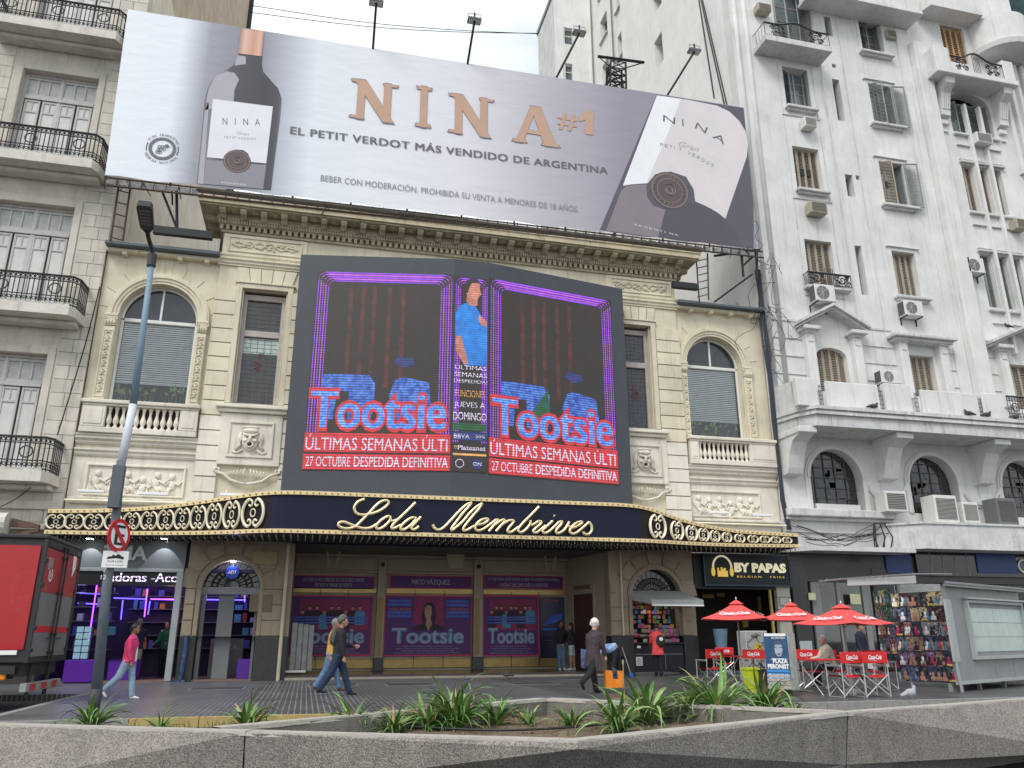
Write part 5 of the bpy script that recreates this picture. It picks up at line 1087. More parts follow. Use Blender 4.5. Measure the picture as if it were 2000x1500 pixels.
def iron_rail(path, z0, h, par, m=iron, seed=0, pitch=.13, name='railing'):
    q = MB(); pts = [Vector(p + (0,)) if len(p) == 2 else Vector(p) for p in path]
    for zz_, r_ in ((z0 + .06, .022), (z0 + h, .036), (z0 + h * .82, .02), (z0 + h * .3, .018)): q.tube([(p.x, p.y, zz_) for p in pts], r_, 5)
    for a, b in zip(pts[:-1], pts[1:]):
        n = max(1, int((b - a).length / pitch))
        for k in range(n + 1):
            p = a.lerp(b, k / n); q.tube([(p.x, p.y, z0), (p.x, p.y, z0 + h)], .017, 4)
        d = (b - a).normalized()
        for k in range(n):
            p = a.lerp(b, (k + .5) / n)
            for zc in (z0 + h * .91, z0 + h * .18): q.tube([tuple(p + d * (.045 * cos(t))) [:2] + (zc + .045 * sin(t),) for t in [2 * pi * j / 8 for j in range(8)]], .013, 4, closed=True)
        if (b - a).length > 1.5:
            for u in (.12, .5, .88):
                p = a.lerp(b, u); q.tube([tuple(p + d * (.17 * cos(t)))[:2] + (z0 + h * .56 + .17 * sin(t),) for t in [2 * pi * j / 14 for j in range(14)]], .022, 5, closed=True)
    return build(q, name, m, par)
for (zsl, xr, wdx) in ((5.47, -7.52, 0), (10.6, -7.58, 0), (15.75, -7.68, 0), (20.85, -7.66, 0)):
    for (xl, xr2) in ((-11.7, xr), (-16.6, -12.4)):
        q = MB().cbox(xl, xr2, 25.0, 26.0, zsl, zsl + .3, .03); 
        if xl > -12: q = MB().prism([(xl, 26.0, zsl), (xl, 25.0, zsl), (xr2 - .15, 25.0, zsl), (xr2, 25.25, zsl), (xr2 + .1, 26.0, zsl)], (0, 0, .3))
        bs = build(q, 'balcony', beige2, BG); build(MB().cbox(xl + .05, xr2 - .05, 25.5, 25.99, zsl - .14, zsl, .03), 'balcony_moulding', beige2, bs)
        build(MB().cbox(xl + .03, xr2 - .18, 25.06, 25.2, zsl + .3, zsl + .4, .01), 'kerb', mat('chipped_white', (.55, .54, .51), .9, .3, 9, dirt=.5), bs)
        iron_rail([(xl + .05, 25.95), (xl + .05, 25.08), (xr2 - .2, 25.08), (xr2 - .03, 25.3), (xr2 + .02, 25.95)], zsl + .32, .98, bs)
q = MB()
for (z0, z1, o_) in ((4.8, 5.05, .12), (4.2, 4.35, .2)): q.cbox(WL0, WL1, 26 - o_, 26.02, z0, z1, .02)
build(q, 'string_course', beige, BG)
build(MB().box(WL0, -7.22, 25.95, 26.4, 0, 3.9), 'ground_floor', mat('dark_shopfront', (.05, .045, .04), .6, .2, 2), BG)
aw = thing('awning', 'rolled dirty white awning above the red truck', 'awning', (-9.5, 25, 3.9)); q = MB(); q.tube([(-14, 25.2, 4.28), (-8.35, 25.2, 4.28)], .3, 12); build(q, 'roll', mat('dirty_awning', (.6, .58, .52), .9, .15, 2, dirt=.2), aw)
q = MB(); q.prism([(-8.3, 25.3, 4.45), (-7.6, 25.4, 4.3), (-7.6, 25.4, 4.2), (-8.3, 25.3, 4.2)], (0, .1, 0)).prism([(-8.3, 25.3, 4.0), (-7.6, 25.4, 4.2), (-7.6, 25.4, 4.1), (-8.3, 25.3, 3.85)], (0, .1, 0)); build(q, 'side_arm', mat('rusted_end', (.16, .1, .07), .9), aw); build(MB().box(-14, -8.4, 24.9, 25.9, 3.75, 3.95), 'box', MATS['dirty_awning'], aw)
# cable running down the beige wall
q = MB(); q.tube(cr([at(195, 560, 25.85), at(170, 660, 25.85), at(140, 760, 25.85), at(112, 850, 25.85)], 4), .02, 4); q.tube(cr([at(60, 952, 25.5), at(30, 975, 25.3), at(0, 990, 25.2)], 3), .015, 4); tag(build(q, 'cable', black, None), 'loose black cable running down the beige building wall', 'cable')
# ================================================================ WHITE BUILDING (right)
WB = thing('apartment_building', 'tall white stucco apartment block with slatted shutters, curved balcony and air conditioners', 'building', (22, 26, 0))
WX = 16.72; WR = 33.2
tan = mat('tan_slats', (.40, .34, .27), .7, .12, 5, streak=.3); gsh = mat('grey_green_slats', (.27, .30, .29), .7, .12, 5, streak=.3); osh = mat('orange_slats', (.50, .30, .15), .7, .2, 4)
colA = [(19.12, 20.42, a, b) for a, b in ((23.65, 25.85), (19.45, 21.65), (14.95, 17.1), (10.4, 12.4))] + [(19.05, 21.0, 27.2, 30.6)]
colB = [(21.68, 22.06, 23.4, 25.65), (21.75, 22.1, 28.1, 29.2), (21.6, 21.98, 19.5, 20.6), (21.55, 21.88, 14.8, 17.1)]
colC = [(23.62, 24.85, 27.5, 29.5), (23.58, 24.8, 23.5, 25.75), (23.45, 24.7, 19.3, 21.55), (23.35, 24.5, 14.9, 17.05), (23.3, 24.55, 10.5, 12.3)]
D1 = [(28.05, 30.55)]
holes = [R4(*h) for h in colA[:3]] + [arch(19.0, 20.4, 10.4, 11.9, 10, .55)] + [R4(*colA[4])] + [R4(*h) for h in colB + colC]
xD = [(28.0, 28.62), (28.82, 29.44), (29.64, 30.2)]
dh = []
for (z0, z1) in ((19.7, 22.1), (14.9, 17.5)):
    for a, b in xD: dh.append((a, b, z0, z1))
holes += [R4(*h) for h in dh] + [arch(27.95, 30.35, 23.9, 25.5, 12, .6), R4(28.4, 29.75, 28.0, 30.2), R4(28.3, 29.8, 10.3, 12.3)]
AR = [(18.02, 20.28), (22.4, 24.62), (26.75, 29.0)]
holes += [arch(a, b, 5.72, 6.92, 16) for a, b in AR]
holes += [R4(21.8, 22.02, 26.3, 26.5), R4(22.15, 22.35, 20.4, 20.62)]
q = MB(); wall_holes(q, R4(WX, WR, 4.2, 40), holes, 26.0, .5); build(q, 'wall', white, WB)
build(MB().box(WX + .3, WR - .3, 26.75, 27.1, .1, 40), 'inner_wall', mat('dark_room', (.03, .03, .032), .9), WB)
def rl(x0, x1, z0, z1, y, m, par, name='shutter', tilt=.05, fr_=.05, p=.075, rot=0., hinge=None):
    q = MB(); q.box(x0, x0 + fr_, y, y + .04, z0, z1).box(x1 - fr_, x1, y, y + .04, z0, z1).box(x0 + fr_, x1 - fr_, y, y + .04, z0, z0 + fr_).box(x0 + fr_, x1 - fr_, y, y + .04, z1 - fr_, z1)
    z = z0 + fr_
    while z < z1 - fr_ - .02: q.add([(x0 + fr_, y, z), (x1 - fr_, y, z), (x1 - fr_, y + tilt * .8, z + p * .62), (x0 + fr_, y + tilt * .8, z + p * .62)], [(0, 1, 2, 3)]); z += p
    if rot:
        hx = x0 if hinge == 'L' else x1; q.xf(Matrix.Translation((hx, y, 0)) @ Matrix.Rotation(rot, 4, 'Z') @ Matrix.Translation((-hx, -y, 0)))
    return build(q, name, m, par)
def wframe(x0, x1, z0, z1, y=26.3, m=woodp, bars=3):
    q = MB().cbox(x0, x0 + .06, y, y + .08, z0, z1, .008).cbox(x1 - .06, x1, y, y + .08, z0, z1, .008).cbox(x0 + .06, x1 - .06, y, y + .08, z0, z0 + .06, .008).cbox(x0 + .06, x1 - .06, y, y + .08, z1 - .06, z1, .008)
    c = (x0 + x1) / 2; q.cbox(c - .03, c + .03, y, y + .07, z0 + .06, z1 - .06, .006)
    for k in range(1, bars + 1): z = z0 + (z1 - z0) * k / (bars + 1); q.box(x0 + .06, x1 - .06, y + .02, y + .05, z - .012, z + .012)
    W = build(q, 'window', m, WB); build(MB().box(x0 + .06, x1 - .06, y + .045, y + .055, z0 + .06, z1 - .06), 'pane', mat('sky_glass', (.12, .15, .16), .08, .2, 2, spec=.8), W); return W
def sill(x0, x1, z, dy=.28, h=.13): build(MB().cbox(x0, x1, 26 - dy, 26.03, z - h, z, .02).cbox(x0 + .08, x1 - .08, 26 - dy * .6, 26.03, z - h - .09, z - h, .015), 'sill', whited, WB)
def surround(x0, x1, z0, z1, w_=.2, hood=True):
    q = MB().cbox(x0 - w_, x0 - .002, 25.96, 26.03, z0, z1 + w_, .01).cbox(x1 + .002, x1 + w_, 25.96, 26.03, z0, z1 + w_, .01).cbox(x0 - .002, x1 + .002, 25.96, 26.03, z1 + .002, z1 + w_, .01)
    if hood: q.cbox(x0 - w_ - .08, x1 + w_ + .08, 25.88, 26.03, z1 + w_, z1 + w_ + .07, .01)
    build(q, 'window_surround', white, WB)
for i, (x0, x1, z0, z1) in enumerate(colA[:4]):
    if i: 
        W = thing
        c = (x0 + x1) / 2; P = wframe(x0 + .02, x1 - .02, z0, z1, 26.42)
        n = 4
        for k in range(n): rl(x0 + (x1 - x0) * k / n, x0 + (x1 - x0) * (k + 1) / n - .01, z0 + .02, z1 - .02, 26.22, tan, P)
        if i == 1:
            for k in (1, 2): build(MB().box(x0 + (x1 - x0) * k / n + .06, x0 + (x1 - x0) * (k + 1) / n - .06, 26.2, 26.22, 20.35, 20.7), 'shutter_gap', black, P)
    else:
        P = wframe(x0 + .25, x1 - .02, z0, z1, 26.36, bars=3); rl(x0 - .02, x0 + .62, z0, z1, 26.05, mat('pale_blue_slats', (.45, .5, .55), .6), P, rot=radians(25), hinge='L'); rl(x1 - .62, x1, z0, z1, 26.06, gsh, P, rot=radians(-78) , hinge='R')
    if i < 3:
        sill(x0 - .12, x1 + .16, z0 + .0)
        for dx in (-.24, .24):
            xx = x0 + dx if dx < 0 else x1 + dx; build(MB().box(xx - .012, xx + .012, 25.98, 26.0, z0 - 1.9, z1 + .15), 'groove_moulding', whited, WB)
        build(MB().cbox(x0 - .3, x1 + .3, 25.95, 26.02, z0 - .45, z0 - .42, .005), 'panel_line', whited, WB)
build(MB().cbox(20.62, 20.66, 25.975, 26.0, 10.4, 26.6, .005), 'downpipe', whited, WB); build(MB().tube([(21.1, 25.9, 5.4), (21.1, 25.9, 30)], .025, 6).tube([(22.35, 25.93, 10), (22.35, 25.93, 30)], .015, 5), 'downpipe', whited, WB)
for (x0, x1, z0, z1) in colB: P = wframe(x0 + .02, x1 - .02, z0 + .01, z1 - .01, 26.35, mat('dark_frame', (.08, .08, .08), .6), 4)
for i, (x0, x1, z0, z1) in enumerate(colC):
    P = wframe(x0 + .02, x1 - .02, z0, z1, 26.4)
    if i < 4: surround(x0, x1, z0, z1, .17, i > 0); sill(x0 - .24, x1 + .34, z0)
    c = (x0 + x1) / 2; m_ = tan
    if i == 0: rl(x0, c, z0, z1, 26.2, m_, P); rl(c + .02, x1, z0, z1, 26.2, gsh, P, rot=radians(-62), hinge='R'); build(MB().box(x0 + .12, x0 + .4, 26.15, 26.19, z0 + .75, z0 + 1.1), 'shutter_gap', black, P)
    elif i == 1: rl(x0, x0 + .62, z0, z1, 26.02, gsh, P, rot=radians(-30), hinge='L'); rl(x1 - .62, x1, z0, z1, 25.94, gsh, P, rot=radians(180 - 215), hinge='R'); rl(x1, x1 + .6, z0, z1, 25.9, gsh, P, rot=radians(-12), hinge='L')
    elif i == 2: rl(x0, x0 + .6, z0, z1, 26.02, tan, P, rot=radians(-22), hinge='L'); build(MB().box(x0 + .15, x0 + .42, 25.93, 25.95, z0 + .85, z0 + 1.2), 'shutter_gap', black, P); rl(x1, x1 + .62, z0, z1, 25.9, gsh, P, rot=radians(-14), hinge='L'); rl(x1 - .5, x1, z0, z1, 26.05, gsh, P, rot=radians(-60), hinge='R')
    else:
        for k in range(4): rl(x0 + (x1 - x0) * k / 4, x0 + (x1 - x0) * (k + 1) / 4 - .01, z0 + .02, z1 - .02, 26.22, tan, P)
# upper ledge, pilasters
build(MB().cbox(20.4, 26.4, 24.9, 26.02, 29.35, 29.55, .02).cbox(20.5, 26.3, 25.0, 26.02, 29.55, 31.2, .02), 'upper_balcony', white, WB)
q = MB(); q.cbox(26.2, 26.95, 25.55, 26.02, 9.3, 28.4, .03); build(q, 'pilaster', white, WB); build(MB().cbox(25.6, 26.19, 25.92, 26.02, 4.9, 29.3, .015), 'pilaster', white, WB)
q = MB()
for (x0, r_) in ((16.95, .16), (17.5, .12)): q.tube([(x0, 26.02, 10.3), (x0, 26.02, 40)], r_, 14)
build(q, 'rounded_pilaster', white, WB, smooth=True); build(MB().cbox(WX - .01, 17.0, 25.9, 26.02, 10.3, 40, .02), 'pilaster', white, WB)
for z in (11.0, 11.75, 12.5, 13.25):
    for (a, b) in ((16.75, 18.4), (21.2, 22.7), (25.2, 26.18), (26.96, 27.8)): build(MB().cbox(a, b, 25.955, 26.01, z, z + (.035 if z < 13 else .09), .004), 'band_line', whited, WB)
# balconets and balconies with iron work
def scroll_rail(x0, x1, y, z0, h, par, hump=.5, name='railing'):
    q = MB(); n = 24; top = [(x0 + (x1 - x0) * i / n, y, z0 + h * (.72 + .5 * hump * max(0, cos((i / n - .5) * pi * 1.6)) ** 2)) for i in range(n + 1)]
    q.tube(top, .045, 5); q.tube([(x0, y, z0 + .04), (x1, y, z0 + .04)], .02, 4); q.tube([(x0, y, z0), top[0]], .02, 4); q.tube([(x1, y, z0), top[-1]], .02, 4)
    c = (x0 + x1) / 2
    for k in range(-2, 3): q.tube([(c + k * .09, y, z0), (c + k * .09, y, z0 + h * 1.05)], .02, 4)
    for sx in (-1, 1):
        w_ = (x1 - x0) / 2; cx = c + sx * w_ * .58
        for (r0, r1, dz, dx) in ((.26, .03, .42, 0), (.16, .03, .2, .24), (.14, .02, .5, -.26), (.15, .02, .18, -.2), (.1, .02, .55, .24)):
            q.tube([(cx + dx + sx * (r0 + (r1 - r0) * i / 22) * cos(i * .5), y, z0 + h * dz + (r0 + (r1 - r0) * i / 22) * sin(i * .5)) for i in range(23)], .026, 4)
    q.tube([(x0, y, z0), (x0, 26, z0)], .015, 4); q.tube([(top[0]), (x0, 26, top[0][2])], .02, 4); q.tube([top[-1], (x1, 26, top[-1][2])], .02, 4)
    for k in range(4): q.tube([(x0, y + (26 - y) * k / 4, z0), (x0, y + (26 - y) * k / 4, top[0][2])], .012, 4)
    return build(q, name, iron, par)
q = MB().prism([(17.75, 26, 26.2), (17.75, 25.0, 26.2), (21.1, 25.0, 26.2), (21.1, 26, 26.2)], (0, 0, .28)); b = build(q, 'balcony', whited, WB); scroll_rail(17.8, 21.05, 25.06, 26.5, .95, b)
P = wframe(19.1, 20.95, 27.2, 30.5, 26.4); rl(19.05, 19.6, 26.6, 30.4, 25.95, gsh, P, rot=radians(-15), hinge='L'); rl(20.4, 21.0, 26.6, 30.4, 25.93, gsh, P, rot=radians(-40), hinge='R')
q = MB().cbox(18.8, 20.9, 25.7, 26.02, 14.75, 14.87, .02); b = build(q, 'balcony', whited, WB); scroll_rail(18.85, 20.85, 25.68, 14.87, .75, b, .0)
q = MB().cbox(26.6, 31.2, 24.9, 26.02, 26.2, 26.5, .03).cbox(26.65, 27.5, 24.95, 26.02, 26.5, 27.7, .03).cbox(30.5, 31.15, 24.95, 26.02, 26.5, 27.6, .03); b = build(q, 'balcony', white, WB); scroll_rail(27.5, 30.5, 25.0, 26.5, 1.1, b, .7)
P = wframe(28.4, 29.75, 27.9, 30.1, 26.35)
for k in range(4): rl(28.4 + .337 * k, 28.4 + .337 * (k + 1) - .01, 26.8, 30.1, 26.1, osh, P, p=.12)
q = MB().prism([(26.9, 26, 30.3), (27.2, 25.1, 30.3), (30.2, 25.1, 30.3), (30.4, 26, 30.3)], (0, 0, 1.3)); b = build(q, 'balcony', white, WB); scroll_rail(27.2, 30.1, 25.15, 31.6, .8, b, .0)
q = MB(); c_ = at(1940, 60, 25.8); q.lathe([(1.5, 28.7), (1.5, 30.3), (1.42, 30.3)], (c_.x + .1, 26.0), 28).lathe([(1.55, 28.45), (1.62, 28.7)], (c_.x + .1, 26.0), 28); build(q, 'round_balcony', white, WB, smooth=False)
q = MB(); 
for k in range(4): q.cbox(31.3 + k * .45, 31.5 + k * .45, 25.8, 26.02, 22, 28.4, .02)
build(q, 'pilaster', white, WB)
for x in (27.45, 30.75):
    q = MB().prism([(x - .25, 26, 26.2), (x - .25, 25.1, 26.2), (x - .25, 25.15, 25.9), (x - .25, 25.5, 25.6), (x - .25, 25.7, 24.8), (x - .25, 25.72, 24.5), (x - .25, 26, 24.4)], (.5, 0, 0))
    for k in range(4): q.tube([(x - .17 + k * .113, 25.13, 25.9), (x - .17 + k * .113, 25.5, 25.6), (x - .17 + k * .113, 25.68, 24.8)], .035, 5)
    q.cbox(x - .2, x + .2, 25.85, 26.02, 24.1, 24.35, .02).cbox(x - .14, x + .14, 25.9, 26.02, 23.7, 23.8, .02); build(q, 'corbel', white, WB)
P = wframe(27.98, 30.32, 23.9, 25.9, 26.42)
for a, b, r_ in ((28.0, 28.5, -30), (28.65, 29.1, -55), (29.3, 29.8, -55), (29.9, 30.3, -25)): rl(a, b, 23.95, 25.75, 26.1, gsh, P, rot=radians(r_), hinge='R')
for (x0, x1, z0, z1) in dh: P = wframe(x0 + .01, x1 - .01, z0, z1, 26.42, bars=1); [rl(x0 + (x1 - x0) * k / 2, x0 + (x1 - x0) * (k + 1) / 2, z0, z1, 26.2, tan if z0 > 18 else gsh, P) for k in (0, 1)]
for x in (28.72, 29.54): build(MB().cbox(x - .07, x + .07, 25.78, 26.02, 12.7, 25.4, .02), 'mullion', white, WB)
for (z0) in (23.8, 19.6, 14.8): build(MB().cbox(27.9, 30.5, 25.85, 26.02, z0 - .14, z0 - .01, .02).cbox(27.95, 30.45, 25.9, 26.02, z0 - .7, z0 - .66, .01), 'sill', whited, WB)
for z0 in (22.15, 17.55): build(MB().cbox(27.9, 30.4, 25.84, 26.02, z0, z0 + .1, .02).cbox(27.94, 30.36, 25.9, 26.02, z0 + .16, z0 + .22, .01), 'hood', whited, WB)
# piano nobile: aedicules and long balcony
q = MB(); X0, X1, ZP = 18.35, 21.15, 12.9
def ped(x0, x1, z, apex):
    c = (x0 + x1) / 2; q = MB()
    for (o0, o1, h0, h1) in ((.0, .45, 0, .1), (.0, .6, .1, .22)):
        for sx, xe in ((1, x0), (-1, x1)):
            e = xe - sx * o1 * .3; q.prism([(e, 26.0 - o1, z + h0), (c, 26.0 - o1, z + apex + h0), (c, 26.0 - o1, z + apex + h1), (e, 26.0 - o1, z + h1)], (0, o1 + .02, 0))
    return build(q, 'pediment', whited, WB)
ped(18.3, 21.1, 12.95, .85)
def flat_hood(x0, x1, z): build(MB().cbox(x0, x1, 25.4, 26.02, z + .12, z + .26, .02).cbox(x0 + .12, x1 - .12, 25.55, 26.02, z, z + .12, .02), 'hood', whited, WB)
flat_hood(22.4, 25.4, 12.75); ped(27.4, 30.9, 12.9, .85)
for x in (18.62, 20.78, 22.95, 24.9, 27.9, 30.4):
    build(MB().cbox(x - .2, x + .2, 25.7, 26.02, 10.3, 12.7, .02).cbox(x - .24, x + .24, 25.62, 26.02, 12.7, 12.95, .02).cbox(x - .12, x + .12, 25.67, 25.7, 12.35, 12.6, .006), 'pilaster', white, WB)
    if x < 19 or 20 < x < 21 or x > 27: build(MB().cbox(x - .38, x + .38, 25.45, 26.02, 12.8, 12.96, .02), 'impost', whited, WB)
P = wframe(28.3, 29.8, 10.2, 12.3, 26.4); [rl(28.3 + .375 * k, 28.3 + .375 * (k + 1), 10.3, 12.3, 26.2, tan, P) for k in range(4)]
SL = [(16.78, 26.0), (17.05, 24.9), (17.45, 24.3), (35, 24.3), (35, 26.0)]
def slabp(o, z0, h, nm='long_balcony', m=whited): return build(MB().prism([(x - o * .5, y - (o if y < 25.9 else 0), z0) for x, y in SL], (0, 0, h)), nm, m, WB, label='long curved balcony slab' if nm == 'long_balcony' else None)
slabp(-.05, 8.5, .42); slabp(.06, 8.92, .1); slabp(.0, 9.02, .08, 'balcony_moulding'); slabp(.1, 9.1, .13, 'balcony_moulding')
yb = 24.4
def bx_(pa, pb, ptop, pbot, nm='parapet', m=white, dy=.25):
    a = at(pa, ptop, yb); b = at(pb, pbot, yb); build(MB().cbox(a.x, b.x, yb, yb + dy, 9.23, at((pa + pb) / 2, ptop, yb).z, .025), nm, m, WB)
bx_(1554, 1600, 738, 785); bx_(1612, 1719, 748, 788, dy=.12); bx_(1726, 1784, 750, 796); bx_(1798, 1910, 765, 802, dy=.12); bx_(1916, 1956, 768, 805)
build(MB().prism([(16.8, 26.0, 9.2), (17.1, 24.85, 9.2), (17.4, 24.45, 9.2), (17.55, 24.45, 9.2), (17.3, 24.95, 9.2), (17.0, 26, 9.2)], (0, 0, 1.15)), 'parapet', whited, WB)
q = MB()
for px in (1605, 1722, 1790, 1913):
    a = at(px, 770, yb)
    for k in range(3): q.tube([(a.x - .06 + .06 * k, yb + .06, 9.23), (a.x - .06 + .06 * k, yb + .06, 10.1)], .012, 4)
    for k in range(5): q.tube([(a.x - .08, yb + .06, 9.35 + k * .17), (a.x + .08, yb + .06, 9.35 + k * .17)], .01, 4)
build(q, 'iron_grille', iron, WB); a = at(1960, 740, yb); iron_rail([(a.x, yb + .05), (a.x + 3, yb + .05)], 9.25, 1.0, WB, name='iron_grille')
for px in (1566, 1753, 1940):
    x = at(px, 870, 25.0).x
    q = MB().prism([(x - .32, 26, 8.5), (x - .32, 24.55, 8.5), (x - .32, 24.6, 8.25), (x - .32, 25.1, 8.05), (x - .32, 25.35, 7.6), (x - .32, 25.5, 7.15), (x - .32, 25.6, 6.95), (x - .32, 26, 6.9)], (.64, 0, 0)); q.cbox(x - .37, x + .37, 24.5, 26.0, 8.26, 8.5, .03); build(q, 'bracket', white, WB)
for i, (a, b) in enumerate(AR):
    c = (a + b) / 2; r = (b - a) / 2; q = MB(); archband(q, c, 6.92, r + .0, r + .12, 25.9, 26.02, 24); archband(q, c, 6.92, r + .12, r + .2, 25.94, 26.02, 24)
    q.cbox(a - .2, a, 25.92, 26.02, 5.72, 6.92, .01).cbox(b, b + .2, 25.92, 26.02, 5.72, 6.92, .01); build(q, 'archivolt', white, WB)
    for k in (0, 1): q = MB(); q.tube([(b + .2 + .0, 25.95, 6.7 - k * .1), (b + .6, 25.95, 6.2 - k * .1), (b + 1.1, 25.95, 6.1 - k * .1), (b + 1.6, 25.95, 6.3 - k * .1), (b + 1.95, 25.95, 6.8 - k * .1)], .03, 5); build(q, 'moulding', white, WB)
    f = MB(); yy = 26.32
    for k in range(1, 5): x = a + (b - a) * k / 5; f.box(x - .02, x + .02, yy, yy + .03, 5.75, 6.92 + sqrt(max(0, r * r - (x - c) ** 2)) - .02)
    for z in (6.2, 6.6, 7.0, 7.4, 7.75):
        hw = r if z < 6.92 else sqrt(max(.01, r * r - (z - 6.92) ** 2)); f.box(c - hw + .02, c + hw - .02, yy, yy + .03, z - .014, z + .014)
    W = build(f, 'window', mat('dark_frame', (.08, .08, .08), .6), WB); build(MB().prism([(x, 26.36, z) for x, z in arch(a + .01, b - .01, 5.73, 6.92, 16)], (0, .01, 0)), 'pane', glassd, W)
    q = MB()
    for k in range(14): q.box(*(lambda u, v: (u, u + ru(.2, .45), 26.345, 26.355, v, v + ru(.15, .35)))(ru(a + .2, b - .7), ru(5.9, 7.3)))
    build(q, 'painted_reflection', mat('painted_reflection_grey', (.085, .09, .10), .15, .4, 3), W)  # grey patches: reflections in the dark glass painted as flat colour
build(MB().cbox(18.2, 20.1, 26.0, 26.2, 5.6, 5.95, .02), 'arch_sill', white, WB)
build(MB().cbox(WX, 21.3, 25.55, 26.02, 5.4, 5.68, .03).cbox(WX, 21.25, 25.75, 26.02, 5.28, 5.4, .02), 'ledge', whited, WB)
build(MB().box(WX, 30, 25.9, 26.02, 4.85, 4.88), 'band_line', whited, WB)
build(MB().prism([(16.4, 26.0, 4.1), (17.2, 25.0, 4.1), (21.4, 25.0, 4.1), (21.4, 26, 4.1)], (0, 0, .16)), 'canopy', whited, WB)
build(MB().prism([(20.6, 26, 4.25), (21.75, 24.85, 4.25), (36, 24.85, 4.25), (36, 26, 4.25)], (0, 0, .9)), 'lower_balcony', whited, WB); build(MB().prism([(20.5, 26, 5.15), (21.7, 24.8, 5.15), (36, 24.8, 5.15), (36, 26, 5.15)], (0, 0, .08)), 'balcony_moulding', whited, WB)
# side wall and rear wing seen over the theatre
sdw = mat('streaked_side_wall', (.80, .80, .79), .9, .08, .6, streak=.35, dirt=.12, bump=.2, tint=(.36, .34, .31))
Ym = atX(1215, 100, 16.7).y
q = MB(); hl = []
for (pa, pb) in (((1277, 85), (1290, 118)), ((1275, 0), (1284, 12))):
    a = atX(*pa, 16.7); b = atX(*pb, 16.7); hl.append([(a.y, min(a.z, b.z) - .2), (a.y, max(a.z, b.z)), (a.y - 1.0, max(a.z, b.z)), (a.y - 1.0, min(a.z, b.z) - .2)])
def wall_x(mbb, X, y0, y1, z0, z1, holes, depth):
    loops = [[Vector((y, z, 0)) for y, z in ((y0, z0), (y1, z0), (y1, z1), (y0, z1))]] + [[Vector((y, z, 0)) for y, z in h] for h in holes]
    flat = [p for lp in loops for p in lp]; mbb.add([(X, p.x, p.y) for p in flat], [tuple(t) for t in tessellate_polygon(loops)])
    for lp in loops:
        n = len(lp); mbb.add([(X, p.x, p.y) for p in lp] + [(X + depth, p.x, p.y) for p in lp], [(i, (i + 1) % n, (i + 1) % n + n, i + n) for i in range(n)])
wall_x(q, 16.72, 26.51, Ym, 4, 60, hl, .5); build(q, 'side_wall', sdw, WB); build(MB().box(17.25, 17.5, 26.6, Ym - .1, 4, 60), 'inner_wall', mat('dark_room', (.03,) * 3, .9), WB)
q = MB(); hl = []; wz = [22.3 + 3.9 * k for k in range(9)]
for y in (Ym + 1.4, Ym + 4.4):
    for z in wz: hl.append([(y, z), (y + 1.3, z), (y + 1.3, z + 1.9), (y, z + 1.9)])
wall_x(q, 17.6, Ym, Ym + 8, 10, 62, hl, .4); build(q, 'light_well_wall', sdw, WB); build(MB().box(18.05, 18.2, Ym, Ym + 8, 10, 60), 'inner_wall', mat('grey_room', (.12, .12, .12), .9), WB)
build(MB().box(16.73, 17.6, Ym - .3, Ym, 4, 60), 'corner_return', sdw, WB)
for h in hl:
    (y, z) = h[0]; build(MB().cbox(17.45, 17.62, y - .1, y + 1.4, z - .1, z, .02), 'sill', whited, WB)
q = MB()
for y in (Ym + .3, Ym + .55, Ym + 3.3, Ym + 7.2): q.tube([(17.5, y, 10), (17.5, y, 60)], .06, 5)
build(q, 'drainpipe', grey, WB)
yr = Ym + 8; xl_ = at(1084, 100, yr).x; xr_ = 17.7; hl = []
for pz in ((52, 88), (122, 158)):
    a = at(1099, pz[0], yr); b = at(1119, pz[1], yr); hl.append(R4(a.x, b.x, b.z, a.z))
q = MB(); wall_holes(q, R4(xl_, xr_, 10, 62), hl, yr, .4); build(q, 'rear_wing', sdw, WB); build(MB().box(xl_ + .1, xr_, yr + .5, yr + .6, 10, 60), 'inner_wall', mat('grey_room', (.12,) * 3, .9), WB)
for h in hl:
    x0, x1, z0, z1 = h[0][0], h[1][0], h[0][1], h[2][1]; q = MB().box(x0, x1, yr + .2, yr + .28, z0 + (z1 - z0) * .55, z0 + (z1 - z0) * .6).box(x0, x1, yr + .2, yr + .28, z1 - .1, z1); f_ = build(q, 'window', paintw, WB); build(MB().box(x0, x1, yr + .25, yr + .26, z0, z1), 'pane', mat('sky_glass', (.12, .15, .16), .08), f_)
pf = atX(1051, 68, xl_); build(MB().prism([(xl_ - .01, yr + .02, 10), (xl_ - .01, pf.y, 10), (xl_ - .01, pf.y, pf.z), (xl_ - .01, yr + .02, pf.z)], (.8, 0, 0)), 'rear_side_wall', mat('mouldy_wall', (.66, .67, .66), .9, .12, .8, streak=.95, dirt=.5, tint=(.18, .18, .17)), WB)
q = MB(); q.box(xl_ - .1, xl_ + 1, yr, pf.y + .1, pf.z, pf.z + .4); build(q, 'coping', grey, WB)
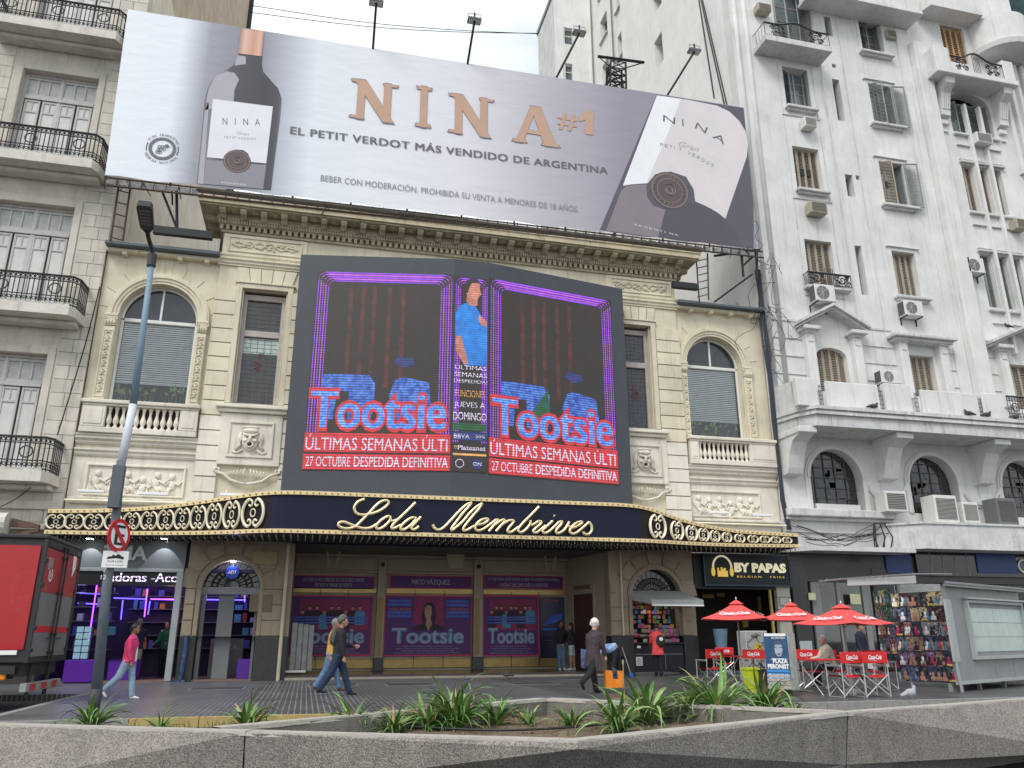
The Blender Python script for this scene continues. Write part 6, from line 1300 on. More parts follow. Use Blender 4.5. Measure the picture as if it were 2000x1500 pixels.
# background tower at the far right
BT = thing('apartment_tower', 'grey tower with turquoise balcony panels behind the white block at the right edge', 'building', (38, 30, 0)); build(MB().box(34.5, 60, 31, 50, 0, 70), 'wall', mat('grey_tower', (.2, .2, .205), .9, .1, 1), BT)
for z, m in ((26.5, 'turquoise_panel'), (31.5, 'turquoise_panel'), (36.5, 'turquoise_panel'), (21.5, 'turquoise_panel')):
    build(MB().prism([(34.2, 31, z), (36, 27.6, z), (44, 27.6, z), (44, 31, z)], (0, 0, 1.9)), 'balcony_panel', mat(m, (.13, .42, .45), .5), BT); build(MB().prism([(34.1, 31, z - 1.0), (35.9, 27.4, z - 1.0), (44, 27.4, z - 1.0), (44, 31, z - 1.0)], (0, 0, .95)), 'balcony_base', mat('maroon_band', (.16, .07, .08), .7), BT)
    build(MB().prism([(34.0, 31, z - 1.5), (35.8, 27.2, z - 1.5), (44, 27.2, z - 1.5), (44, 31, z - 1.5)], (0, 0, .45)), 'slab', whited, BT)
# ---------------------------------------------------------------- air conditioners
acw = mat('ac_white', (.68, .67, .64), .55, .08, 4, streak=.2); acb = mat('ac_beige', (.42, .38, .3), .7, .15, 5, dirt=.3); acg = mat('ac_grille', (.1, .1, .095), .7)
def ac(px0, py0, px1, py1, lab, kind='split', Y=25.55, d=.4, m=None):
    a = at(px0, py0, Y); b = at(px1, py1, Y); m = m or acw; zc0, zc1 = b.z, a.z
    t = thing('air_conditioner', lab, 'air conditioner', ((a.x + b.x) / 2, Y, zc0), 'air conditioning units on the white building'); x0, x1 = a.x, b.x
    build(MB().cbox(x0, x1, Y, Y + d, zc0, zc1, .02), 'casing', m, t); fr = Fr((x0, Y - .004, zc0), (1, 0, 0)); W_, H_ = x1 - x0, zc1 - zc0
    if kind == 'split':
        q = MB(); pol(q, fr, circ(W_ * .38, H_ * .5, H_ * .4, None, 20), .004); f = build(q, 'fan_opening', acg, t); q = MB()
        for k in range(1, 6): ring(q, fr, W_ * .38, H_ * .5, H_ * .4 * k / 5 - .008, H_ * .4 * k / 5, .01, 20)
        for k in range(8): q.tube([fr.P(W_ * .38, H_ * .5, .012), fr.P(W_ * .38 + H_ * .4 * cos(k * pi / 4), H_ * .5 + H_ * .4 * sin(k * pi / 4), .012)], .006, 3)
        build(q, 'fan_grille', m, f); build(MB().box(x0 - .01, x0 + .0, Y + .03, Y + d - .03, zc0 + .05, zc1 - .05), 'side_vent', acg, t)
        q = MB()
        for sx in (x0 + .08, x1 - .1): q.box(sx, sx + .03, Y, 26.0, zc0 - .04, zc0).box(sx, sx + .03, 25.95, 26.0, zc0 - .3, zc0)
        build(q, 'bracket', black, t)
    else:
        q = MB(); rect(q, fr, W_ * .08, W_ * .92, H_ * .12, H_ * .88, .002); g = build(q, 'front_grille', acg, t); q = MB()
        n = 9 if kind == 'window' else 16
        for k in range(n + 1): z = H_ * .12 + H_ * .76 * k / n; rect(q, fr, W_ * .08, W_ * .92, z - .005, z + .005, .012, .008)
        build(q, 'grille_slats', m, g)
    return t
ac(1571, 226, 1597, 248, 'small window air conditioner under the topmost open window of the left column', 'window'); ac(1582, 391, 1618, 417, 'beige boxy air conditioner under the second window of the left column', 'window', m=acb)
ac(1590, 553, 1634, 590, 'fan unit hanging on the small iron balconet', Y=25.4); ac(1764, 585, 1806, 618, 'fan unit below the closed tan shutters of the middle column'); ac(1719, 721, 1762, 750, 'fan unit standing behind the long balcony parapet', Y=25.3)
ac(1888, 501, 1926, 534, 'fan unit high on the wall left of the three narrow shuttered windows'); ac(1906, 256, 1941, 281, 'window air conditioner in the arched triple window', 'window'); ac(1984, 425, 2010, 447, 'boxy air conditioner cut off by the right edge of the photo', 'window', m=acb)
ac(1480, 3, 1508, 22, 'grey vent box beside the topmost iron balcony', 'window', m=acb); ac(1731, 56, 1753, 75, 'olive vent box right of the top shuttered window', 'window', m=acb, Y=25.8)
ac(1727, 958, 1775, 1000, 'white louvred air conditioner beside the first dark arch', 'window', Y=25.2, d=.6); ac(1822, 966, 1876, 1022, 'large dark fronted cooling unit on the lower balcony', 'big', Y=25.1, d=.7); ac(1878, 980, 1916, 1022, 'small white louvred unit right of the large cooling unit', 'big', Y=25.2, d=.5); ac(1944, 972, 1992, 1025, 'dark cooling unit on the lower balcony at the right edge', 'big', Y=25.1, d=.7, m=mat('ac_dark', (.16, .16, .16), .6))
a = at(1806, 970, 25.08); b = at(1822, 1022, 25.08)
def pigeon(p, rz, lab, s=1., dark=True):
    q = MB(); q.ell((0, 0, .13), (.15, .07, .075), 10, 7); q.ell((.13, 0, .22), (.04, .035, .04), 8, 6); q.tube([(.09, 0, .15), (.13, 0, .21)], [.05, .03], 8); q.tube([(-.1, 0, .13), (-.28, 0, .09)], [.05, .025], 6)
    t = thing('pigeon', lab, 'pigeon', p, 'pigeons'); m = mat('pigeon_dark', (.06, .06, .07), .7, .3, 30) if dark else mat('pigeon_pale', (.42, .42, .45), .7, .3, 30)
    q.v = [(x * s + p[0], y * s + p[1], z * s + p[2]) for x, y, z in q.v]; build(q, 'body', m, t, smooth=True)
    q = MB(); q.tube([(.165, 0, .22), (.2, 0, .21)], [.012, .004], 5); 
    for sy in (-.03, .03): q.tube([(0, sy, .08), (.01, sy, .0), (.05, sy, .0)], .008, 4)
    q.v = [(x * s + p[0], y * s + p[1], z * s + p[2]) for x, y, z in q.v]; build(q, 'beak_and_legs', mat('pigeon_pink', (.4, .18, .15), .6), t)
    if rz:
        t.rotation_euler = (0, 0, rz)
for px, py, rz, lab in ((1706, 797, 0, 'dark pigeon on the balcony ledge, leftmost'), (1892, 813, pi, 'dark pigeon on the balcony ledge, left one of the close pair'), (1928, 816, 0, 'dark pigeon on the balcony ledge, right one of the close pair'), (1984, 823, 0, 'dark pigeon on the balcony ledge near the right edge')):
    p = at(px, py, 24.35); pigeon((p.x, 24.32, 9.23), rz, lab, 1.15)
p = at(1970, 642, 25.4); pigeon(tuple(p), pi, 'dark pigeon on the right pediment slope')
p = G(1780, 1368); pigeon((p.x, p.y, 0), .3, 'pale pigeon with dark neck walking on the pavement by the kiosk', 1.05, False)
p = G(990, 1325); pigeon((p.x, p.y, 0), pi, 'dark pigeon on the pavement before the theatre steps', .8)
# cable bundles along the joint of the two buildings
random.seed(11); q = MB()
for k in range(9):
    o = ru(-.12, .12); q.tube([(16.7 + o, 25.85 + ru(-.1, .05), 15.3), (16.72 + o + ru(-.1, .1), 25.8, 12), (16.68 + ru(-.1, .1), 25.82, 9), (16.7 + o, 25.8, 6), (16.85 + o, 25.8, 4.9)], ru(.015, .04), 5)
tag(build(q, 'cable_bundle', mat('blue_black_cable', (.035, .04, .06), .6), None), 'thick bundle of dark cables running down between theatre and white building', 'cables')
q = MB()
for k in range(16):
    a = Vector((ru(16.2, 17.2), 25.5, ru(12.5, 16))); P = [a]
    for j in range(5): P.append(P[-1] + Vector((ru(-.5, .5), ru(-.1, .1), ru(-.9, .5))))
    q.tube(cr([tuple(p) for p in P], 4), .012, 3)
tag(build(q, 'loose_wires', black, None), 'tangle of thin loose wires by the right end of the banner', 'wires')
q = MB()
for k in range(9): a = (16.8 + ru(0, .6), 25.7, ru(4.4, 5.2)); b = (20.6 + ru(-.4, .4), 25.7, ru(4.5, 5.3)); q.tube([tuple(a[j] + (b[j] - a[j]) * t - (.5 * 4 * t * (1 - t) * ru(.3, .8) if j == 2 else 0) for j in range(3)) for t in [i / 8 for i in range(9)]], .014, 3)
for k in range(6): x = 20.5 + ru(-.3, .3); q.tube([(x, 25.6, 5.2), (x + ru(-.2, .2), 25.5, 4.7), (x + ru(-.1, .1), 25.6, 4.2)], .025, 4)
tag(build(q, 'loose_wires', black, None), 'slack wires hanging along the white wall above the dark doorway', 'wires')
q = MB()
for (a, b) in (((1365, 0), (1395, 192)), ((1369, 0), (1415, 205)), ((1372, 0), (1420, 206))): q.tube([atX(*a, 16.4), at(*b, 25.6)], .035, 4)
tag(build(q, 'cables', black, None), 'cables slanting down the white side wall to the banner corner', 'cables')
q = MB()
for (pts) in (((487, 10), (700, 42), (880, 58), (1050, 66)), ((487, 24), (700, 50), (880, 62), (1050, 65))): q.tube(cr([tuple(at(*p, 45)) for p in pts], 5), .03, 4)
tag(build(q, 'overhead_wires', black, None), 'two thin wires crossing the sky between the buildings', 'wires')
# ================================================================ GROUND FLOOR SHOPS
def F2(px, py, Y=26): return at(px, py, Y)
TM = thing('computer_shop', 'grey fronted computer shop with purple light strips and moving text sign', 'shop', (-5.5, 26, 0))
sx0 = -7.2; sx1 = F(351, 1200)[0]; zs0 = F(250, 1110)[1]; zl0, zl1 = F(250, 1143)[1], F(250, 1115)[1]
gm = mat('shop_grey_panel', (.16, .17, .175), .5, .08, 2)
build(MB().box(sx0 - .1, -3.2, 26.13, 26.14, zs0, 4.3), 'fascia_backing', black, TM); q = MB().box(sx0, sx1 - .02, 25.98, 26.1, zs0, 3.98); build(q, 'fascia_board', gm, TM)
build(MB().cbox(sx0, sx1 - .02, 25.9, 26.1, zs0 - .1, zs0 - .0, .01), 'fascia_sill', mat('pale_shop_frame', (.33, .35, .36), .4), TM)
for px in (163, 343): pass
x = F(232, 1090)[0]; fr = Fr((0, 25.975, 0), (1, 0, 0)); a = F(205, 1092, 25.97); b = F(291, 1093, 25.97); q = MB(); txt(q, 'TMA', fr, a[0] - .05, a[1] - .02, b[0] - a[0], .42, .03, ext=.05, bold=.03); build(q, 'lettering', mat('bright_letters', (.55, .58, .6), .4), TM)
for px in (175, 320):
    p = at(px, 1052, 25.6); build(MB().cbox(p.x - .12, p.x + .12, 25.5, 25.72, p.z, p.z + .1, .01).box(p.x - .02, p.x + .02, 25.7, 25.98, p.z + .03, p.z + .08), 'spot_lamp', black, TM); build(MB().box(p.x - .08, p.x + .08, 25.52, 25.7, p.z - .006, p.z - .0), 'spot_glass', mat('lit_spot', (1, 1, 1), .3, 0, emit=9, ecol=(.9, .95, 1)), TM)
    ld = bpy.data.lights.new('spot_light', 'SPOT'); ld.energy = 22; ld.spot_size = radians(75); ld.color = (.85, .92, 1); lo = bpy.data.objects.new('spot_light', ld); COL.objects.link(lo); lo.location = (p.x, 25.62, p.z - .04); lo.rotation_euler = (radians(25), 0, 0)
q = MB().box(sx0 + .1, sx1 - .08, 26.05, 26.15, zl0, zl1); LB = build(q, 'message_board', mat('led_board_black', (.012, .012, .015), .4), TM)
q = MB(); fr = Fr((0, 26.04, 0), (1, 0, 0)); a = F(212, 1138, 26.04); txt(q, 'adoras -Acc', fr, a[0], zl0 + .1, sx1 - .22 - a[0], (zl1 - zl0) * .66, .01, bold=.01); 
build(q, 'led_text', led('led_lilac', (.75, .65, 1), 2.2, amt=.95), LB)
build(MB().cbox(sx1 - .2, sx1 - .02, 25.9, 26.15, 0.02, zs0 - .1, .01), 'door_frame', mat('pale_shop_frame', (.33, .35, .36), .4), TM)
inn = mat('shop_inside', (.05, .035, .09), .7, .2, 2); YS = 28.8
build(MB().box(sx0 - .2, 1 * sx1 + 2.2, YS, YS + .1, 0, 4), 'back_wall', inn, TM); build(MB().box(sx0 - .2, sx1 + 2.2, 26.15, YS, 3.1, 3.2), 'ceiling', inn, TM); build(MB().box(sx0 - .2, sx1 + 2.2, 26.0, YS, 0, .05), 'floor', mat('shop_floor', (.2, .13, .11), .4, .15, 4), TM); build(MB().box(sx0 - .1, sx0, 26.15, YS, 0, 3.1), 'side_wall', inn, TM); build(MB().box(d1 + .3, d1 + .4, 26.5, YS, 0, 3.1), 'side_wall', inn, TM)
Ple = mat('purple_strip', (.35, .1, 1), .3, 0, emit=3.2, ecol=(.26, .06, 1)); Ble = mat('blue_strip', (.1, .1, 1), .3, 0, emit=2.6, ecol=(.12, .08, 1))
def strip_px(a, b, Y, m, r=.02): build(MB().tube([at(*a, Y), at(*b, Y)], r, 5), 'light_strip', m, TM)
for (a, b, Y, m) in (((193, 1118), (172, 1260), 26.4, Ple), ((160, 1139), (200, 1141), 26.9, Ble), ((155, 1158), (195, 1160), 26.9, Ble), ((152, 1178), (190, 1180), 26.9, Ble), ((222, 1168), (285, 1170), 28.4, Ble), ((288, 1150), (282, 1205), 28.2, Ple), ((294, 1170), (347, 1171), 27.8, Ple), ((240, 1172), (236, 1210), 28.5, Ble), ((293, 1174), (289, 1200), 28.5, Ble), ((393, 1158), (384, 1230), 26.5, Ple), ((398, 1171), (480, 1172), 28.2, Ble), ((478, 1158), (478, 1176), 28.0, Ble)): strip_px(a, b, Y, m)
random.seed(21); pcols = [mat('product_' + n, c, .5, .2, 12) for n, c in (('white', (.55, .55, .6)), ('blue', (.08, .12, .4)), ('orange', (.5, .2, .06)), ('black', (.03, .03, .035)), ('teal', (.1, .35, .4)), ('red', (.4, .05, .05)))]
shelf = MB()
for z in (.9, 1.3, 1.7, 2.1, 2.5): shelf.box(sx0, sx0 + 1.6, 26.75, 27.1, z - .02, z).box(sx0 + 1.7, d1 + .2, 28.4, 28.75, z - .02, z)
build(shelf, 'shelves', gm, TM)
for z in (.9, 1.3, 1.7, 2.1, 2.5):
    for (xa2, xb2, y) in ((sx0 + .1, sx0 + 1.5, 26.8), (sx0 + 1.8, d1 + .1, 28.45)):
        x = xa2
        while x < xb2:
            w_ = ru(.1, .26); h_ = ru(.14, .3)
            if rnd() < .75 and not (F(295, 1200)[0] < x < sx1 + .9): blk('product_box', random.choice(pcols), TM, x, x + w_, y, y + .18, z, z + h_)
            x += w_ + ru(.02, .12)
pl = mat('purple_plinth', (.09, .015, .28), .4, .05, 3)
p0 = at(124, 1326, 26.0); p1_ = at(182, 1326, 26.0); p2_ = at(178, 1288, 26)
build(MB().cbox(p0.x, p1_.x, 25.85, 26.6, .03, .62, .01), 'display_plinth', pl, TM); build(MB().cbox(p1_.x + .3, F(265, 1300)[0], 26.2, 26.9, .03, .62, .01), 'display_plinth', pl, TM); a_ = F(462, 1300)[0]; build(MB().cbox(a_, d1 - .02, 26.2, 26.8, .05, .6, .01), 'display_plinth', pl, TM)
bp0 = at(138, 1285, 26.0).x
for i in range(2):
    for k in range(5): build(MB().cbox(bp0 + i * .2 + .02, bp0 + i * .2 + .2, 26.1, 26.3, .64 + k * .18, .80 + k * .18, .01), 'product_box', mat('pale_blue_box', (.3, .48, .58), .4, .25, 20), TM)
build(MB().box(sx0 + .1, F(263, 1300)[0], 26.14, 26.15, .64, zl0), 'shop_window', pane_g, TM)
# doorway in the arch (same shop)
q = MB().cbox(d0 + .02, d0 + .14, 26.15, 26.3, .05, zs_d - .15, .01).cbox(d1 - .1, d1 - .02, 26.15, 26.3, .05, zs_d - .15, .01).cbox(d0 + .5, d0 + .95, 26.25, 26.32, .05, zs_d - .15, .01); build(q, 'arch_door_frame', gm, TM)
a_ = F(404, 1230)[0]; b_ = F(472, 1230)[0]; build(MB().cbox(a_, b_, 27.4, 27.5, .05, 1.18, .01), 'counter', mat('counter_grey', (.16, .155, .16), .5), TM)
fr = Fr((0, 27.39, 0), (1, 0, 0)); a = F(430, 1268, 27.38); q = MB(); txt(q, 'TMA', fr, a[0], a[1], F(463, 1268, 27.38)[0] - a[0], .16, .006, bold=.01); build(q, 'lettering', mat('brushed_letters', (.33, .35, .36), .4), TM)
c_ = F(454, 1118, 26.15); fr = Fr((0, 26.12, 0), (1, 0, 0)); t = thing('alarm_sign', 'round blue alarm company sign in the shop fanlight', 'sign', (c_[0], 26.12, c_[1])); q = MB(); pol(q, fr, circ(c_[0], c_[1], .21, None, 8), .02, .03); build(q, 'disc', mat('alarm_blue', (.02, .05, .4), .4), t); q = MB(); txt(q, 'ADT', fr, c_[0] - .13, c_[1] - .05, .26, .1, .026, bold=.03, shear=.2); build(q, 'lettering', wht, t)
ld = bpy.data.lights.new('door_lamp_light', 'POINT'); ld.energy = 7; ld.color = (.75, .75, 1); lo = bpy.data.objects.new('door_lamp_light', ld); COL.objects.link(lo); p = at(456, 1098, 26.3); lo.location = (p.x, 26.05, p.z - .05); build(MB().ell((p.x, 26.12, p.z), (.07, .03, .025), 10, 6), 'door_lamp', mat('lit_spot', (1,) * 3), TM)
for pos, e, c in (((-5.2, 27.6, 2.8), 14, (.45, .3, 1)), ((-4.2, 27.6, 2.4), 10, (1, .6, .4)), ((-2.6, 27.7, 2.6), 16, (.4, .3, 1)), ((-6.6, 26.6, 2.6), 10, (.45, .4, 1))):
    ld = bpy.data.lights.new('shop_light', 'POINT'); ld.energy = e; ld.color = c; ld.shadow_soft_size = .2; lo = bpy.data.objects.new('shop_light', ld); COL.objects.link(lo); lo.location = pos
t = thing('post', 'short post covered in blue poster scraps by the shop pillar', 'post', tuple(G(350, 1330))); p = G(352, 1332); build(MB().tube([(p.x, p.y, 0), (p.x + .05, p.y, 1.25)], .07, 8).box(p.x - .2, p.x + .15, p.y - .1, p.y + .1, 0, .05), 'stem', mat('blue_scraps', (.03, .06, .14), .7, .6, 9, dirt=.8, tint=(.3, .35, .4)), t)
# steel barriers folded at the entrance
t = thing('folded_barrier', 'stack of folded grey metal crowd barriers at the left of the theatre entrance', 'barrier', (-.4, 27.3, 0)); 
for k in range(4):
    x = F(566 + k * 11, 1290, 27)[0]; q = MB().cbox(x, x + .16, 26.7 + k * .12, 26.78 + k * .12, .22, 1.65 - .02 * k, .01); build(q, 'panel', mat('galvanised', (.36, .36, .35), .5, .2, 6), t)
q = MB().box(F(558, 1305, 26.6)[0], F(597, 1305, 26.6)[0], 26.4, 26.5, .2, .26); build(q, 'foot', alu, t)
# sweet kiosk in the arch
SK = thing('sweet_kiosk', 'small kiosk in an arch crammed with colourful sweets under a grey awning', 'kiosk', ((ka + kb) / 2, 26, 0))
zc = F(1285, 1258)[1]; build(MB().cbox(ka + .02, kb - .02, 26.0, 26.3, .1, zc, .01), 'counter_front', mat('black_counter', (.02, .022, .03), .4), SK); build(MB().cbox(ka, kb, 25.9, 26.4, zc, zc + .05, .01), 'counter_top', black, SK); build(MB().box(ka, kb, 27.1, 27.15, .1, 2.6), 'back_wall', mat('dark_room', (.03,) * 3), SK)
build(MB().cbox((ka + kb) / 2 + .2, (ka + kb) / 2 + .22, 25.985, 26.0, .15, zc - .3, .002).box(ka + .05, kb - .05, 25.985, 26.0, zc - .33, zc - .31), 'panel_joint', grey, SK)
random.seed(5); cc = [(.6, .1, .1), (.7, .5, .08), (.1, .3, .6), (.5, .5, .52), (.15, .4, .12), (.5, .12, .35), (.55, .25, .08), (.4, .28, .18), (.7, .2, .4)]
cm = [mat('sweet_wrap_%s' % 'abcdefghi'[i], c, .35, .3, 14) for i, c in enumerate(cc)]
for r_ in range(9):
    z = zc + .06 + r_ * .155; x = ka + .05
    while x < kb - .1:
        w_ = ru(.05, .15); y = 26.1 + r_ * .07 if r_ < 4 else 26.5 + ru(0, .3)
        if r_ >= 7: y = 26.15
        if rnd() < .85: blk('sweet_box', random.choice(cm), SK, x, min(x + w_, kb - .03), y, y + .06, z, z + ru(.08, .15))
        x += w_ + .012
p = F(1243, 1300, 25.99); fr = Fr((0, 25.99, 0), (1, 0, 0)); q = MB(); rect(q, fr, p[0], p[0] + .22, p[1], p[1] + .27, .004); pg = build(q, 'notice', wht, SK)
q = MB()
for k in range(7): rect(q, fr, p[0] + .03, p[0] + .19, p[1] + .03 + k * .033, p[1] + .045 + k * .033, .006)
build(q, 'notice_lines', blk_, pg); p = F(1244, 1264, 25.99); q = MB(); rect(q, fr, p[0], p[0] + .14, p[1] - .03, p[1] + .05, .004); build(q, 'notice', wht, SK)
zk = F(1285, 1155)[1]; q = MB().prism([(ka - .02, 26.0, zk + .02), (ka + .3, 25.0, zk - .32), (ka + .3, 25.0, zk - .47), (ka - .02, 25.95, zk - .3)], (kb - ka + .05, 0, 0)); build(q, 'awning', mat('grey_awning', (.36, .38, .37), .7, .12, 3, streak=.2), SK); build(MB().box(ka + .3, kb + .34, 24.97, 25.03, zk - .52, zk - .47), 'awning_bar', wht, SK)
ld = bpy.data.lights.new('kiosk_light', 'POINT'); ld.energy = 3; ld.color = (1, .9, .8); lo = bpy.data.objects.new('kiosk_light', ld); COL.objects.link(lo); lo.location = ((ka + kb) / 2, 26.3, zk - .35)
# fries shop
BP = thing('fries_shop', 'dark open fries shop with a black and gold sign, right of the sweet kiosk', 'shop', (15, 26, 0))
b0_, b1_ = GX['p1'] + .01, F(1522, 1240)[0]; s0 = at(1372, 1080, 25.8); s1 = at(1546, 1146, 25.8)
build(MB().box(b0_, s1.x + .2, 25.95, 26.1, s1.z - .1, 4.0), 'fascia_board', mat('matt_black_cladding', (.02, .022, .025), .6, .1, 3), BP); build(MB().box(b0_ - .1, b1_ + 4.5, 28.6, 28.7, 0, 4.1), 'back_wall', mat('warm_dark_wall', (.035, .028, .022), .8, .3, 3), BP); build(MB().box(b0_ - .02, b0_ + .05, 26.1, 28.6, 0, 3.2), 'side_wall', dark_in, BP); build(MB().box(b0_, b1_ + 4.5, 26.12, 28.6, 2.95, 3.05), 'ceiling', dark_in, BP)
fr = Fr((s0.x, 25.8, s1.z), (1, 0, 0)); W_ = s1.x - s0.x; H_ = s0.z - s1.z; sg = thing('shop_sign', 'black sign with golden headphones of fries and the words BY PAPAS', 'sign', (s0.x, 25.8, s1.z))
build(MB().cbox(s0.x, s1.x, 25.8, 25.94, s1.z, s0.z, .01), 'board', mat('sign_black', (.012, .016, .022), .5), sg); q = MB(); k = 0
while k * .07 < W_ - .1: rect(q, fr, .03 + k * .07, .055 + k * .07, .03, H_ - .03, .008, .006); k += 1
build(q, 'ribs', mat('sign_ribs', (.02, .026, .034), .5), sg)
q = MB(); rect(q, fr, 0, W_, H_ - .04, H_, .03, .03); rect(q, fr, 0, W_, 0, .04, .03, .03); rect(q, fr, 0, .04, .04, H_ - .04, .03, .03); rect(q, fr, W_ - .04, W_, .04, H_ - .04, .03, .03); build(q, 'frame', mat('sign_frame', (.05, .065, .08), .4), sg)
cream_l = mat('cream_letters', (.9, .82, .56), .4, emit=.28); yl = mat('fries_yellow', (.9, .62, .12), .5, emit=.25)
q = MB(); txt(q, 'BY PAPAS', fr, W_ * .345, H_ * .42, W_ * .6, H_ * .3, .03, ext=.03, bold=.05); build(q, 'lettering', cream_l, sg); q = MB(); txt(q, 'BELGIAN   FRIES', fr, W_ * .37, H_ * .26, W_ * .55, H_ * .06, .03, bold=.02, space=1.5); build(q, 'lettering', yl, sg)
q = MB(); cx, cz, r = W_ * .205, H_ * .52, W_ * .105; q.tube([fr.P(cx + r * cos(t), cz + .05 + r * 1.1 * sin(t), .05) for t in [pi * i / 14 for i in range(15)]], .035, 6); build(q, 'headband', cream_l, sg)
q = MB()
for sx in (-1, 1): pol(q, fr, circ(cx + sx * r, cz - .1, .07, .16, 12), .06, .04)
for i, h_ in enumerate((.3, .2, .32, .27, .3, .2)): rect(q, fr, cx - .19 + i * .066, cx - .135 + i * .066, cz - .27, cz - .27 + h_, .06, .03)
build(q, 'fries', yl, sg)
col = mat('pale_tile_pillar', (.42, .40, .33), .6, .15, 3, dirt=.3); x0 = b1_; x1 = F(1549, 1240)[0]
for k in range(7): blk('wall_tile', col, BP, x0 + .01, x1 - .01, 25.9, 26.1, .02 + k * .42, .42 + k * .42)
build(MB().box(x0 + .02, x1 - .02, 25.93, 26.1, 0, 2.96), 'pillar', granite, BP)
build(MB().cbox(x0 + .08, x0 + .3, 25.84, 25.9, 2.25, 2.5, .01), 'meter_box', mat('pale_box', (.4, .43, .45), .5), BP)
pr = mat('menu_print', (.5, .4, .12), .6, .3, 9)
for (pa, pb, a, b) in ((1480, 1488, 1165, 1192), (1450, 1462, 1205, 1225), (1372, 1395, 1160, 1168), (1400, 1416, 1158, 1165)): u = at(pa, a, 28.5); v = at(pb, b, 28.5); build(MB().box(u.x, v.x, 28.5, 28.55, v.z, u.z), 'menu_board', pr, BP)
q = MB().box(F(1506, 1200)[0], F(1508, 1200)[0] + .03, 25.96, 26.05, .1, 2.95); build(q, 'door_frame', mat('yellow_edge', (.4, .33, .1), .5), BP)
# graffitied cabinet and pale bin near the shop
u = at(1455, 1232, 21.5); v = at(1505, 1300, 21.5); t = thing('graffiti_cabinet', 'grey utility cabinet painted with black and yellow scribbles behind the first table', 'cabinet', (u.x, 21.5, 0)); build(MB().cbox(u.x, v.x, 21.5, 22, 0, u.z, .02), 'body', mat('cabinet_grey', (.4, .41, .4), .6, .15, 4, dirt=.4), t)
fr = Fr((u.x, 21.49, 0), (1, 0, 0)); W_ = v.x - u.x; H_ = u.z; q = MB(); random.seed(9)
for k in range(26):
    a, b = ru(.08, W_ - .08), ru(.2, H_ - .08); q.tube(cr([tuple(fr.P(a, b, .01)), tuple(fr.P(min(W_ - .03, max(.03, a + ru(-.15, .15))), min(H_ - .03, b + ru(-.12, .12)), .01)), tuple(fr.P(min(W_ - .03, max(.03, a + ru(-.2, .2))), min(H_ - .03, b + ru(-.2, .2)), .01))], 3), .008, 3)
build(q, 'scribble', blk_, t); q = MB(); pol(q, fr, [(W_ * (.5 + .26 * (1 if i % 2 else .6) * cos(i * pi / 7)), H_ * .62 + W_ * .34 * (1 if i % 2 else .6) * sin(i * pi / 7)) for i in range(14)], .006); build(q, 'yellow_star', mat('ochre_paint', (.6, .42, .05), .6), t)
t = thing('waste_bin', 'pale blue plastic bin in the fries shop doorway', 'bin', tuple(G(1412, 1315))); p = at(1412, 1300, 25.3); build(MB().lathe([(.17, .75), (.24, 1.45), (.2, 1.45)], (p.x, 25.3), 14), 'body', mat('pale_blue_plastic', (.12, .2, .28), .5), t)
# dark granite shop front right of it
DS = thing('dark_shopfront', 'black granite shopfront with glass doors and blue panels under the white building', 'shopfront', (22, 26, 0))
gz = mat('shop_dark_glass', (.014, .016, .018), .08, .3, 2, spec=.6)
x0 = x1 + .01
def bd(pa, pb, z0, z1, m, nm, y0=25.9, y1=26.05): build(MB().cbox(F(pa, 1200)[0], F(pb, 1200)[0], y0, y1, z0, z1, .008), nm, m, DS)
bd(1550, 1581, 0, 4.1, granite, 'granite_pier'); bd(1712, 1752, 0, 3.6, granite, 'granite_pier', 25.94); build(MB().box(F(1582, 1200)[0], 34, 25.97, 26.08, 3.1, 4.1), 'granite_lintel', granite, DS)
build(MB().box(F(1582, 1200)[0], 34, 27.6, 27.7, 0, 3.1), 'back_wall', mat('dark_room', (.03,) * 3), DS); build(MB().box(F(1582, 1200)[0], 34, 26.1, 27.6, 3.0, 3.1), 'ceiling', dark_in, DS)
for (pa, pb) in ((1590, 1607), (1640, 1646), (1690, 1700), (1760, 1765), (1850, 1858)): bd(pa, pb, 0, 3.1, mat('dull_aluminium', (.2, .2, .2), .4), 'door_frame', 26.0, 26.1)
build(MB().box(F(1608, 1200)[0], 33, 26.05, 26.06, .1, 3.08), 'door_glass', pane_g, DS)
for (pa, pb, a, b, m) in ((1579, 1594, 1158, 1172, 'yellow_notice'), (1660, 1682, 1160, 1180, 'yellow_notice'), (1562, 1588, 1252, 1275, 'pale_box')): u = at(pa, a, 25.85); v = at(pb, b, 25.85); build(MB().box(u.x, v.x, 25.85, 25.88, v.z, u.z), 'notice', mat(m, (.5, .5, .3), .5), DS)
nb = mat('navy_sign_panel', (.01, .035, .16), .35, .15, 2); u = at(1728, 1080, 25.9); v = at(1784, 1120, 25.9); build(MB().cbox(u.x, v.x, 25.9, 25.96, v.z, u.z, .01), 'blue_panel', nb, DS)
u = at(1786, 1072, 25.85); v = at(2010, 1128, 25.85); build(MB().box(u.x, 34, 25.85, 25.95, v.z, 4.24), 'glass_fascia', gz, DS); u2 = at(1905, 1080, 25.8); v2 = at(1990, 1120, 25.8); build(MB().cbox(u2.x, v2.x, 25.8, 25.85, v2.z, u2.z, .01), 'blue_panel', nb, DS)
q = MB(); fr = Fr((0, 25.79, 0), (1, 0, 0)); c_ = at(2000, 1106, 25.79); ring(q, fr, c_.x, c_.z, .2, .27, 0, 18); build(q, 'logo', wht, DS)
for k in range(6): x = u.x + .6 + k * .55; build(MB().box(x, x + .03, 25.84, 25.85, v.z, 4.2), 'glass_joint', grey, DS)
fr = Fr((0, 25.96, 0), (1, 0, 0)); a = at(1655, 1098, 25.96); q = MB(); txt(q, 'ANDE', fr, a.x, a.z, .6, .16, .003); build(q, 'lettering', mat('faint_letters', (.06, .06, .062), .5), DS)
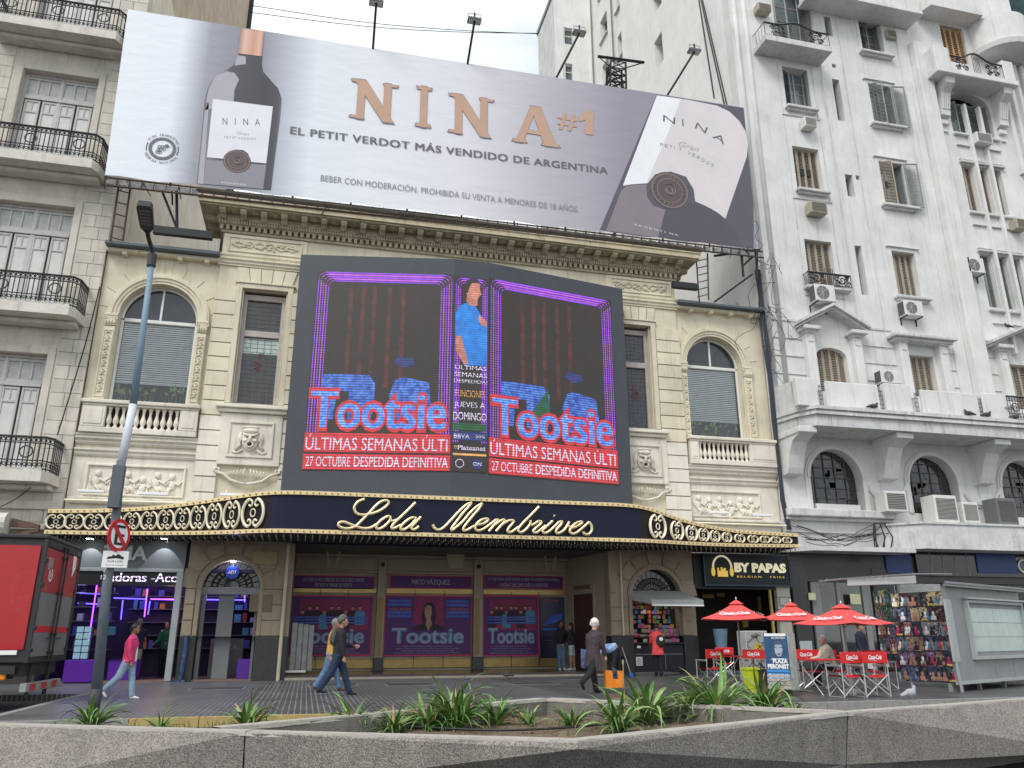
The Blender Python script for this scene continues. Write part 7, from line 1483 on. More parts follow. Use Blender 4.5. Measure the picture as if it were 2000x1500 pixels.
# ================================================================ NEWSSTAND
K0 = G(1870, 1352); K1 = G(1998, 1340); ku = (K1 - K0).normalized(); KF = Fr((K0.x, K0.y, 0), ku); kn = KF.n
km = mat('kiosk_grey_steel', (.25, .265, .265), .5, .12, 1.5, streak=.3, dirt=.15, bump=.05); kml = mat('kiosk_pale_steel', (.36, .38, .38), .45, .1, 2, streak=.2)
NK = thing('newsstand', 'closed grey steel newsstand with a large framed window at the right edge', 'kiosk', (K0.x, K0.y, 0))
KL = 4.4; kz0 = .17; kz1 = KF.of(1900, 1150)[1]
def kb_(a0, a1, b0, b1, d0, d1, nm, m, par=None): q = MB(); rect(q, KF, a0, a1, b0, b1, d1, d1 - d0); return build(q, nm, m, par or NK)
def kfp(z0, z1, o, nm, m): a, b, c = KF.P(-o, 0, o), KF.P(KL, 0, o), KF.P(KL, 0, -2.2); d = K0 + Vector((2.1, 2.0, 0)); build(MB().prism([(p.x, p.y, z0) for p in (a, b, c, d)], (0, 0, z1 - z0)), nm, m, NK)
kfp(kz0, kz1, 0, 'body', km); kfp(kz1, kz1 + .05, .16, 'roof', kml); kfp(kz1 + .05, kz1 + .1, .2, 'roof_edge', grey); kb_(-.0, KL, kz0 - .02, kz0 + .05, .0, .03, 'base_rail', kml)
for a in (.05, 1.5, 2.9): kb_(a, a + .07, 0, kz0, -.2, -.12, 'leg', grey)
wa, wb = KF.of(1890, 1230)[0], 4.3; wz0, wz1 = KF.of(1930, 1287)[1], KF.of(1930, 1174)[1]
for (a0, a1, b0, b1) in ((wa, wb, wz1 - .07, wz1), (wa, wb, wz0, wz0 + .07), (wa, wa + .07, wz0 + .07, wz1 - .07), (wb - .07, wb, wz0 + .07, wz1 - .07)): kb_(a0, a1, b0, b1, 0, .1, 'window_frame', kml)
kb_(wa - .03, wb + .03, wz1 + .01, wz1 + .05, 0, .16, 'window_hood', kml)
kb_(wa + .07, wb - .07, wz0 + .07, wz1 - .07, 0, .03, 'window_inner_frame', grey)
pg_ = mat('pale_green_panel', (.42, .52, .49), .25, .08, 3); a = wa + .17; n = 0
while a < wb - .3:
    for j in range(3): h = (wz1 - wz0 - .34) / 3; kb_(a, a + .42, wz0 + .17 + h * j, wz0 + .17 + h * (j + 1) - .012, .03, .04, 'window_panel', pg_)
    a += .432
q = MB(); txt(q, 'ABIERTO', KF, 2.2, wz1 - .065, .3, .04, .103); 
kb_(-.02, .26, KF.of(1862, 1292)[1], KF.of(1862, 1172)[1], .02, .07, 'open_door_panel', kml)
q = MB(); q.prism([tuple(KF.P(-.02, 1.0, .08)), tuple(KF.P(.04, 1.0, .08)), tuple(KF.P(.14, 0, .08)), tuple(KF.P(.08, 0, .08))], tuple(KF.n * -.04)); build(q, 'prop', kml, NK)
for a in (1.1, 2.2, 3.3): kb_(a, a + .012, kz0 + .05, wz0 - .1, 0, .006, 'panel_joint', grey)
# tilted flap awning left of the stand
a = at(1652, 1128, K0.y + .9); b = at(1788, 1128, K0.y + .2); q = MB(); q.prism([tuple(at(1655, 1131, 17.2)), tuple(at(1788, 1124, 16.2)), tuple(at(1790, 1139, 16.2)), tuple(at(1655, 1144, 17.2))], (.12, .2, .0)); build(q, 'flap', kml, NK); q = MB(); q.prism([tuple(at(1600, 1137, 17.8)), tuple(at(1655, 1131, 17.2)), tuple(at(1790, 1122, 16.2)), tuple(at(1860, 1122, 16.6))], (.0, .0, .03)); build(q, 'flap_top', grey, NK)
q = MB(); random.seed(4); 
for k in range(60): p = at(1602 + k * 3.1, 1136 - k * .22, 17.6 - k * .025); q.tube([p + Vector((0, 0, 0)), p + Vector((ru(-.05, .05), 0, .05)), p + Vector((ru(-.08, .08), 0, .02))], .008, 3)
build(q, 'spikes', grey, NK, kind='stuff')
# poster boards: collages of small prints
def art(i, c1, c2, sc_=6.):
    nm = 'print_art_' + 'abcdefghijkl'[i]
    if nm in MATS: return MATS[nm]
    m = mat(nm, c1, .5, 0); t = m.node_tree; l = t.links.new; g = nd(t, 'ShaderNodeNewGeometry'); v = nd(t, 'ShaderNodeTexVoronoi'); v.inputs['Scale'].default_value = sc_ * 1.6; n = nd(t, 'ShaderNodeTexNoise'); n.inputs['Scale'].default_value = sc_ * 2; n.inputs['Detail'].default_value = 4
    mp_ = nd(t, 'ShaderNodeVectorMath', operation='ADD'); mp_.inputs[1].default_value = (i * 3.3, i * 7.1, i); l(g.outputs['Position'], mp_.inputs[0]); l(mp_.outputs[0], n.inputs['Vector']); l(n.outputs['Color'], v.inputs['Vector'])
    r = nd(t, 'ShaderNodeValToRGB'); r.color_ramp.interpolation = 'CONSTANT'; e = r.color_ramp.elements; e[0].color = (c1[0] * .15, c1[1] * .15, c1[2] * .15, 1); e[1].position = .7; e[1].color = (.55, .53, .52, 1)
    a = e.new(.45); a.color = tuple(c1) + (1,); a = e.new(.62); a.color = tuple(c2) + (1,)
    l(n.outputs[0], r.inputs[0]); l(r.outputs[0], t.nodes['Principled BSDF'].inputs['Base Color']); return m
gs = lambda c: tuple(x * .55 + .45 * sum(c) / 3 for x in c)
AP = [((.35, .08, .06), (.5, .3, .2)), ((.06, .09, .22), (.2, .35, .5)), ((.05, .05, .06), (.3, .3, .32)), ((.2, .06, .25), (.45, .25, .5)), ((.5, .4, .1), (.15, .12, .1)), ((.3, .18, .1), (.55, .42, .35)), ((.04, .14, .1), (.25, .45, .35)), ((.12, .03, .04), (.6, .15, .1)), ((.02, .03, .1), (.1, .15, .5)), ((.25, .24, .26), (.6, .6, .62))]
random.seed(31)
def board(p0, p1, ztop, z0, cols, rows, lab):
    u = (p1 - p0); L_ = u.length; fr = Fr((p0.x, p0.y, 0), u); t = thing('poster_board', lab, 'poster board', (p0.x, p0.y, 0)); q = MB(); rect(q, fr, 0, L_, z0, ztop, 0, .03); build(q, 'backing', mat('dark_print', (.03, .03, .04), .6), t)
    cw = L_ / cols; rh = (ztop - z0) / rows
    for r_ in range(rows):
        c = 0
        while c < cols:
            span = 2 if (rnd() < .3 and c < cols - 1) else 1; n = random.randrange(len(AP)); hs = .94
            q = MB(); rect(q, fr, c * cw + .012, (c + span) * cw - .008, z0 + r_ * rh + .012, z0 + (r_ + 1) * rh - .008, .006, .004); s = build(q, 'poster_print', art(n, gs(AP[n][0]), gs(AP[n][1])), t)
            q = MB(); a_, b_ = c * cw + .012, (c + span) * cw - .008; m_ = random.choice([wht, pred, yl, black]); 
            if rnd() < .6: txt(q, random.choice(['ROCK', 'CINE', 'NOCHE', 'MUSICA', 'CIUDAD', 'LUNA', 'SOL', 'FUEGO']), fr, a_ + .03, z0 + r_ * rh + .03, (b_ - a_) * .7, rh * .12, .009, bold=.03); build(q, 'lettering', m_, s)
            for k in range(random.randrange(1, 4)):   # plain silhouettes of heads and shoulders
                cx = a_ + (b_ - a_) * (k + .5) / 3.2 + .04; cz = z0 + (r_ + .55) * rh; q = MB(); pol(q, fr, circ(cx, cz, .035, .05, 8), .008); pol(q, fr, [(cx - .07, cz - .16), (cx - .06, cz - .07), (cx, cz - .04), (cx + .06, cz - .07), (cx + .07, cz - .16)], .0078); build(q, 'figure', random.choice([skin_p, wht, darkp, pteal, pred]), s)
            c += span
    q = MB(); rect(q, fr, .2, .26, 0, z0, -.01, .04); rect(q, fr, L_ - .26, L_ - .2, 0, z0, -.01, .04); build(q, 'legs', kml, t); return t
p0 = G(1764, 1340); p1 = G(1874, 1345); board(p0, p1, at(1800, 1160, p0.y).z, .12, 6, 6, 'large collage board of film and music posters leaning by the newsstand')
p0 = G(1727, 1322); p1 = G(1763, 1326); board(p0, p1, at(1730, 1155, p0.y).z, .2, 3, 5, 'narrow collage board of posters left of the large one')
# ================================================================ STREET LAMP with signs
lb = G(181, 1394); LPp = thing('street_lamp', 'tall blue grey street lamp with white painted band in front of the computer shop', 'street lamp', (lb.x, lb.y, 0))
def pz(px, py): return at(px, py, lb.y)
seg = [(pz(181, 1392), .125, 'd'), (pz(189, 1350), .125, 'd'), (pz(189.5, 1349), .125, 'g'), (pz(208, 1150), .115, 'g'), (pz(228, 1000), .10, 'g')]
dk = mat('lamp_dark_base', (.05, .05, .055), .6, .15, 6); gb = mat('lamp_blue_grey', (.115, .14, .165), .5, .2, 5, dirt=.35, tint=(.25, .25, .26)); wb_ = mat('lamp_white_band', (.62, .65, .72), .5, .1, 4, dirt=.3)
build(MB().tube([pz(181, 1394), pz(189, 1345)], .092, 14), 'base', dk, LPp, smooth=True)
build(MB().tube([pz(189, 1345), pz(208, 1150), pz(229, 990), pz(236, 900)], [.086, .08, .073, .07], 14), 'pole_lower', gb, LPp, smooth=True)
build(MB().tube([pz(236, 912), pz(248, 850), pz(260, 790)], [.07, .074, .068], 14), 'white_band', wb_, LPp, smooth=True)
build(MB().tube([pz(260, 790), pz(280, 640), pz(297, 510)], [.066, .058, .05], 14), 'pole_upper', mat('lamp_blue_paint', (.20, .29, .37), .5, .12, 5), LPp, smooth=True)
build(MB().tube([pz(295, 520), pz(298, 497)], .085, 12), 'collar', dk, LPp)
hp0 = at(284, 455, lb.y - .0); build(MB().tube([pz(297, 505), at(297, 488, lb.y), at(290, 465, lb.y - .3), at(287, 448, lb.y - .6)], [.05, .045, .04, .045], 8), 'arm', dk, LPp, smooth=True)
q = MB(); A_ = at(288, 455, lb.y - .5); B_ = at(281, 402, lb.y - 1.6); w_ = .2
U = (B_ - A_); s_ = Vector((1, 0, 0)); nn = U.cross(s_).normalized()
P = [A_ - s_ * .04, A_ - s_ * .12 + U * .18, A_ - s_ * .135 + U * .9, A_ - s_ * .1 + U, A_ + s_ * .1 + U, A_ + s_ * .135 + U * .9, A_ + s_ * .12 + U * .18, A_ + s_ * .04]
q.prism(P, nn * .1); build(q, 'lamp_head', mat('lamp_head_dark', (.05, .055, .06), .5), LPp); q = MB()
for k in range(5): a = .3 + .12 * k; off = nn * (-.004 if nn.z > 0 else .104); q.poly([A_ - s_ * .09 + U * a + off, A_ + s_ * .09 + U * a + off, A_ + s_ * .09 + U * (a + .08) + off, A_ - s_ * .09 + U * (a + .08) + off])
build(q, 'led_modules', mat('led_module', (.16, .15, .12), .4), LPp)
c = pz(231, 955); build(MB().cbox(c.x - .10, c.x + .10, lb.y - .2, lb.y - .06, pz(231, 995).z, pz(238, 912).z, .01), 'control_box', mat('box_slate', (.10, .115, .13), .5), LPp)
c = pz(237, 1048); SG = thing('no_parking_sign', 'round red and white no parking sign with crossed E on the lamp post', 'sign', (c.x, lb.y - .16, c.z)); fr = Fr((c.x, lb.y - .16, c.z), (.43, .9, 0)); q = MB(); R_ = .285
pol(q, fr, circ(0, 0, R_, None, 32), 0, .02); build(q, 'plate', mat('sign_red', (.6, .02, .03), .4), SG); q = MB(); pol(q, fr, circ(0, 0, R_ * .76, None, 30), .003); build(q, 'white_disc', wht, SG)
q = MB(); txt(q, 'E', fr, -.11, -.165, .24, .34, .006, bold=.02); build(q, 'lettering', blk_, SG); q = MB(); pol(q, fr, [(-.2, .14), (-.14, .2), (.2, -.14), (.14, -.2)], .009); build(q, 'red_bar', MATS['sign_red'], SG)
c = pz(229, 1094); t = thing('placard', 'small white tow away placard under the round sign', 'sign', (c.x, lb.y - .16, c.z)); fr = Fr((c.x, lb.y - .16, c.z), (1, .18, 0)); q = MB(); rect(q, fr, -.2, .2, -.14, .14, 0, .015); build(q, 'plate', wht, t); q = MB()
pol(q, fr, [(-.13, .0), (-.12, .04), (-.06, .05), (-.04, .08), (.0, .06), (.04, .09), (.1, .05), (.13, .04), (.13, 0), (.02, .02)], .004); txt(q, 'GRUA', fr, -.12, -.05, .24, .03, .004); txt(q, 'Acarreo a cargo', fr, -.14, -.11, .28, .025, .004); build(q, 'lettering', blk_, t)
q = MB(); fr = Fr((0, lb.y - .095, 0), (1, 0, 0)); c = pz(206, 1118); txt(q, '7', fr, c.x - .02, c.z, .05, .07, .0); txt(q, '12', fr, c.x - .04, c.z - .12, .08, .07, .0); build(q, 'painted_number', wht, LPp)
# ================================================================ TRUCK
TX, TY0, TY1, TZ0, TZ1 = -5.02, 17.45, 19.95, .74, 3.1
TR = thing('box_truck', 'red box truck with grey lower rear doors parked at the left edge', 'truck', (TX, TY0, -.13))
tred = mat('truck_red', (.40, .01, .016), .28, .06, 2, dirt=.08, tint=(.5, .3, .28), coat=.3); tdoor = mat('faded_red_door', (.40, .045, .045), .5, .15, 3, dirt=.25); tgr = mat('faded_grey_door', (.19, .19, .195), .5, .12, 3, dirt=.2); tbk = mat('truck_black', (.03, .03, .033), .45, .15, 5)
build(MB().cbox(-11.6, TX - .05, TY0 + .03, TY1 - .03, TZ0, TZ1 - .03, .02), 'cargo_box', tbk, TR)
build(MB().cbox(-11.4, TX - .1, TY0 - .0, TY0 + .03, TZ0 + .24, TZ1 - .19, .005), 'side_panel', tred, TR); build(MB().cbox(-11.4, TX - .2, TY0 - .008, TY0 + .03, TZ0 + .15, TZ0 + .23, .004), 'white_stripe', wht, TR)
q = MB(); q.cbox(-11.6, TX + .02, TY0 - .03, TY1 + .03, TZ1 - .06, TZ1 + .02, .02); build(q, 'roof_rail', tbk, TR)
q = MB(); q.cbox(TX - .06, TX + .02, TY0 - .02, TY0 + .04, TZ0, TZ1 - .06, .01).cbox(TX - .06, TX + .02, TY1 - .1, TY1 + .02, TZ0, TZ1 - .06, .01).cbox(TX - .06, TX + .02, TY0 + .1, TY1 - .1, TZ0, TZ0 + .1, .01).cbox(TX - .06, TX + .02, TY0 + .1, TY1 - .1, TZ1 - .2, TZ1 - .06, .01); build(q, 'rear_frame', tbk, TR)
ym = (TY0 + TY1) / 2; zm = TZ0 + 1.3
for a, b in ((TY0 + .05, ym - .01), (ym + .01, TY1 - .11)):
    D = build(MB().cbox(TX - .04, TX + .005, a, b, zm, TZ1 - .21, .006), 'rear_door', tdoor, TR); build(MB().cbox(TX - .04, TX + .004, a, b, TZ0 + .11, zm, .006), 'door_lower', tgr, D); build(MB().box(TX + .004, TX + .008, a + .03, b - .03, TZ0 + .56, TZ0 + .68), 'red_stripe', mat('stripe_red', (.55, .03, .03), .5), D)
    q = MB()
    for z in (TZ0 + .2, TZ0 + .6, zm + .1, TZ1 - .5): e = a if a < ym - .5 else b; q.cbox(TX + .0, TX + .04, e - .08, e + .06, z, z + .07, .008)
    build(q, 'hinges', tbk, D)
    yy = ym - .12 if a < ym - .5 else ym + .12; q = MB(); q.tube([(TX + .04, yy, TZ0 + .05), (TX + .04, yy, TZ1 - .1)], .018, 6); 
    for z in (TZ0 + .15, TZ0 + .5, zm, TZ1 - .35): q.box(TX, TX + .06, yy - .04, yy + .04, z, z + .05)
    q.tube([(TX + .05, yy, TZ0 + .45), (TX + .06, yy + (.35 if yy > ym else -.35), TZ0 + .45)], .014, 5); build(q, 'locking_rod', tbk, D)
fr = Fr((TX + .007, 0, 0), (0, 1, 0)); q = MB(); ring(q, fr, TY0 + .52, zm + .35, .09, .13, .0, 20); txt(q, '80', fr, TY0 + .46, zm + .3, .12, .1, .0); build(q, 'speed_sticker', wht, TR); q = MB(); rect(q, fr, TY0 + .25, TY0 + .55, TZ1 - .62, TZ1 - .38); build(q, 'sticker', mat('faded_sticker', (.35, .25, .24), .6), TR); q = MB(); pol(q, fr, [(ym + .65, zm + .95), (ym + .9, zm + 1.0), (ym + .95, zm + .6), (ym + .75, zm + .4), (ym + .7, zm + .7)]); build(q, 'torn_sticker', wht, TR)
q = MB(); q.box(-11.6, TX - .4, TY0 + .6, TY0 + .72, .45, TZ0).box(-11.6, TX - .4, TY1 - .72, TY1 - .6, .45, TZ0).box(TX - .5, TX - .1, TY0 + .2, TY1 - .2, .5, TZ0).box(-11, TX - .2, TY0 + .05, TY0 + .1, .55, .7); build(q, 'chassis', tbk, TR)
for x in (-6.6, -10.8):
    for y in (TY0 + .1, TY1 - .42):
        q = MB(); q.lathe([(.42, -.14), (.46, -.1), (.46, .1), (.42, .14)], (0, 0), 22); q.xf(Matrix.Translation((x, y + .15, .33)) @ Matrix.Rotation(pi / 2, 4, 'X')); W = build(q, 'wheel', mat('tyre', (.02, .02, .02), .9, .1, 9), TR); q = MB(); q.lathe([(.24, -.16), (.26, .16)], (0, 0), 16); q.xf(Matrix.Translation((x, y + .15, .33)) @ Matrix.Rotation(pi / 2, 4, 'X')); build(q, 'rim', grey, W)
bm = build(MB().cbox(TX - .1, TX + .02, TY0 + .15, TY1 - .1, .22, .38, .01), 'rear_bumper', mat('bumper_grey', (.3, .3, .29), .5, .2, 6, dirt=.3), TR)
for a in (.3, 1.0, 1.7): build(MB().box(TX + .02, TX + .026, TY0 + a + .05, TY0 + a + .4, .24, .36), 'reflector', mat('reflector_red', (.5, .03, .03), .3), bm)
for a in (.55, 1.7): build(MB().cbox(TX - .12, TX - .06, TY0 + a, TY0 + a + .1, .1, .74, .01), 'bumper_bracket', tbk, TR)
for (y, m, nm) in ((TY0 + .02, mat('amber_lens', (.8, .25, .02), .2), 'amber_light'), (TY0 + .02, None, '')):
    if m: build(MB().cbox(TX - .95, TX - .7, y - .0, y + .1, .5, .6, .02), nm, m, TR); build(MB().cbox(TX - .95, TX - .7, y - .0, y + .1, .6, .7, .02), 'white_light', wht, TR); build(MB().cbox(TX - .5, TX - .35, y + .05, y + .15, .44, .66, .02), nm, m, TR)
build(MB().prism([(-13.6, TY0 + .1, .45), (-13.65, TY0 + .1, 1.3), (-13.3, TY0 + .1, 2.35), (-11.8, TY0 + .1, 2.45), (-11.8, TY0 + .1, .45)], (0, TY1 - TY0 - .2, 0)), 'cab', tred, TR)
# ================================================================ PLANTER
agg = bpy.data.materials.new('exposed_aggregate'); agg.use_nodes = True; t_ = agg.node_tree; b_ = t_.nodes['Principled BSDF']; b_.inputs['Roughness'].default_value = .9; l_ = t_.links.new
g_ = nd(t_, 'ShaderNodeNewGeometry'); v_ = nd(t_, 'ShaderNodeTexVoronoi'); v_.inputs['Scale'].default_value = 130; l_(g_.outputs['Position'], v_.inputs['Vector'])
r_ = nd(t_, 'ShaderNodeValToRGB'); e_ = r_.color_ramp.elements; e_[0].color = (.12, .105, .095, 1); e_[1].color = (.345, .31, .28, 1); m_ = e_.new(.45); m_.color = (.225, .2, .18, 1)
sp_ = nd(t_, 'ShaderNodeSeparateColor'); l_(v_.outputs['Color'], sp_.inputs[0]); l_(sp_.outputs[0], r_.inputs[0])
n_ = nd(t_, 'ShaderNodeTexNoise'); n_.inputs['Scale'].default_value = 2.2; n_.inputs['Detail'].default_value = 6; l_(g_.outputs['Position'], n_.inputs['Vector'])
mr_ = nd(t_, 'ShaderNodeMapRange'); mr_.inputs[1].default_value = .3; mr_.inputs[2].default_value = .7; mr_.inputs[3].default_value = .74; mr_.inputs[4].default_value = 1.2; mq_ = nd(t_, 'ShaderNodeMapping'); mq_.inputs[3].default_value = (1, 1, .35); l_(g_.outputs['Position'], mq_.inputs[0]); l_(mq_.outputs[0], n_.inputs['Vector']); n_.inputs['Roughness'].default_value = .7; l_(n_.outputs[0], mr_.inputs[0])
vm_ = nd(t_, 'ShaderNodeVectorMath', operation='SCALE'); l_(r_.outputs[0], vm_.inputs[0]); l_(mr_.outputs[0], vm_.inputs['Scale']); l_(vm_.outputs[0], b_.inputs['Base Color'])
bp_2 = nd(t_, 'ShaderNodeBump'); bp_2.inputs['Strength'].default_value = .6; bp_2.inputs['Distance'].default_value = .008; l_(v_.outputs['Distance'], bp_2.inputs['Height']); l_(bp_2.outputs[0], b_.inputs['Normal'])
rim = mat('worn_pale_rim', (.42, .39, .35), .9, .15, 12, dirt=.4, bump=.4, bscale=60)
PLN = thing('planter', 'zigzag planter of exposed aggregate concrete panels in the foreground', 'planter', (1.8, 5.4, 0))
ZT = .5
T0 = lambda px, py, z=ZT: G(px, py, z)
J1, AP_, J2 = T0(480, 1432), T0(1130, 1450), T0(1655, 1394); Lf = T0(0, 1418); Bt = J1 + (Lf - J1) * 1.5; Ct = T0(2130, 1358)
Bt.z = Ct.z = ZT
def out(p, n_, o, z): return Vector((p.x, p.y, z)) + n_ * o
def panel(top_a, top_b, low_a, low_b, diag, nm='panel'):
    # two facets meeting at a fold; diag tells which corners the fold joins
    q = MB(); ia, ib = Vector((top_a.x, top_a.y + .16, ZT)), Vector((top_b.x, top_b.y + .16, ZT)); ga, gb_ = ia.copy(), ib.copy(); ga.z = gb_.z = -.13
    if diag == 'ab': q.add([top_a, top_b, low_b, low_a], [(0, 1, 3), (1, 2, 3)])
    else: q.add([top_a, top_b, low_b, low_a], [(0, 1, 2), (0, 2, 3)])
    q.add([low_a, low_b, ia, ib, ga, gb_, top_a, top_b], [(6, 7, 3, 2), (2, 3, 5, 4), (0, 1, 5, 4), (0, 6, 2, 4), (1, 7, 3, 5)]); 
    return build(q, nm, agg, PLN)
nA = Vector((-.25, -1, 0)).normalized(); e1 = (AP_ - J1).normalized() * .004
J1l = at(474, 1543, J1.y + .03); J2l = at(1652, 1494, J2.y + .03)
Af = at(1129, 1463, AP_.y - .03); Al = at(1132, 1570, AP_.y + .4)
def panel3(Jt, Jl, side):   # joint panel: upper light facet, lower undercut facet meeting at the apex fold
    q = MB(); a, f, lo = AP_, Af, Al; a = a + Vector((side * .004, 0, 0)); q.add([Jt, a, f, Jl, lo], [(0, 1, 2), (0, 2, 3), (3, 2, 4)])
    bi, bj = Vector((Jt.x, Jt.y + .16, ZT)), Vector((AP_.x, AP_.y + .18, ZT)); q.add([Jt, a, bj, bi, Vector((bi.x, bi.y, -.13)), Vector((bj.x, bj.y, -.13)), Jl, lo], [(0, 1, 2, 3), (3, 2, 5, 4), (6, 7, 5, 4)]); return build(q, 'panel', agg, PLN)
panel3(J1 + (AP_ - J1) * .002, J1l, -1); panel3(J2 - (J2 - AP_) * .002, J2l, 1)
Bl = at(-230, 1578, Bt.y - .6); Cl = at(2130, 1468, Ct.y - .5)
panel(Bt, J1 + (J1 - AP_).normalized() * .012, Bl, J1l + Vector((-.012, 0, 0)), 'ab'); 
panel(J2 + Vector((.014, .006, 0)), Ct, J2l + Vector((.014, .006, 0)), Cl, 'xx')
# correct fold directions for the outer panels: the fold runs from the joint's top to the far low corner
for o in [c for c in bpy.data.objects if c.parent == PLN][-2:]:
    pass
# rims and back walls
def rimseg(a, b, w_=.13, z=ZT, par=PLN, h=.03):
    d = (b - a).normalized(); n2 = Vector((-d.y, d.x, 0))
    if n2.y < 0: n2 = -n2
    q = MB(); m = 24; rows = []
    for i in range(m + 1):
        p = a.lerp(b, i / m); j = ru(-.006, .006); rows += [(p.x - n2.x * (.004 + j), p.y - n2.y * (.004 + j), z - .02 + ru(-.004, .004)), (p.x - n2.x * j, p.y - n2.y * j, z + .012 + ru(-.003, .003)), (p.x + n2.x * (w_ + j), p.y + n2.y * (w_ + j), z + .012), (p.x + n2.x * (w_ + j), p.y + n2.y * (w_ + j), z - .02)]
    q.add(rows, [(i * 4 + k, i * 4 + k + 1, i * 4 + k + 5, i * 4 + k + 4) for i in range(m) for k in range(3)]); build(q, 'rim', rim, par)
rimseg(Bt, J1); rimseg(J1, AP_); rimseg(AP_, J2); rimseg(J2, Ct)
k0, k1, k2, k3 = T0(430, 1424), T0(1068, 1366), T0(1400, 1375), T0(1642, 1392)
for a, b in ((k0, k1), (k1, k3)):
    d = (b - a).normalized(); n2 = Vector((-d.y, d.x, 0)) * .12
    if n2.y < 0: n2 = -n2
    build(MB().prism([(a.x, a.y, -.13), (b.x, b.y, -.13), (b.x + n2.x, b.y + n2.y, -.13), (a.x + n2.x, a.y + n2.y, -.13)], (0, 0, ZT + .13)), 'back_panel', mat('stained_aggregate', (.2, .185, .165), .9, .2, 14, dirt=.5, bump=.5, bscale=70), PLN); rimseg(a, b)
soilm = mat('planter_soil', (.17, .125, .085), .95, .3, 9, dirt=.4, bump=1., bscale=25, tint=(.05, .04, .03)); q = MB(); zs = .34
random.seed(2)
def soil(poly, nm):
    xs = [p.x for p in poly]; ys = [p.y for p in poly]; q = MB(); nx, ny = 50, 30; idx = {}
    from mathutils.geometry import intersect_point_tri_2d
    tris = tessellate_polygon([poly])
    vs = []; fs = []
    for j in range(ny + 1):
        for i in range(nx + 1): vs.append((min(xs) + (max(xs) - min(xs)) * i / nx, min(ys) + (max(ys) - min(ys)) * j / ny, zs + ru(-.015, .02) + .02 * sin(i * .5) * cos(j * .7)))
    for j in range(ny):
        for i in range(nx):
            c = Vector(vs[j * (nx + 1) + i][:2]); 
            if any(intersect_point_tri_2d(c, poly[t[0]].xy, poly[t[1]].xy, poly[t[2]].xy) for t in tris): fs.append((j * (nx + 1) + i, j * (nx + 1) + i + 1, (j + 1) * (nx + 1) + i + 1, (j + 1) * (nx + 1) + i))
    q.add(vs, fs); build(q, nm, soilm, None, kind='structure')
grow = lambda p, c, f: Vector((c.x + (p.x - c.x) * f, c.y + (p.y - c.y) * f, 0))
cen = (J1 + AP_ + J2 + k1) / 4
soil([grow(p, cen, .96) for p in (k0, J1, AP_, J2, k3, k1)], 'soil'); q = MB(); q.box(-6, -.55, 0, 0, 0, 0)
bk = Vector((0, 1.5, 0)); soil([Bt + Vector((0, .1, 0)), J1 + Vector((-.05, .1, 0)), J1 + Vector((-.1, 1.0, 0)), Bt + bk], 'soil')
# strap leaved plants
lg = [mat('leaf_green', (.15, .28, .065), .45, .25, 12, spec=.45), mat('leaf_pale_green', (.26, .39, .14), .45, .25, 12, spec=.45), mat('leaf_dark_green', (.075, .18, .035), .45, .25, 12, spec=.45), mat('leaf_straw', (.38, .28, .12), .6, .2, 12)]
LM = []
random.seed(13)
for i in range(26):
    L_ = ru(.7, 1.2); a0 = radians(ru(42, 86)); bend = radians(ru(60, 175)); q = MB(); p = Vector((0, 0, 0)); n = 9; rows = []; tw = ru(-.5, .5)
    for k in range(n + 1):
        t = k / n; a = a0 - bend * t ** (1.3 + .09 * (i % 9)); w_ = .023 * (1 - t ** 3) * (0.7 + .6 * sin(pi * min(1, t * 1.3))) + .0015; s_ = sin(tw * t)
        rows += [(p.x - s_ * w_ * .3, -w_, p.z + w_ * .35), (p.x, 0, p.z - w_ * .25), (p.x + s_ * w_ * .3, w_, p.z + w_ * .35)]; p += Vector((cos(a), 0, sin(a))) * (L_ / n)
    me = bpy.data.meshes.new('leaf'); me.from_pydata(rows, [], [(3 * k + j, 3 * k + j + 1, 3 * k + j + 4, 3 * k + j + 3) for k in range(n) for j in (0, 1)]); me.materials.append(lg[(0, 1, 0, 2)[i % 4]] if i < 24 else lg[3])
    for pp in me.polygons: pp.use_smooth = True
    LM.append(me)
PL = [(178, 1421, 55, 26, 'leafy plant at the foot of the lamp post, leftmost large one'), (312, 1424, 32, 18, 'small strap leaved plant right of the lamp post'), (262, 1424, 18, 8, 'tiny sprout between the first two plants'), (394, 1427, 16, 6, 'tiny bright sprout behind the left wall panel'), (483, 1424, 56, 18, 'spiky plant with dark long leaves above the first wall joint'),
      (692, 1428, 58, 34, 'strap leaved plant in front of the walking men'), (768, 1428, 45, 26, 'small strap leaved plant just right of the one before the walking men'), (832, 1422, 62, 30, 'pale leaved plant leaning against the biggest left clump'), (889, 1421, 80, 40, 'biggest clump left of the centre pigeon'), (967, 1414, 58, 28, 'strap leaved plant beside the back wall left of its joint'), (1035, 1412, 34, 14, 'small sparse plant before the back wall joint'), (1118, 1418, 45, 24, 'lone plant right of the back wall joint'),
      (1208, 1426, 78, 24, 'upright narrow plant by the tall dry stalk'), (1265, 1410, 78, 40, 'dense plant with long bending leaves right of the upright one'), (1342, 1405, 66, 38, 'pale plant between two dark green clumps'), (1402, 1406, 88, 46, 'tallest dense clump below the first umbrella'), (1498, 1390, 72, 38, 'dark green clump below the advertising box'), (1552, 1396, 34, 20, 'low spreading plant at the right end of the bed')]
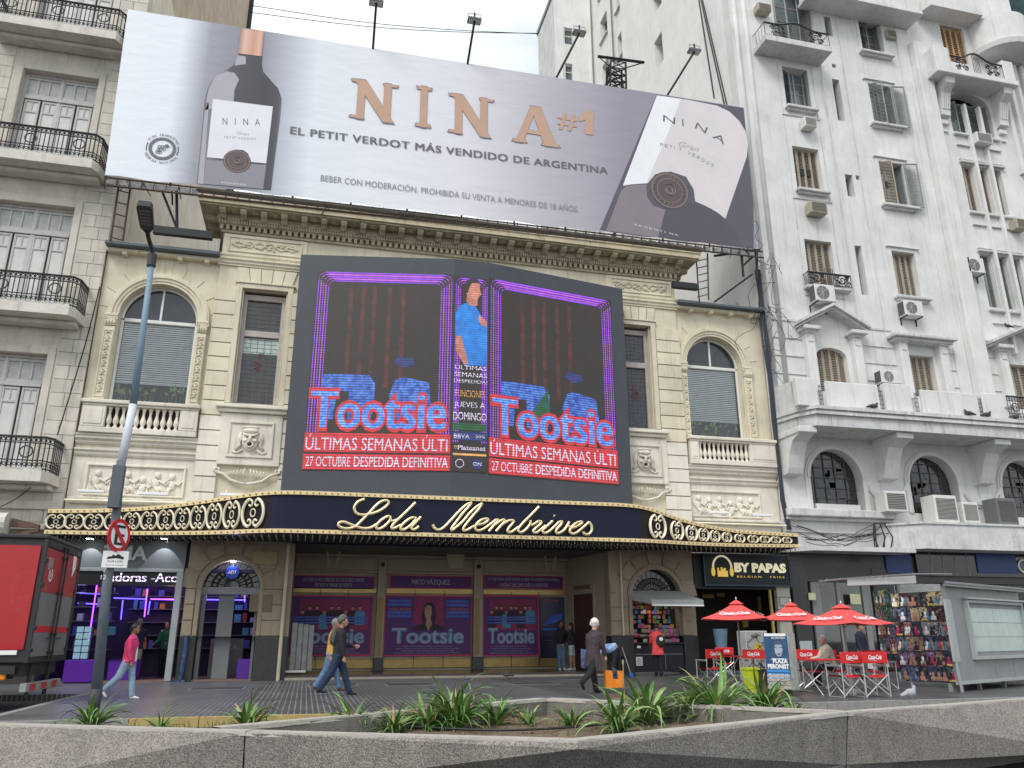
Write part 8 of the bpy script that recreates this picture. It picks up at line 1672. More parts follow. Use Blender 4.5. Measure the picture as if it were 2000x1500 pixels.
for (px, py, hp2, n, lab) in PL:
    b = G(px, py, .36); h = hp2 / FPX * b.y * 1.02; t = thing('strap_leaf_plant', lab, 'plant', (b.x, b.y, .33), 'strap leaved plants in the planter')
    for k in range(int(n * 2.8)):
        o = bpy.data.objects.new('leaf', random.choice(LM)); COL.objects.link(o); o.parent = t; a = ru(0, 2 * pi); o.location = (cos(a) * ru(0, .03), sin(a) * ru(0, .03), 0); s = h * ru(.75, 1.65); o.rotation_euler = (ru(-.35, .35), ru(-.3, .35), a); o.scale = (s * 1.05, s * ru(.9, 1.25) * (.5 / max(h, .3)) ** .5, s)
q = MB(); q.tube([G(1208 + 14, 1420, .36), G(1208 + 14, 1420, .36) + Vector((0, 0, .55))], .005, 4); q.ell(tuple(G(1222, 1420, .36) + Vector((0, 0, .57))), (.012, .012, .03), 6, 4); tag(build(q, 'dry_stalk', lg[3], None), 'thin dry flower stalk standing beside the upright plant', 'stalk')
q = MB(); q.tube([G(484, 1424, .36), G(486, 1424, .36) + Vector((0, 0, .36))], .004, 4); tag(build(q, 'dry_stalk', black, None), 'thin dark stalk among the spiky plant over the first joint', 'stalk')
q = MB(); q.tube(cr([tuple(G(x, y, .38)) for x, y in ((640, 1415), (820, 1420), (900, 1424), (1000, 1426), (1120, 1420), (1240, 1408), (1340, 1400), (1480, 1396), (1560, 1398))], 5), .011, 6); tag(build(q, 'drip_hose', black, None), 'black drip hose lying along the planter soil', 'hose')
q = MB(); random.seed(8)
def inbed(c): return c.y > (J1.y + (AP_.y - J1.y) * (c.x - J1.x) / (AP_.x - J1.x) if c.x < AP_.x else AP_.y + (J2.y - AP_.y) * (c.x - AP_.x) / (J2.x - AP_.x)) + .16 and c.x < J2.x - .2
for k in range(700):
    if k < 420: c = G(ru(420, 1640), ru(1398, 1436), .35)
    else: c = G(ru(20, 470), ru(1410, 1420), .35)
    if c.y > 9 or not inbed(c): continue
    a = ru(0, 2 * pi); h = ru(.03, .09); q.add([(c.x, c.y, .33), (c.x + .008, c.y + .004, .33), (c.x + cos(a) * .04, c.y + sin(a) * .04, .35 + h)], [(0, 1, 2)])
build(q, 'weeds', mat('weed_green', (.12, .17, .05), .7, .3, 20), None, kind='stuff'); q = MB()
for k in range(260):
    c = G(ru(560, 1620), ru(1398, 1440), .36)
    if inbed(c) and c.y < 8.8: r = ru(.008, .022); q.ell((c.x, c.y, .35), (r, r * ru(.6, 1), r * .6), 5, 3)
build(q, 'pebbles', mat('pebble_brown', (.22, .17, .13), .9, .3, 30), None, kind='stuff')
# ================================================================ CAFE
clothr = mat('chair_red_canvas', (.62, .022, .025), .7, .1, 6); umr = mat('umbrella_red', (.74, .09, .085), .75, .08, 3); wprint = mat('white_script', (.82, .8, .8), .6, 0)
def cola(fr, w_, h_, d=.004):
    q = MB(); txt(q, 'Coca-Cola', fr, -w_ / 2, -h_ * .3, w_, h_ * .75, d, bold=.035, shear=.38)
    q.tube([fr.P(-w_ * .42 + w_ * .5 * t, -h_ * .42 + .05 * h_ * sin(t * 5), d) for t in [i / 8 for i in range(9)]], h_ * .035, 4); return q
def mk_chair(lab, loc, rz):
    t = thing('folding_chair', lab, 'chair', (0, 0, 0), 'red folding chairs at the fries shop tables'); w_, d_ = .27, .22; q = MB()
    for sx in (-1, 1):
        q = MB(); q.tube([(sx * w_, -d_, 0.01), (sx * w_, -d_, .60), (sx * w_, d_, .60)], .012, 6); q.tube([(sx * w_, d_, .01), (sx * w_, d_ + .02, .86)], .012, 6); q.tube([(sx * w_, -d_, .015), (sx * w_, d_, .015)], .012, 6); build(q, 'side_frame', alu, t)
        q = MB(); q.cbox(sx * w_ - .025, sx * w_ + .025, -d_ - .02, d_, .605, .63, .006); build(q, 'armrest', alu, t)
    for y in (-d_, d_):
        q = MB(); q.tube([(-w_, y, .03), (w_, y + .01, .44)], .012, 6); q.tube([(w_, y, .03), (-w_, y - .01, .44)], .012, 6); build(q, 'cross_legs', alu, t)
    q = MB()
    for i in range(8):
        u0, u1 = -1 + i / 4, -1 + (i + 1) / 4; z = lambda u: .43 - .035 * (1 - u * u); q.add([(u0 * w_, -d_, z(u0)), (u1 * w_, -d_, z(u1)), (u1 * w_, d_, z(u1)), (u0 * w_, d_, z(u0)), (u0 * w_, -d_, z(u0) - .012), (u1 * w_, -d_, z(u1) - .012), (u1 * w_, d_, z(u1) - .012), (u0 * w_, d_, z(u0) - .012)], [(0, 1, 2, 3), (4, 7, 6, 5), (0, 4, 5, 1), (2, 6, 7, 3)])
    build(q, 'seat', clothr, t)
    bk_ = build(MB().cbox(-w_ - .015, w_ + .015, d_ + .005, d_ + .03, .66, .88, .006), 'backrest', clothr, t)
    build(cola(Fr((0, d_ + .001, .77), (1, 0, 0)), .3, .12), 'lettering', wprint, bk_); build(cola(Fr((0, d_ + .034, .77), (-1, 0, 0)), .3, .12), 'lettering', wprint, bk_)
    t.location = loc; t.rotation_euler = (0, 0, rz); return t
CH = [(1390, 1338, pi + .15, 'red folding chair at the far left of the first table, its back to the kiosk'), (1416, 1322, pi * .9, 'red folding chair behind the leftmost one, by the pale blue bin'), (1482, 1340, .5 + pi * .6, 'red folding chair half hidden behind the advertising box'), (1560, 1342, -1.3, 'red folding chair seen side on, right of the advertising box'), (1588, 1346, -.25, 'red folding chair left of the seated man, behind the second table'),
      (1630, 1346, -.1, 'red folding chair under the seated grey haired man'), (1656, 1362, pi + .1, 'front red folding chair with its printed back to the road, left of the two'), (1704, 1362, pi - .05, 'front red folding chair with its printed back to the road, right of the two'), (1724, 1348, pi * .62, 'red folding chair in front of the poster board'), (1522, 1325, .3, 'red folding chair far behind the advertising box')]
c0 = None; CHP = {}
for i, (px, py, rz, lab) in enumerate(CH):
    p = G(px, py); 
    if c0 is None: c0 = mk_chair(lab, (p.x, p.y, 0), rz)
    else: dup(c0, (p.x, p.y, 0), rz, lab)
    CHP[i] = (p, rz)
def mk_table(px, py, lab, s=.36):
    p = G(px, py); t = thing('folding_table', lab, 'table', (0, 0, 0), 'red tables'); build(MB().cbox(-s, s, -s, s, .69, .715, .008), 'tabletop', clothr, t)
    for sx in (-1, 1): q = MB(); q.tube([(sx * (s - .05), -s + .05, 0), (sx * (s - .08), s - .05, .69)], .012, 6); q.tube([(sx * (s - .05), s - .05, 0), (sx * (s - .08), -s + .05, .69)], .012, 6); build(q, 'cross_legs', alu, t)
    t.location = (p.x, p.y, 0); t.rotation_euler = (0, 0, .25); return t
mk_table(1446, 1338, 'small red folding table under the left umbrella'); mk_table(1606, 1356, 'red folding table in front of the seated man'); mk_table(1655, 1338, 'red folding table under the right umbrella, behind the front chairs')
def umbrella(px, apy, pyb, half, rz, lab, faces, drop=.42, tx=0):
    b = G(px + tx, pyb); ap = at(px, apy, b.y); t = thing('parasol', lab, 'parasol', (b.x, b.y, 0), 'red soft drink parasols'); a = Vector((b.x, b.y, ap.z)); R_ = Matrix.Rotation(rz, 3, 'Z'); C_ = [R_ @ Vector((sx * half, sy * half, -drop)) for sx, sy in ((-1, -1), (1, -1), (1, 1), (-1, 1))]
    q = MB(); n = 6
    for i in range(4):
        c1_, c2_ = C_[i], C_[(i + 1) % 4]; rows = []
        for k in range(n + 1):
            s = k / n
            for j in range(n + 1):
                u = j / n; p = (c1_.lerp(c2_, u)) * s; p.z -= 0; p = Vector((p.x, p.y, p.z - .045 * s * sin(pi * u) * s - .05 * sin(pi * s) * 1)); rows.append(tuple(a + p))
        q.add(rows, [(k * (n + 1) + j, k * (n + 1) + j + 1, (k + 1) * (n + 1) + j + 1, (k + 1) * (n + 1) + j) for k in range(n) for j in range(n)])
    cn = build(q, 'canopy', umr, t, smooth=False)
    q = MB(); q.add([tuple(a + Vector((0, 0, .04)))] + [tuple(a + c * .22 + Vector((0, 0, .02))) for c in C_], [(0, 1, 2), (0, 2, 3), (0, 3, 4), (0, 4, 1)]); build(q, 'vent_cap', umr, t)
    for i in faces:
        c1_, c2_ = C_[i], C_[(i + 1) % 4]; u = (c2_ - c1_).normalized(); mid = (c1_ + c2_) / 2; v = (-mid).normalized(); fr = Fr(a + mid * .70 + Vector((0, 0, -.045)), u, v); build(cola(fr, half * .95, .19, .04), 'lettering', wprint, cn)
    build(MB().tube([(b.x, b.y, 0), (b.x, b.y, ap.z + .03)], .02, 8), 'pole', mat('pole_brown_grey', (.3, .26, .24), .5), t); build(MB().ell((b.x, b.y, ap.z + .07), (.018, .018, .03), 8, 6), 'finial', wht, t); build(MB().lathe([(.2, 0), (.2, .05), (.05, .08)], (b.x, b.y), 12), 'foot', grey, t)
    q = MB()
    for c in C_: q.tube([a + Vector((0, 0, -.10)), a + c * .5 + Vector((0, 0, -.09)), a + c + Vector((0, 0, -.03))], .008, 4); q.tube([a + Vector((0, 0, -.5)), a + c * .5 + Vector((0, 0, -.03))], .008, 4)
    build(q, 'ribs', alu, t)
umbrella(1440, 1174, 1340, .80, radians(-36), 'leftmost red parasol with white script before the fries shop', (0, 1), .44, 12); umbrella(1551, 1178, 1336, .80, radians(-34), 'middle red parasol with white script, partly behind the right one', (0,), .42, 10); umbrella(1656, 1182, 1352, .78, radians(-70), 'rightmost and nearest red parasol with white script beside the poster boards', (0, 1), .40, 8)
# advertising box, bins
p = G(1502, 1358); p2 = G(1549, 1360); u = (p2 - p); fr = Fr((p.x, p.y, 0), u); L_ = u.length; zt_ = fr.of(1525, 1237)[1]; zb2 = fr.of(1525, 1329)[1]; AD = thing('advertising_box', 'street cabinet pasted with a blue election poster of a smiling man', 'cabinet', (p.x, p.y, 0))
q = MB(); rect(q, fr, 0, L_, .12, zt_, 0, .42); build(q, 'body', mat('torn_pale_cabinet', (.45, .47, .42), .8, .3, 7, dirt=.6, tint=(.15, .2, .2)), AD); q = MB(); rect(q, fr, .05, .2, 0, .12, -.05, .1); rect(q, fr, L_ - .2, L_ - .05, 0, .12, -.05, .1); build(q, 'feet', black, AD); q = MB()
for k in range(4): rect(q, fr, .01, L_ - .01, .14 + k * .075, .19 + k * .075, .02, .018)
build(q, 'louvres', mat('pale_louvre', (.42, .39, .36), .7, .15, 5), AD)
q = MB(); rect(q, fr, .0, L_, zb2, zt_, .008, .006); PO = build(q, 'poster', mat('poster_navy', (.03, .09, .2), .6, .3, 5), AD); H_ = zt_ - zb2
q = MB(); rect(q, fr, .02, L_ - .02, zb2 + H_ * .17, zb2 + H_ * .23, .012); rect(q, fr, .02, L_ - .02, zb2 + H_ * .03, zb2 + H_ * .15, .0115); build(q, 'blue_bands', mat('poster_sky', (.06, .25, .6), .6), PO)
q = MB(); cx, cz = L_ * .6, zb2 + H_ * .66; pol(q, fr, circ(cx, cz, L_ * .17, H_ * .16, 16), .013); pol(q, fr, [(cx - .2, zb2 + H_ * .43), (cx - .17, cz - .18), (cx + .12, cz - .18), (cx + .2, zb2 + H_ * .45)], .0125); build(q, 'face', mat('printed_blue_skin', (.38, .42, .5), .6, .25, 12), PO)
q = MB(); pol(q, fr, circ(cx, cz + H_ * .1, L_ * .18, H_ * .09, 12, 0, pi), .015); rect(q, fr, cx - .1, cx - .04, cz + .03, cz + .045, .015); rect(q, fr, cx + .03, cx + .09, cz + .03, cz + .045, .015); pol(q, fr, [(cx - .06, cz - .09), (cx + .06, cz - .08), (cx, cz - .12)], .015); build(q, 'features', mat('printed_shadow', (.07, .09, .13), .6), PO)
q = MB(); rect(q, fr, .02, L_ - .02, zt_ - H_ * .06, zt_ - H_ * .0, .012); txt(q, 'PLAZA', fr, L_ * .32, zb2 + H_ * .36, L_ * .62, H_ * .1, .017, bold=.05); txt(q, 'PERONIST', fr, L_ * .08, zb2 + H_ * .245, L_ * .9, H_ * .1, .017, bold=.05); txt(q, 'MORENO', fr, L_ * .3, zb2 + H_ * .05, L_ * .62, H_ * .08, .017, bold=.05); ring(q, fr, L_ * .15, zb2 + H_ * .09, .03, .045, .015, 12); txt(q, 'DE NUTEN', fr, L_ * .35, zt_ - H_ * .12, L_ * .55, H_ * .045, .015, bold=.03); build(q, 'lettering', wht, PO)
def tub(px, py, w0, w1, h, lab, m):
    p = G(px, py); t = thing('bin', lab, 'bin', (p.x, p.y, 0)); q = MB(); q.add([(p.x + sx * (w0 if z == 0 else w1), p.y + sy * (w0 if z == 0 else w1), z) for z in (0, h) for sx, sy in ((-1, -1), (1, -1), (1, 1), (-1, 1))], [(0, 1, 5, 4), (1, 2, 6, 5), (2, 3, 7, 6), (3, 0, 4, 7), (0, 3, 2, 1), (4, 5, 6, 7)]); build(q, 'body', m, t); q = MB()
    for (a0, a1, b0, b1) in ((-1, 1, -1, -.86), (-1, 1, .86, 1), (-1, -.86, -.86, .86), (.86, 1, -.86, .86)): q.box(p.x + a0 * (w1 + .015), p.x + a1 * (w1 + .015), p.y + b0 * (w1 + .015), p.y + b1 * (w1 + .015), h - .02, h + .02)
    build(q, 'rim', m, t)
    return t
tub(1469, 1352, .10, .14, .50, 'tapered lime yellow bin between the first table and the advertising box', mat('lime_plastic', (.55, .62, .03), .4, .05, 5)); tub(1494, 1352, .14, .15, .46, 'square black bin left of the advertising box', mat('black_plastic', (.035, .04, .042), .4))
# strip lights over the marquee
for i, (a, b, lab) in enumerate((((152, 959), (203, 964), 'leftmost white strip light above the marquee'), ((270, 964), (328, 969), 'white strip light above the marquee right of the lamp post'), ((430, 966), (495, 970), 'white strip light above the marquee under the left mask'), ((1388, 1001), (1424, 1005), 'white strip light under the right relief, left one'), ((1472, 1006), (1508, 1010), 'white strip light under the right relief, right one'))):
    p0, p1 = at(*a, 25.45), at(*b, 25.45); t = thing('strip_light', lab, 'light fitting', tuple(p0), 'strip lights above the marquee'); build(MB().cbox(p0.x, p1.x, 25.4, 25.55, p0.z - .03, p0.z + .05, .01), 'housing', wht, t); build(MB().tube([(p0.x + .2, 25.5, p0.z), (p0.x + .1, 26.05, p0.z + .25)], .02, 4), 'arm', goldp, t)
build_ = build(MB().tube([(-7.1, 25.5, 5.05), (-2.6, 25.5, 5.08)], .03, 5), 'conduit', goldp, None); tag(build_, 'pale conduit running above the left wing of the marquee', 'pipe')
build_ = build(MB().tube([(12.9, 25.5, 5.0), (16.5, 25.5, 5.0)], .03, 5), 'conduit', goldp, None); tag(build_, 'pale conduit running above the right wing of the marquee', 'pipe')
# ================================================================ PEOPLE
def loft(mb, rings, n=14):
    vs = []
    for c, ax, ay, rx, ry in rings:
        for k in range(n): t = 2 * pi * k / n; vs.append(c + ax * rx * cos(t) + ay * ry * sin(t))
    m = len(rings); mb.add(vs, [(i * n + k, i * n + (k + 1) % n, (i + 1) * n + (k + 1) % n, (i + 1) * n + k) for i in range(m - 1) for k in range(n)] + [tuple(range(n - 1, -1, -1)), tuple((m - 1) * n + k for k in range(n))]); return mb
def fuse(mb, name, m, parent, M, vox=.013, label=None, smooth_it=4):
    me = bpy.data.meshes.new(name); me.from_pydata([tuple(M @ Vector(v)) for v in mb.v], [], mb.f); me.update()
    import bmesh
    b = bmesh.new(); b.from_mesh(me); bmesh.ops.recalc_face_normals(b, faces=b.faces); b.to_mesh(me); b.free()
    o = bpy.data.objects.new(name, me); COL.objects.link(o); r = o.modifiers.new('r', 'REMESH'); r.mode = 'VOXEL'; r.voxel_size = vox; r.use_smooth_shade = True; s = o.modifiers.new('s', 'SMOOTH'); s.iterations = smooth_it; s.factor = .5
    dg = bpy.context.evaluated_depsgraph_get(); nm = bpy.data.meshes.new_from_object(o.evaluated_get(dg)); o.modifiers.clear(); o.data = nm; nm.materials.clear(); nm.materials.append(m); o.parent = parent
    for p in nm.polygons: p.use_smooth = True
    if label: o['label'] = label
    return o
SKN = mat('skin_tone', (.42, .22, .15), .55, .06, 20); SKD = mat('skin_brown', (.24, .12, .075), .55, .06, 20); SKP = mat('skin_pale', (.56, .36, .28), .55, .06, 20)
def cl(n, c, v=.3): return mat('cloth_' + n, c, .85, v, 9, bump=1., bscale=11)
HR = {'dark': mat('hair_dark', (.02, .014, .012), .6, .3, 40), 'grey': mat('hair_grey', (.22, .2, .19), .7, .4, 40), 'white': mat('hair_white', (.72, .68, .6), .7, .15, 40), 'curly': mat('hair_curly_grey', (.13, .12, .11), .8, .6, 50)}
def person(label, px, pyf, pyh, rz, top, bot, shoe, hair='dark', skin=SKN, lean=4, legs=((0, 0), (0, 0)), arms=((5, 6, 10), (5, 6, 10)), hem=.02, flare=1., girth=1.12, shorts=False, sleeve=True, inner=None, head=(0, 0), seat=None, hlen='short', zoff=0., hgt=None, pos=None):
    g = Vector(pos) if pos else G(px, pyf, zoff); h = hgt or at(px, pyh, g.y).z - zoff
    t = thing('person', label, 'person', (g.x, g.y, zoff), None)
    S = h; V = Vector; Yl = V((0, 1, 0))
    def dr(a): a = radians(a); return V((sin(a), 0, -cos(a)))
    feet = []; K = []
    hipz = .52; hips = V((0, 0, 0)); LJ = []
    for i, (th, kn) in enumerate(legs):
        s = 1 if i == 0 else -1; a = V((0, s * .048, 0)); k = a + dr(th) * .245; an = k + dr(th - kn) * .235; LJ.append((a, k, an, th - kn)); feet.append(an.z - .04)
    z0 = -min(feet) if seat is None else seat / S
    base = V((0, 0, z0)); LJ = [(a + base, k + base, an + base, f) for a, k, an, f in LJ]
    la = radians(lean); up_ = V((sin(la), 0, cos(la))); fw_ = V((cos(la), 0, -sin(la)))
    wst = base + up_ * .10; ch = base + up_ * .22; sh = base + up_ * .29; nk = base + up_ * .335
    hd_ang = la * .5 + radians(head[0]); hu = V((sin(hd_ang), 0, cos(hd_ang))); hf = V((cos(hd_ang), 0, -sin(hd_ang))); hc = nk + hu * .075 + hf * .012
    AJ = []
    for i, (sa, ab, el) in enumerate(arms):
        s = 1 if i == 0 else -1; p = sh + V((0, s * .105, 0)) + up_ * -.01; d = dr(sa); d = V((d.x, s * sin(radians(ab)), d.z)).normalized(); e = p + d * .165; d2 = dr(sa + el); d2 = V((d2.x, s * sin(radians(ab)) * .4, d2.z)).normalized(); w_ = e + d2 * .145; AJ.append((p, e, w_, d2))
    M = Matrix.Rotation(rz, 4, 'Z') @ Matrix.Scale(S, 4)
    # body: one surface
    b = MB(); loft(b, [(base + up_ * -.02, fw_, Yl, .06, .08), (wst, fw_, Yl, .055, .075), (ch, fw_, Yl, .062, .088), (sh, fw_, Yl, .045, .1), (nk - up_ * .01, fw_, Yl, .03, .032), (nk + hu * .03, hf, Yl, .03, .03)])
    b.tube([nk - up_ * .02, nk + hu * .04], .03, 10)
    q = MB(); q.ell((0, 0, 0), (.058, .046, .066), 16, 12); q.ell((.03, 0, -.035), (.03, .03, .032), 10, 8); q.ell((.06, 0, -.01), (.013, .009, .014), 8, 6); q.tube([(.052, 0, .015), (.067, 0, -.014)], .006, 5); q.ell((.0, .046, -.005), (.012, .007, .016), 6, 5); q.ell((.0, -.046, -.005), (.012, .007, .016), 6, 5)
    HM = Matrix.Translation(hc) @ Matrix.Rotation(hd_ang, 4, 'Y') @ Matrix.Rotation(radians(head[1]), 4, 'Z'); q.xf(HM); b.add(q.v, q.f)
    for (a, k, an, f) in LJ: b.tube([a, a.lerp(k, .5), k, k.lerp(an, .35), an], [.048, .042, .03, .029, .019], 10)
    for i, (p, e, w_, d2) in enumerate(AJ):
        s = 1 if i == 0 else -1
        b.tube([p, p.lerp(e, .5), e, e.lerp(w_, .4), w_], [.028, .025, .02, .019, .013], 8); sd = Yl; fwn = d2.cross(Yl).normalized()
        pm = w_ + d2 * .028; b.ell(tuple(pm), (.017, .012, .024), 8, 6)
        for j, ln in enumerate((.036, .042, .04, .032)):
            o = w_ + d2 * .04 + fwn * (.011 * (j - 1.5)); b.tube([o, o + d2 * ln * .55, o + d2 * ln * .9 - sd * s * .008], [.0062, .0058, .0045], 5)
        o = w_ + d2 * .02 - fwn * .014; b.tube([o, o - fwn * .014 + d2 * .016, o - fwn * .016 + d2 * .032], [.0068, .006, .005], 5)
    fuse(b, 'body', skin, t, M, .0105, smooth_it=2)
    # clothes
    c = MB(); G_ = girth; hb = base - V((0, 0, hem)); 
    loft(c, [(hb, fw_ if hem < .05 else V((1, 0, 0)), Yl, .078 * G_ * flare, .098 * G_ * flare), (base + up_ * .0, fw_, Yl, .078 * G_, .095 * G_), (wst, fw_, Yl, .074 * G_, .09 * G_), (ch, fw_, Yl, .078 * G_, .105 * G_), (sh - up_ * .01, fw_, Yl, .062, .118), (sh + up_ * .022, fw_, Yl, .045, .08), (nk, fw_, Yl, .036, .04)])
    for (p, e, w_, d2) in AJ:
        if sleeve: c.tube([p, p.lerp(e, .5), e, e.lerp(w_, .5), w_ - d2 * .006], [.042, .04, .035, .031, .026], 10)
        else: c.tube([p, p.lerp(e, .62)], [.042, .036], 10)
    fuse(c, 'jacket' if sleeve else 'shirt', top, t, M, .013, smooth_it=3)
    if inner: c = MB(); loft(c, [(base + fw_ * .034 - V((0, 0, .02)), fw_, Yl, .055 * G_, .05), (wst + fw_ * .034, fw_, Yl, .052 * G_, .05), (ch + fw_ * .03, fw_, Yl, .056, .045), (sh + fw_ * .018, fw_, Yl, .04, .03), (nk + fw_ * .005, fw_, Yl, .03, .025)]); fuse(c, 'shirt', inner, t, M, .013)
    c = MB(); loft(c, [(base + V((0, 0, -.06)), V((1, 0, 0)), Yl, .055, .08), (base + V((0, 0, .0)), V((1, 0, 0)), Yl, .07 * G_, .088), (base + up_ * .06, fw_, Yl, .064 * G_, .08)])
    for (a, k, an, f) in LJ:
        if shorts: c.tube([a, k.lerp(a, .1)], [.058, .048], 10)
        else: c.tube([a, a.lerp(k, .5), k, k.lerp(an, .5), an + (an - k).normalized() * .008], [.064, .058, .048, .042, .039], 10)
    fuse(c, 'shorts' if shorts else 'trousers', bot, t, M, .013)
    for (a, k, an, f) in LJ:
        fd = V((cos(radians(f)), 0, sin(radians(f)))); dn = V((sin(radians(f)), 0, -cos(radians(f)))); 
        if an.z < .085 or seat: 
            if abs(f) < 40: fd = V((1, 0, 0)); dn = V((0, 0, -1))
        q = MB(); loft(q, [(an - fd * .022 + dn * .02, dn, Yl, .018, .018), (an - fd * .01 + dn * .012, dn, Yl, .028, .024), (an + fd * .03 + dn * .017, dn, Yl, .022, .026), (an + fd * .075 + dn * .026, dn, Yl, .014, .028), (an + fd * .1 + dn * .028, dn, Yl, .010, .018)]); fuse(q, 'shoe', shoe, t, M, .009, smooth_it=2)
    q = MB()
    if hlen == 'curly':
        for k in range(46):
            a1_, a2_ = ru(0, 2 * pi), ru(-.25, 1.5); d = V((cos(a1_) * cos(a2_), sin(a1_) * cos(a2_), sin(a2_)))
            if d.x > .45 and d.z < .5: continue
            q.ell((d.x * .058 - .006, d.y * .05, d.z * .064 + .012), (.02, .02, .02), 6, 5)
        q.ell((-.01, 0, .012), (.06, .052, .062), 12, 9)
    else:
        q.ell((-.010, 0, .014), (.060, .052, .064), 14, 10)
        if hlen == 'long': q.ell((-.035, 0, -.04), (.035, .045, .08), 12, 8)
        if hlen == 'bob': q.ell((-.02, 0, -.02), (.055, .057, .055), 12, 8)
    # keep the face clear
    q.v = [(x if x < .035 else .035 + (x - .035) * .3, y, z if (x < .02 or z > .028) else z) for x, y, z in q.v]; q.xf(HM); fuse(q, 'hair', HR[hair], t, M, .009, smooth_it=1)
    e_ = MB()
    for sy in (-.018, .018): e_.ell((.055, sy, .006), (.004, .006, .0035), 6, 5); e_.box(.054, .058, sy - .009, sy + .009, .016, .019)
    e_.box(.053, .0575, -.011, .011, -.033, -.0295); e_.xf(HM); e_.xf(M); e_.v = [(x + t.location.x, y + t.location.y, z + t.location.z) for x, y, z in e_.v]; build(e_, 'eyes_and_mouth', mat('face_dark', (.07, .03, .025), .6), t)
    t['_'] = 0; del t['_']
    W_ = lambda v: Matrix.Rotation(rz, 3, 'Z') @ (v * S) + t.location
    return t, dict(hand=[W_(a[2] + a[3] * .05) for a in AJ], ch=W_(ch), base=W_(base), S=S, rot=rz, up=Matrix.Rotation(rz, 3, 'Z') @ up_, fw=Matrix.Rotation(rz, 3, 'Z') @ fw_, sh=W_(sh))
jean = cl('jeans_blue', (.10, .18, .30)); ljean = cl('jeans_light', (.27, .38, .50)); dj = cl('jeans_dark', (.02, .035, .075)); blkc = cl('black', (.015, .015, .018)); whs = cl('white_shoe', (.68, .68, .7), .05); bks = cl('black_shoe', (.02, .02, .022)); brs = cl('brown_shoe', (.13, .06, .03))
random.seed(17)
person('person in a bright pink jacket and white shirt walking right past the lamp post', 242, 1366, 1217, -.1, cl('pink_jacket', (.62, .05, .16)), ljean, whs, 'dark', SKD, 2, ((12, 4), (-24, 22)), ((-6, 4, 12), (4, 8, 14)), .04, 1.05, 1.15, inner=cl('white_tee', (.75, .75, .77), .05))
t1, j1 = person('grey haired person in a mustard jacket and jeans walking behind the dark jacket', 643, 1350, 1205, 0.1, cl('mustard', (.55, .32, .07)), jean, brs, 'grey', SKN, 4, ((19, 4), (-19, 14)), ((-14, 6, 8), (-12, 8, 10)), .03, 1.0, 1.0)
t2, j2 = person('curly haired person in a black jacket with a backpack, gesturing while walking right', 657, 1358, 1199, -.05, cl('charcoal_jacket', (.022, .022, .028)), dj, bks, 'curly', SKN, 3, ((20, 2), (-21, 14)), ((10, 6, 75), (4, 8, 12)), .04, 1.02, 1.05, hlen='curly')
def pack(par, j, name, m, back=.12, sc_=(.13, .17, .24), dz=0., label=None):
    c = j['ch'] - j['fw'] * back * j['S'] + Vector((0, 0, dz)); q = MB(); q.ell((0, 0, 0), (sc_[0] * .55, sc_[1] * .9, sc_[2]), 14, 10); q.ell((-sc_[0] * .45, 0, -.05), (sc_[0] * .35, sc_[1] * .7, sc_[2] * .6), 10, 8); q.xf(Matrix.Translation(c) @ Matrix.Rotation(j['rot'], 4, 'Z')); o = build(q, name, m, None, smooth=True, loc=tuple(c)); tag(o, label, 'backpack'); return o
pack(t2, j2, 'backpack', cl('olive_pack', (.09, .10, .075)), .085, (.12, .16, .22), label='dark olive backpack on the curly haired walker')
t3, j3 = person('white haired person in a long plum coat walking right with an orange bag', 1160, 1354, 1207, .55, cl('plum_coat', (.055, .035, .045)), blkc, bks, 'white', SKP, 9, ((14, 3), (-26, 30)), ((2, 4, 6), (14, 4, 6)), .16, 1.28, 1.2, hlen='curly')
hnd = j3['hand'][1]; bc = Vector((hnd.x + .12, hnd.y - .05, .27)); OB = thing('shopping_bag', 'bright orange shopping bag hanging from the hand of the white haired person', 'bag', (bc.x, bc.y, .1)); q = MB(); ps = [(-.17, -.05, .1), (.2, -.05, .12), (.22, -.05, .46), (-.2, -.05, .48)]; q.prism([(bc.x + a, bc.y + b, c) for a, b, c in ps], (0, .12, 0)); 
q.v = [(x + .01 * sin(z * 30), y + .012 * sin(x * 25 + z * 9), z) for x, y, z in q.v]; build(q, 'body', cl('orange_bag', (.75, .22, .02), .1), OB); q = MB(); q.tube([(bc.x - .08, bc.y, .46), tuple(hnd), (bc.x + .1, bc.y, .46)], .012, 5); build(q, 'handles', blkc, OB); q = MB(); q.prism([(bc.x - .02, bc.y - .06, .3), (bc.x + .1, bc.y - .06, .3), (bc.x + .08, bc.y - .06, .47), (bc.x - .05, bc.y - .06, .6)], (0, .02, 0)); build(q, 'scarf', cl('dark_pattern', (.04, .06, .08), .9), OB)
h0 = j3['base']; q = MB(); q.prism([(h0.x - .24, h0.y + .1, h0.z - .28), (h0.x - .1, h0.y + .0, h0.z - .3), (h0.x - .1, h0.y + .0, h0.z + .1), (h0.x - .24, h0.y + .1, h0.z + .12)], (.03, .12, 0)); o = build(q, 'shoulder_bag', cl('blue_pattern', (.08, .14, .28), .9), None, loc=(h0.x, h0.y, 0)); tag(o, 'blue patterned bag at the far side of the white haired person', 'bag')
t4, j4 = person('person in a blue and white shirt bending down beside the black plinth', 1196, 1318, 1180, pi - .25, mat('cloth_blue_white', (.28, .42, .66), .85, .9, 4), blkc, bks, 'grey', SKN, 96, ((12, 4), (-6, 2)), ((40, 6, 20), (40, 6, 20)), .02, 1., 1.15, hgt=1.7, pos=(at(1205, 1300, 24.6).x, 24.6, 0))
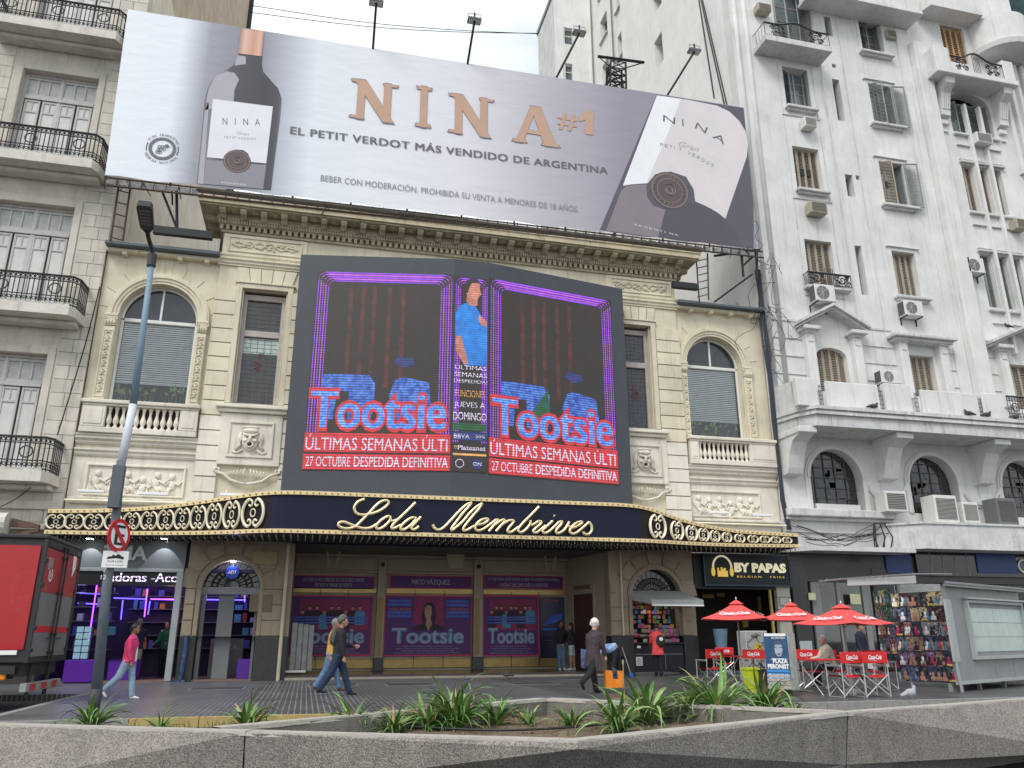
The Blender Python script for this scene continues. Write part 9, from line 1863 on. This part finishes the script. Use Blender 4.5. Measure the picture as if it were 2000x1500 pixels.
g = Vector((at(1222, 1300, 24.7).x, 24.7, 0)); t = thing('shopping_trolley', 'dark cloth shopping trolley beside the bending person', 'trolley', (g.x, g.y, 0)); q = MB(); q.prism([(g.x - .1, g.y, .1), (g.x + .12, g.y, .1), (g.x + .1, g.y, .62), (g.x - .06, g.y, .62)], (0, .2, 0)); build(q, 'bag', blkc, t); q = MB(); q.tube([(g.x - .1, g.y, .9), (g.x + .16, g.y, .1)], .012, 5); build(q, 'handle', alu, t); q = MB(); q.tube([(g.x + .17, g.y - .03, .07), (g.x + .17, g.y + .02, .07)], .07, 12); build(q, 'wheel', mat('blue_wheel', (.03, .1, .4), .4), t)
t5, j5 = person('person in a coral red raincoat with a backpack facing the sweet kiosk', 1286, 1317, 1204, pi / 2 - .3, cl('coral_coat', (.70, .075, .07)), blkc, bks, 'dark', SKD, 6, ((3, 2), (-3, 2)), ((18, 5, 50), (10, 6, 40)), .12, 1.15, 1.15, head=(25, 0), pos=(at(1286, 1300, 25.1).x, 25.1, 0), hgt=1.62)
j5['ch'] = j5['ch'] + Vector((.1, -.02, 0)); pack(t5, j5, 'backpack', cl('black_white_pack', (.03, .03, .035)), .1, (.14, .17, .2), -.14, label='black backpack with a white patch on the red coat'); c = j5['ch'] - j5['fw'] * .36 - Vector((0, 0, .12)); q = MB(); fr = Fr(c, (1, .3, 0)); pol(q, fr, circ(0, .02, .07, .06, 8), .0, .02)
o = build(q, 'white_patch', wht, [x for x in bpy.data.objects if x.name.startswith('backpack')][-1])
person('person in jeans and a dark top standing in the shade by the advert panel', 1096, 1298, 1196, -pi / 2, blkc, jean, whs, 'dark', SKD, 0, ((2, 1), (-2, 1)), ((8, 5, 60), (6, 5, 30)), .0, 1, 1, zoff=.13, pos=(F(1096, 1250, 27.6)[0], 27.6, .13), hgt=1.62)
person('person in pale shorts and a dark top standing in the shade with bare legs', 1115, 1299, 1203, pi - .6, blkc, cl('pale_shorts', (.4, .42, .42)), whs, 'dark', SKN, 0, ((3, 2), (-4, 2)), ((12, 5, 40), (5, 5, 30)), .0, 1, 1, shorts=True, zoff=.13, pos=(F(1116, 1250, 27.4)[0], 27.4, .13), hgt=1.55, hlen='long')
p, rz_ = CHP[5]; person('grey haired man in a cream jacket seated sideways at the red table', 1624, 1350, 1244, pi - .15, cl('cream_jacket', (.62, .57, .46)), blkc, brs, 'grey', SKN, 10, ((88, 88), (84, 84)), ((28, 6, 55), (30, 6, 50)), .0, 1.05, 1.1, pos=(p.x, p.y + .02, 0), hgt=1.52, seat=.50, head=(12, 0))
t6, j6 = person('person in dark clothes with a white bag standing in the shade under the right parasol', 1690, 1330, 1200, -pi / 2 + .4, cl('navy_coat', (.02, .025, .05)), cl('grey_trousers', (.12, .12, .13)), bks, 'dark', SKN, 2, ((2, 1), (-2, 1)), ((4, 5, 8), (6, 5, 10)), .06, 1.05, 1.1, hgt=1.58, pos=tuple(G(1690, 1326)))
hnd = j6['hand'][0]; q = MB(); q.prism([(hnd.x - .12, hnd.y - .05, hnd.z - .42), (hnd.x + .14, hnd.y - .05, hnd.z - .42), (hnd.x + .1, hnd.y - .05, hnd.z - .06), (hnd.x - .08, hnd.y - .05, hnd.z - .06)], (0, .08, 0)); q.tube([(hnd.x - .05, hnd.y, hnd.z - .06), tuple(hnd), (hnd.x + .05, hnd.y, hnd.z - .06)], .008, 4); tag(build(q, 'carrier_bag', cl('white_bag', (.6, .58, .58)), None, loc=tuple(hnd)), 'white carrier bag held in the shade under the right parasol', 'bag')
person('person in a navy shirt and khaki shorts seen from behind inside the computer shop', 268, 1320, 1188, pi / 2 + .2, cl('navy_tee', (.012, .018, .04)), cl('khaki', (.30, .24, .18)), bks, 'grey', SKN, 4, ((5, 3), (-6, 4)), ((10, 6, 55), (20, 6, 60)), .03, 1.02, 1.15, sleeve=False, pos=(at(268, 1250, 26.6).x, 26.6, .05), zoff=.05, hgt=1.72)
person('shop assistant in a green top behind the counter of the computer shop', 325, 1310, 1195, -pi / 2 - .3, cl('green_top', (.02, .14, .07)), blkc, bks, 'dark', SKN, 2, ((0, 0), (0, 0)), ((25, 5, 50), (20, 5, 50)), .02, 1, 1, pos=(at(325, 1250, 27.9).x, 27.9, .05), zoff=.05, hgt=1.66)
sc.render.film_transparent = False
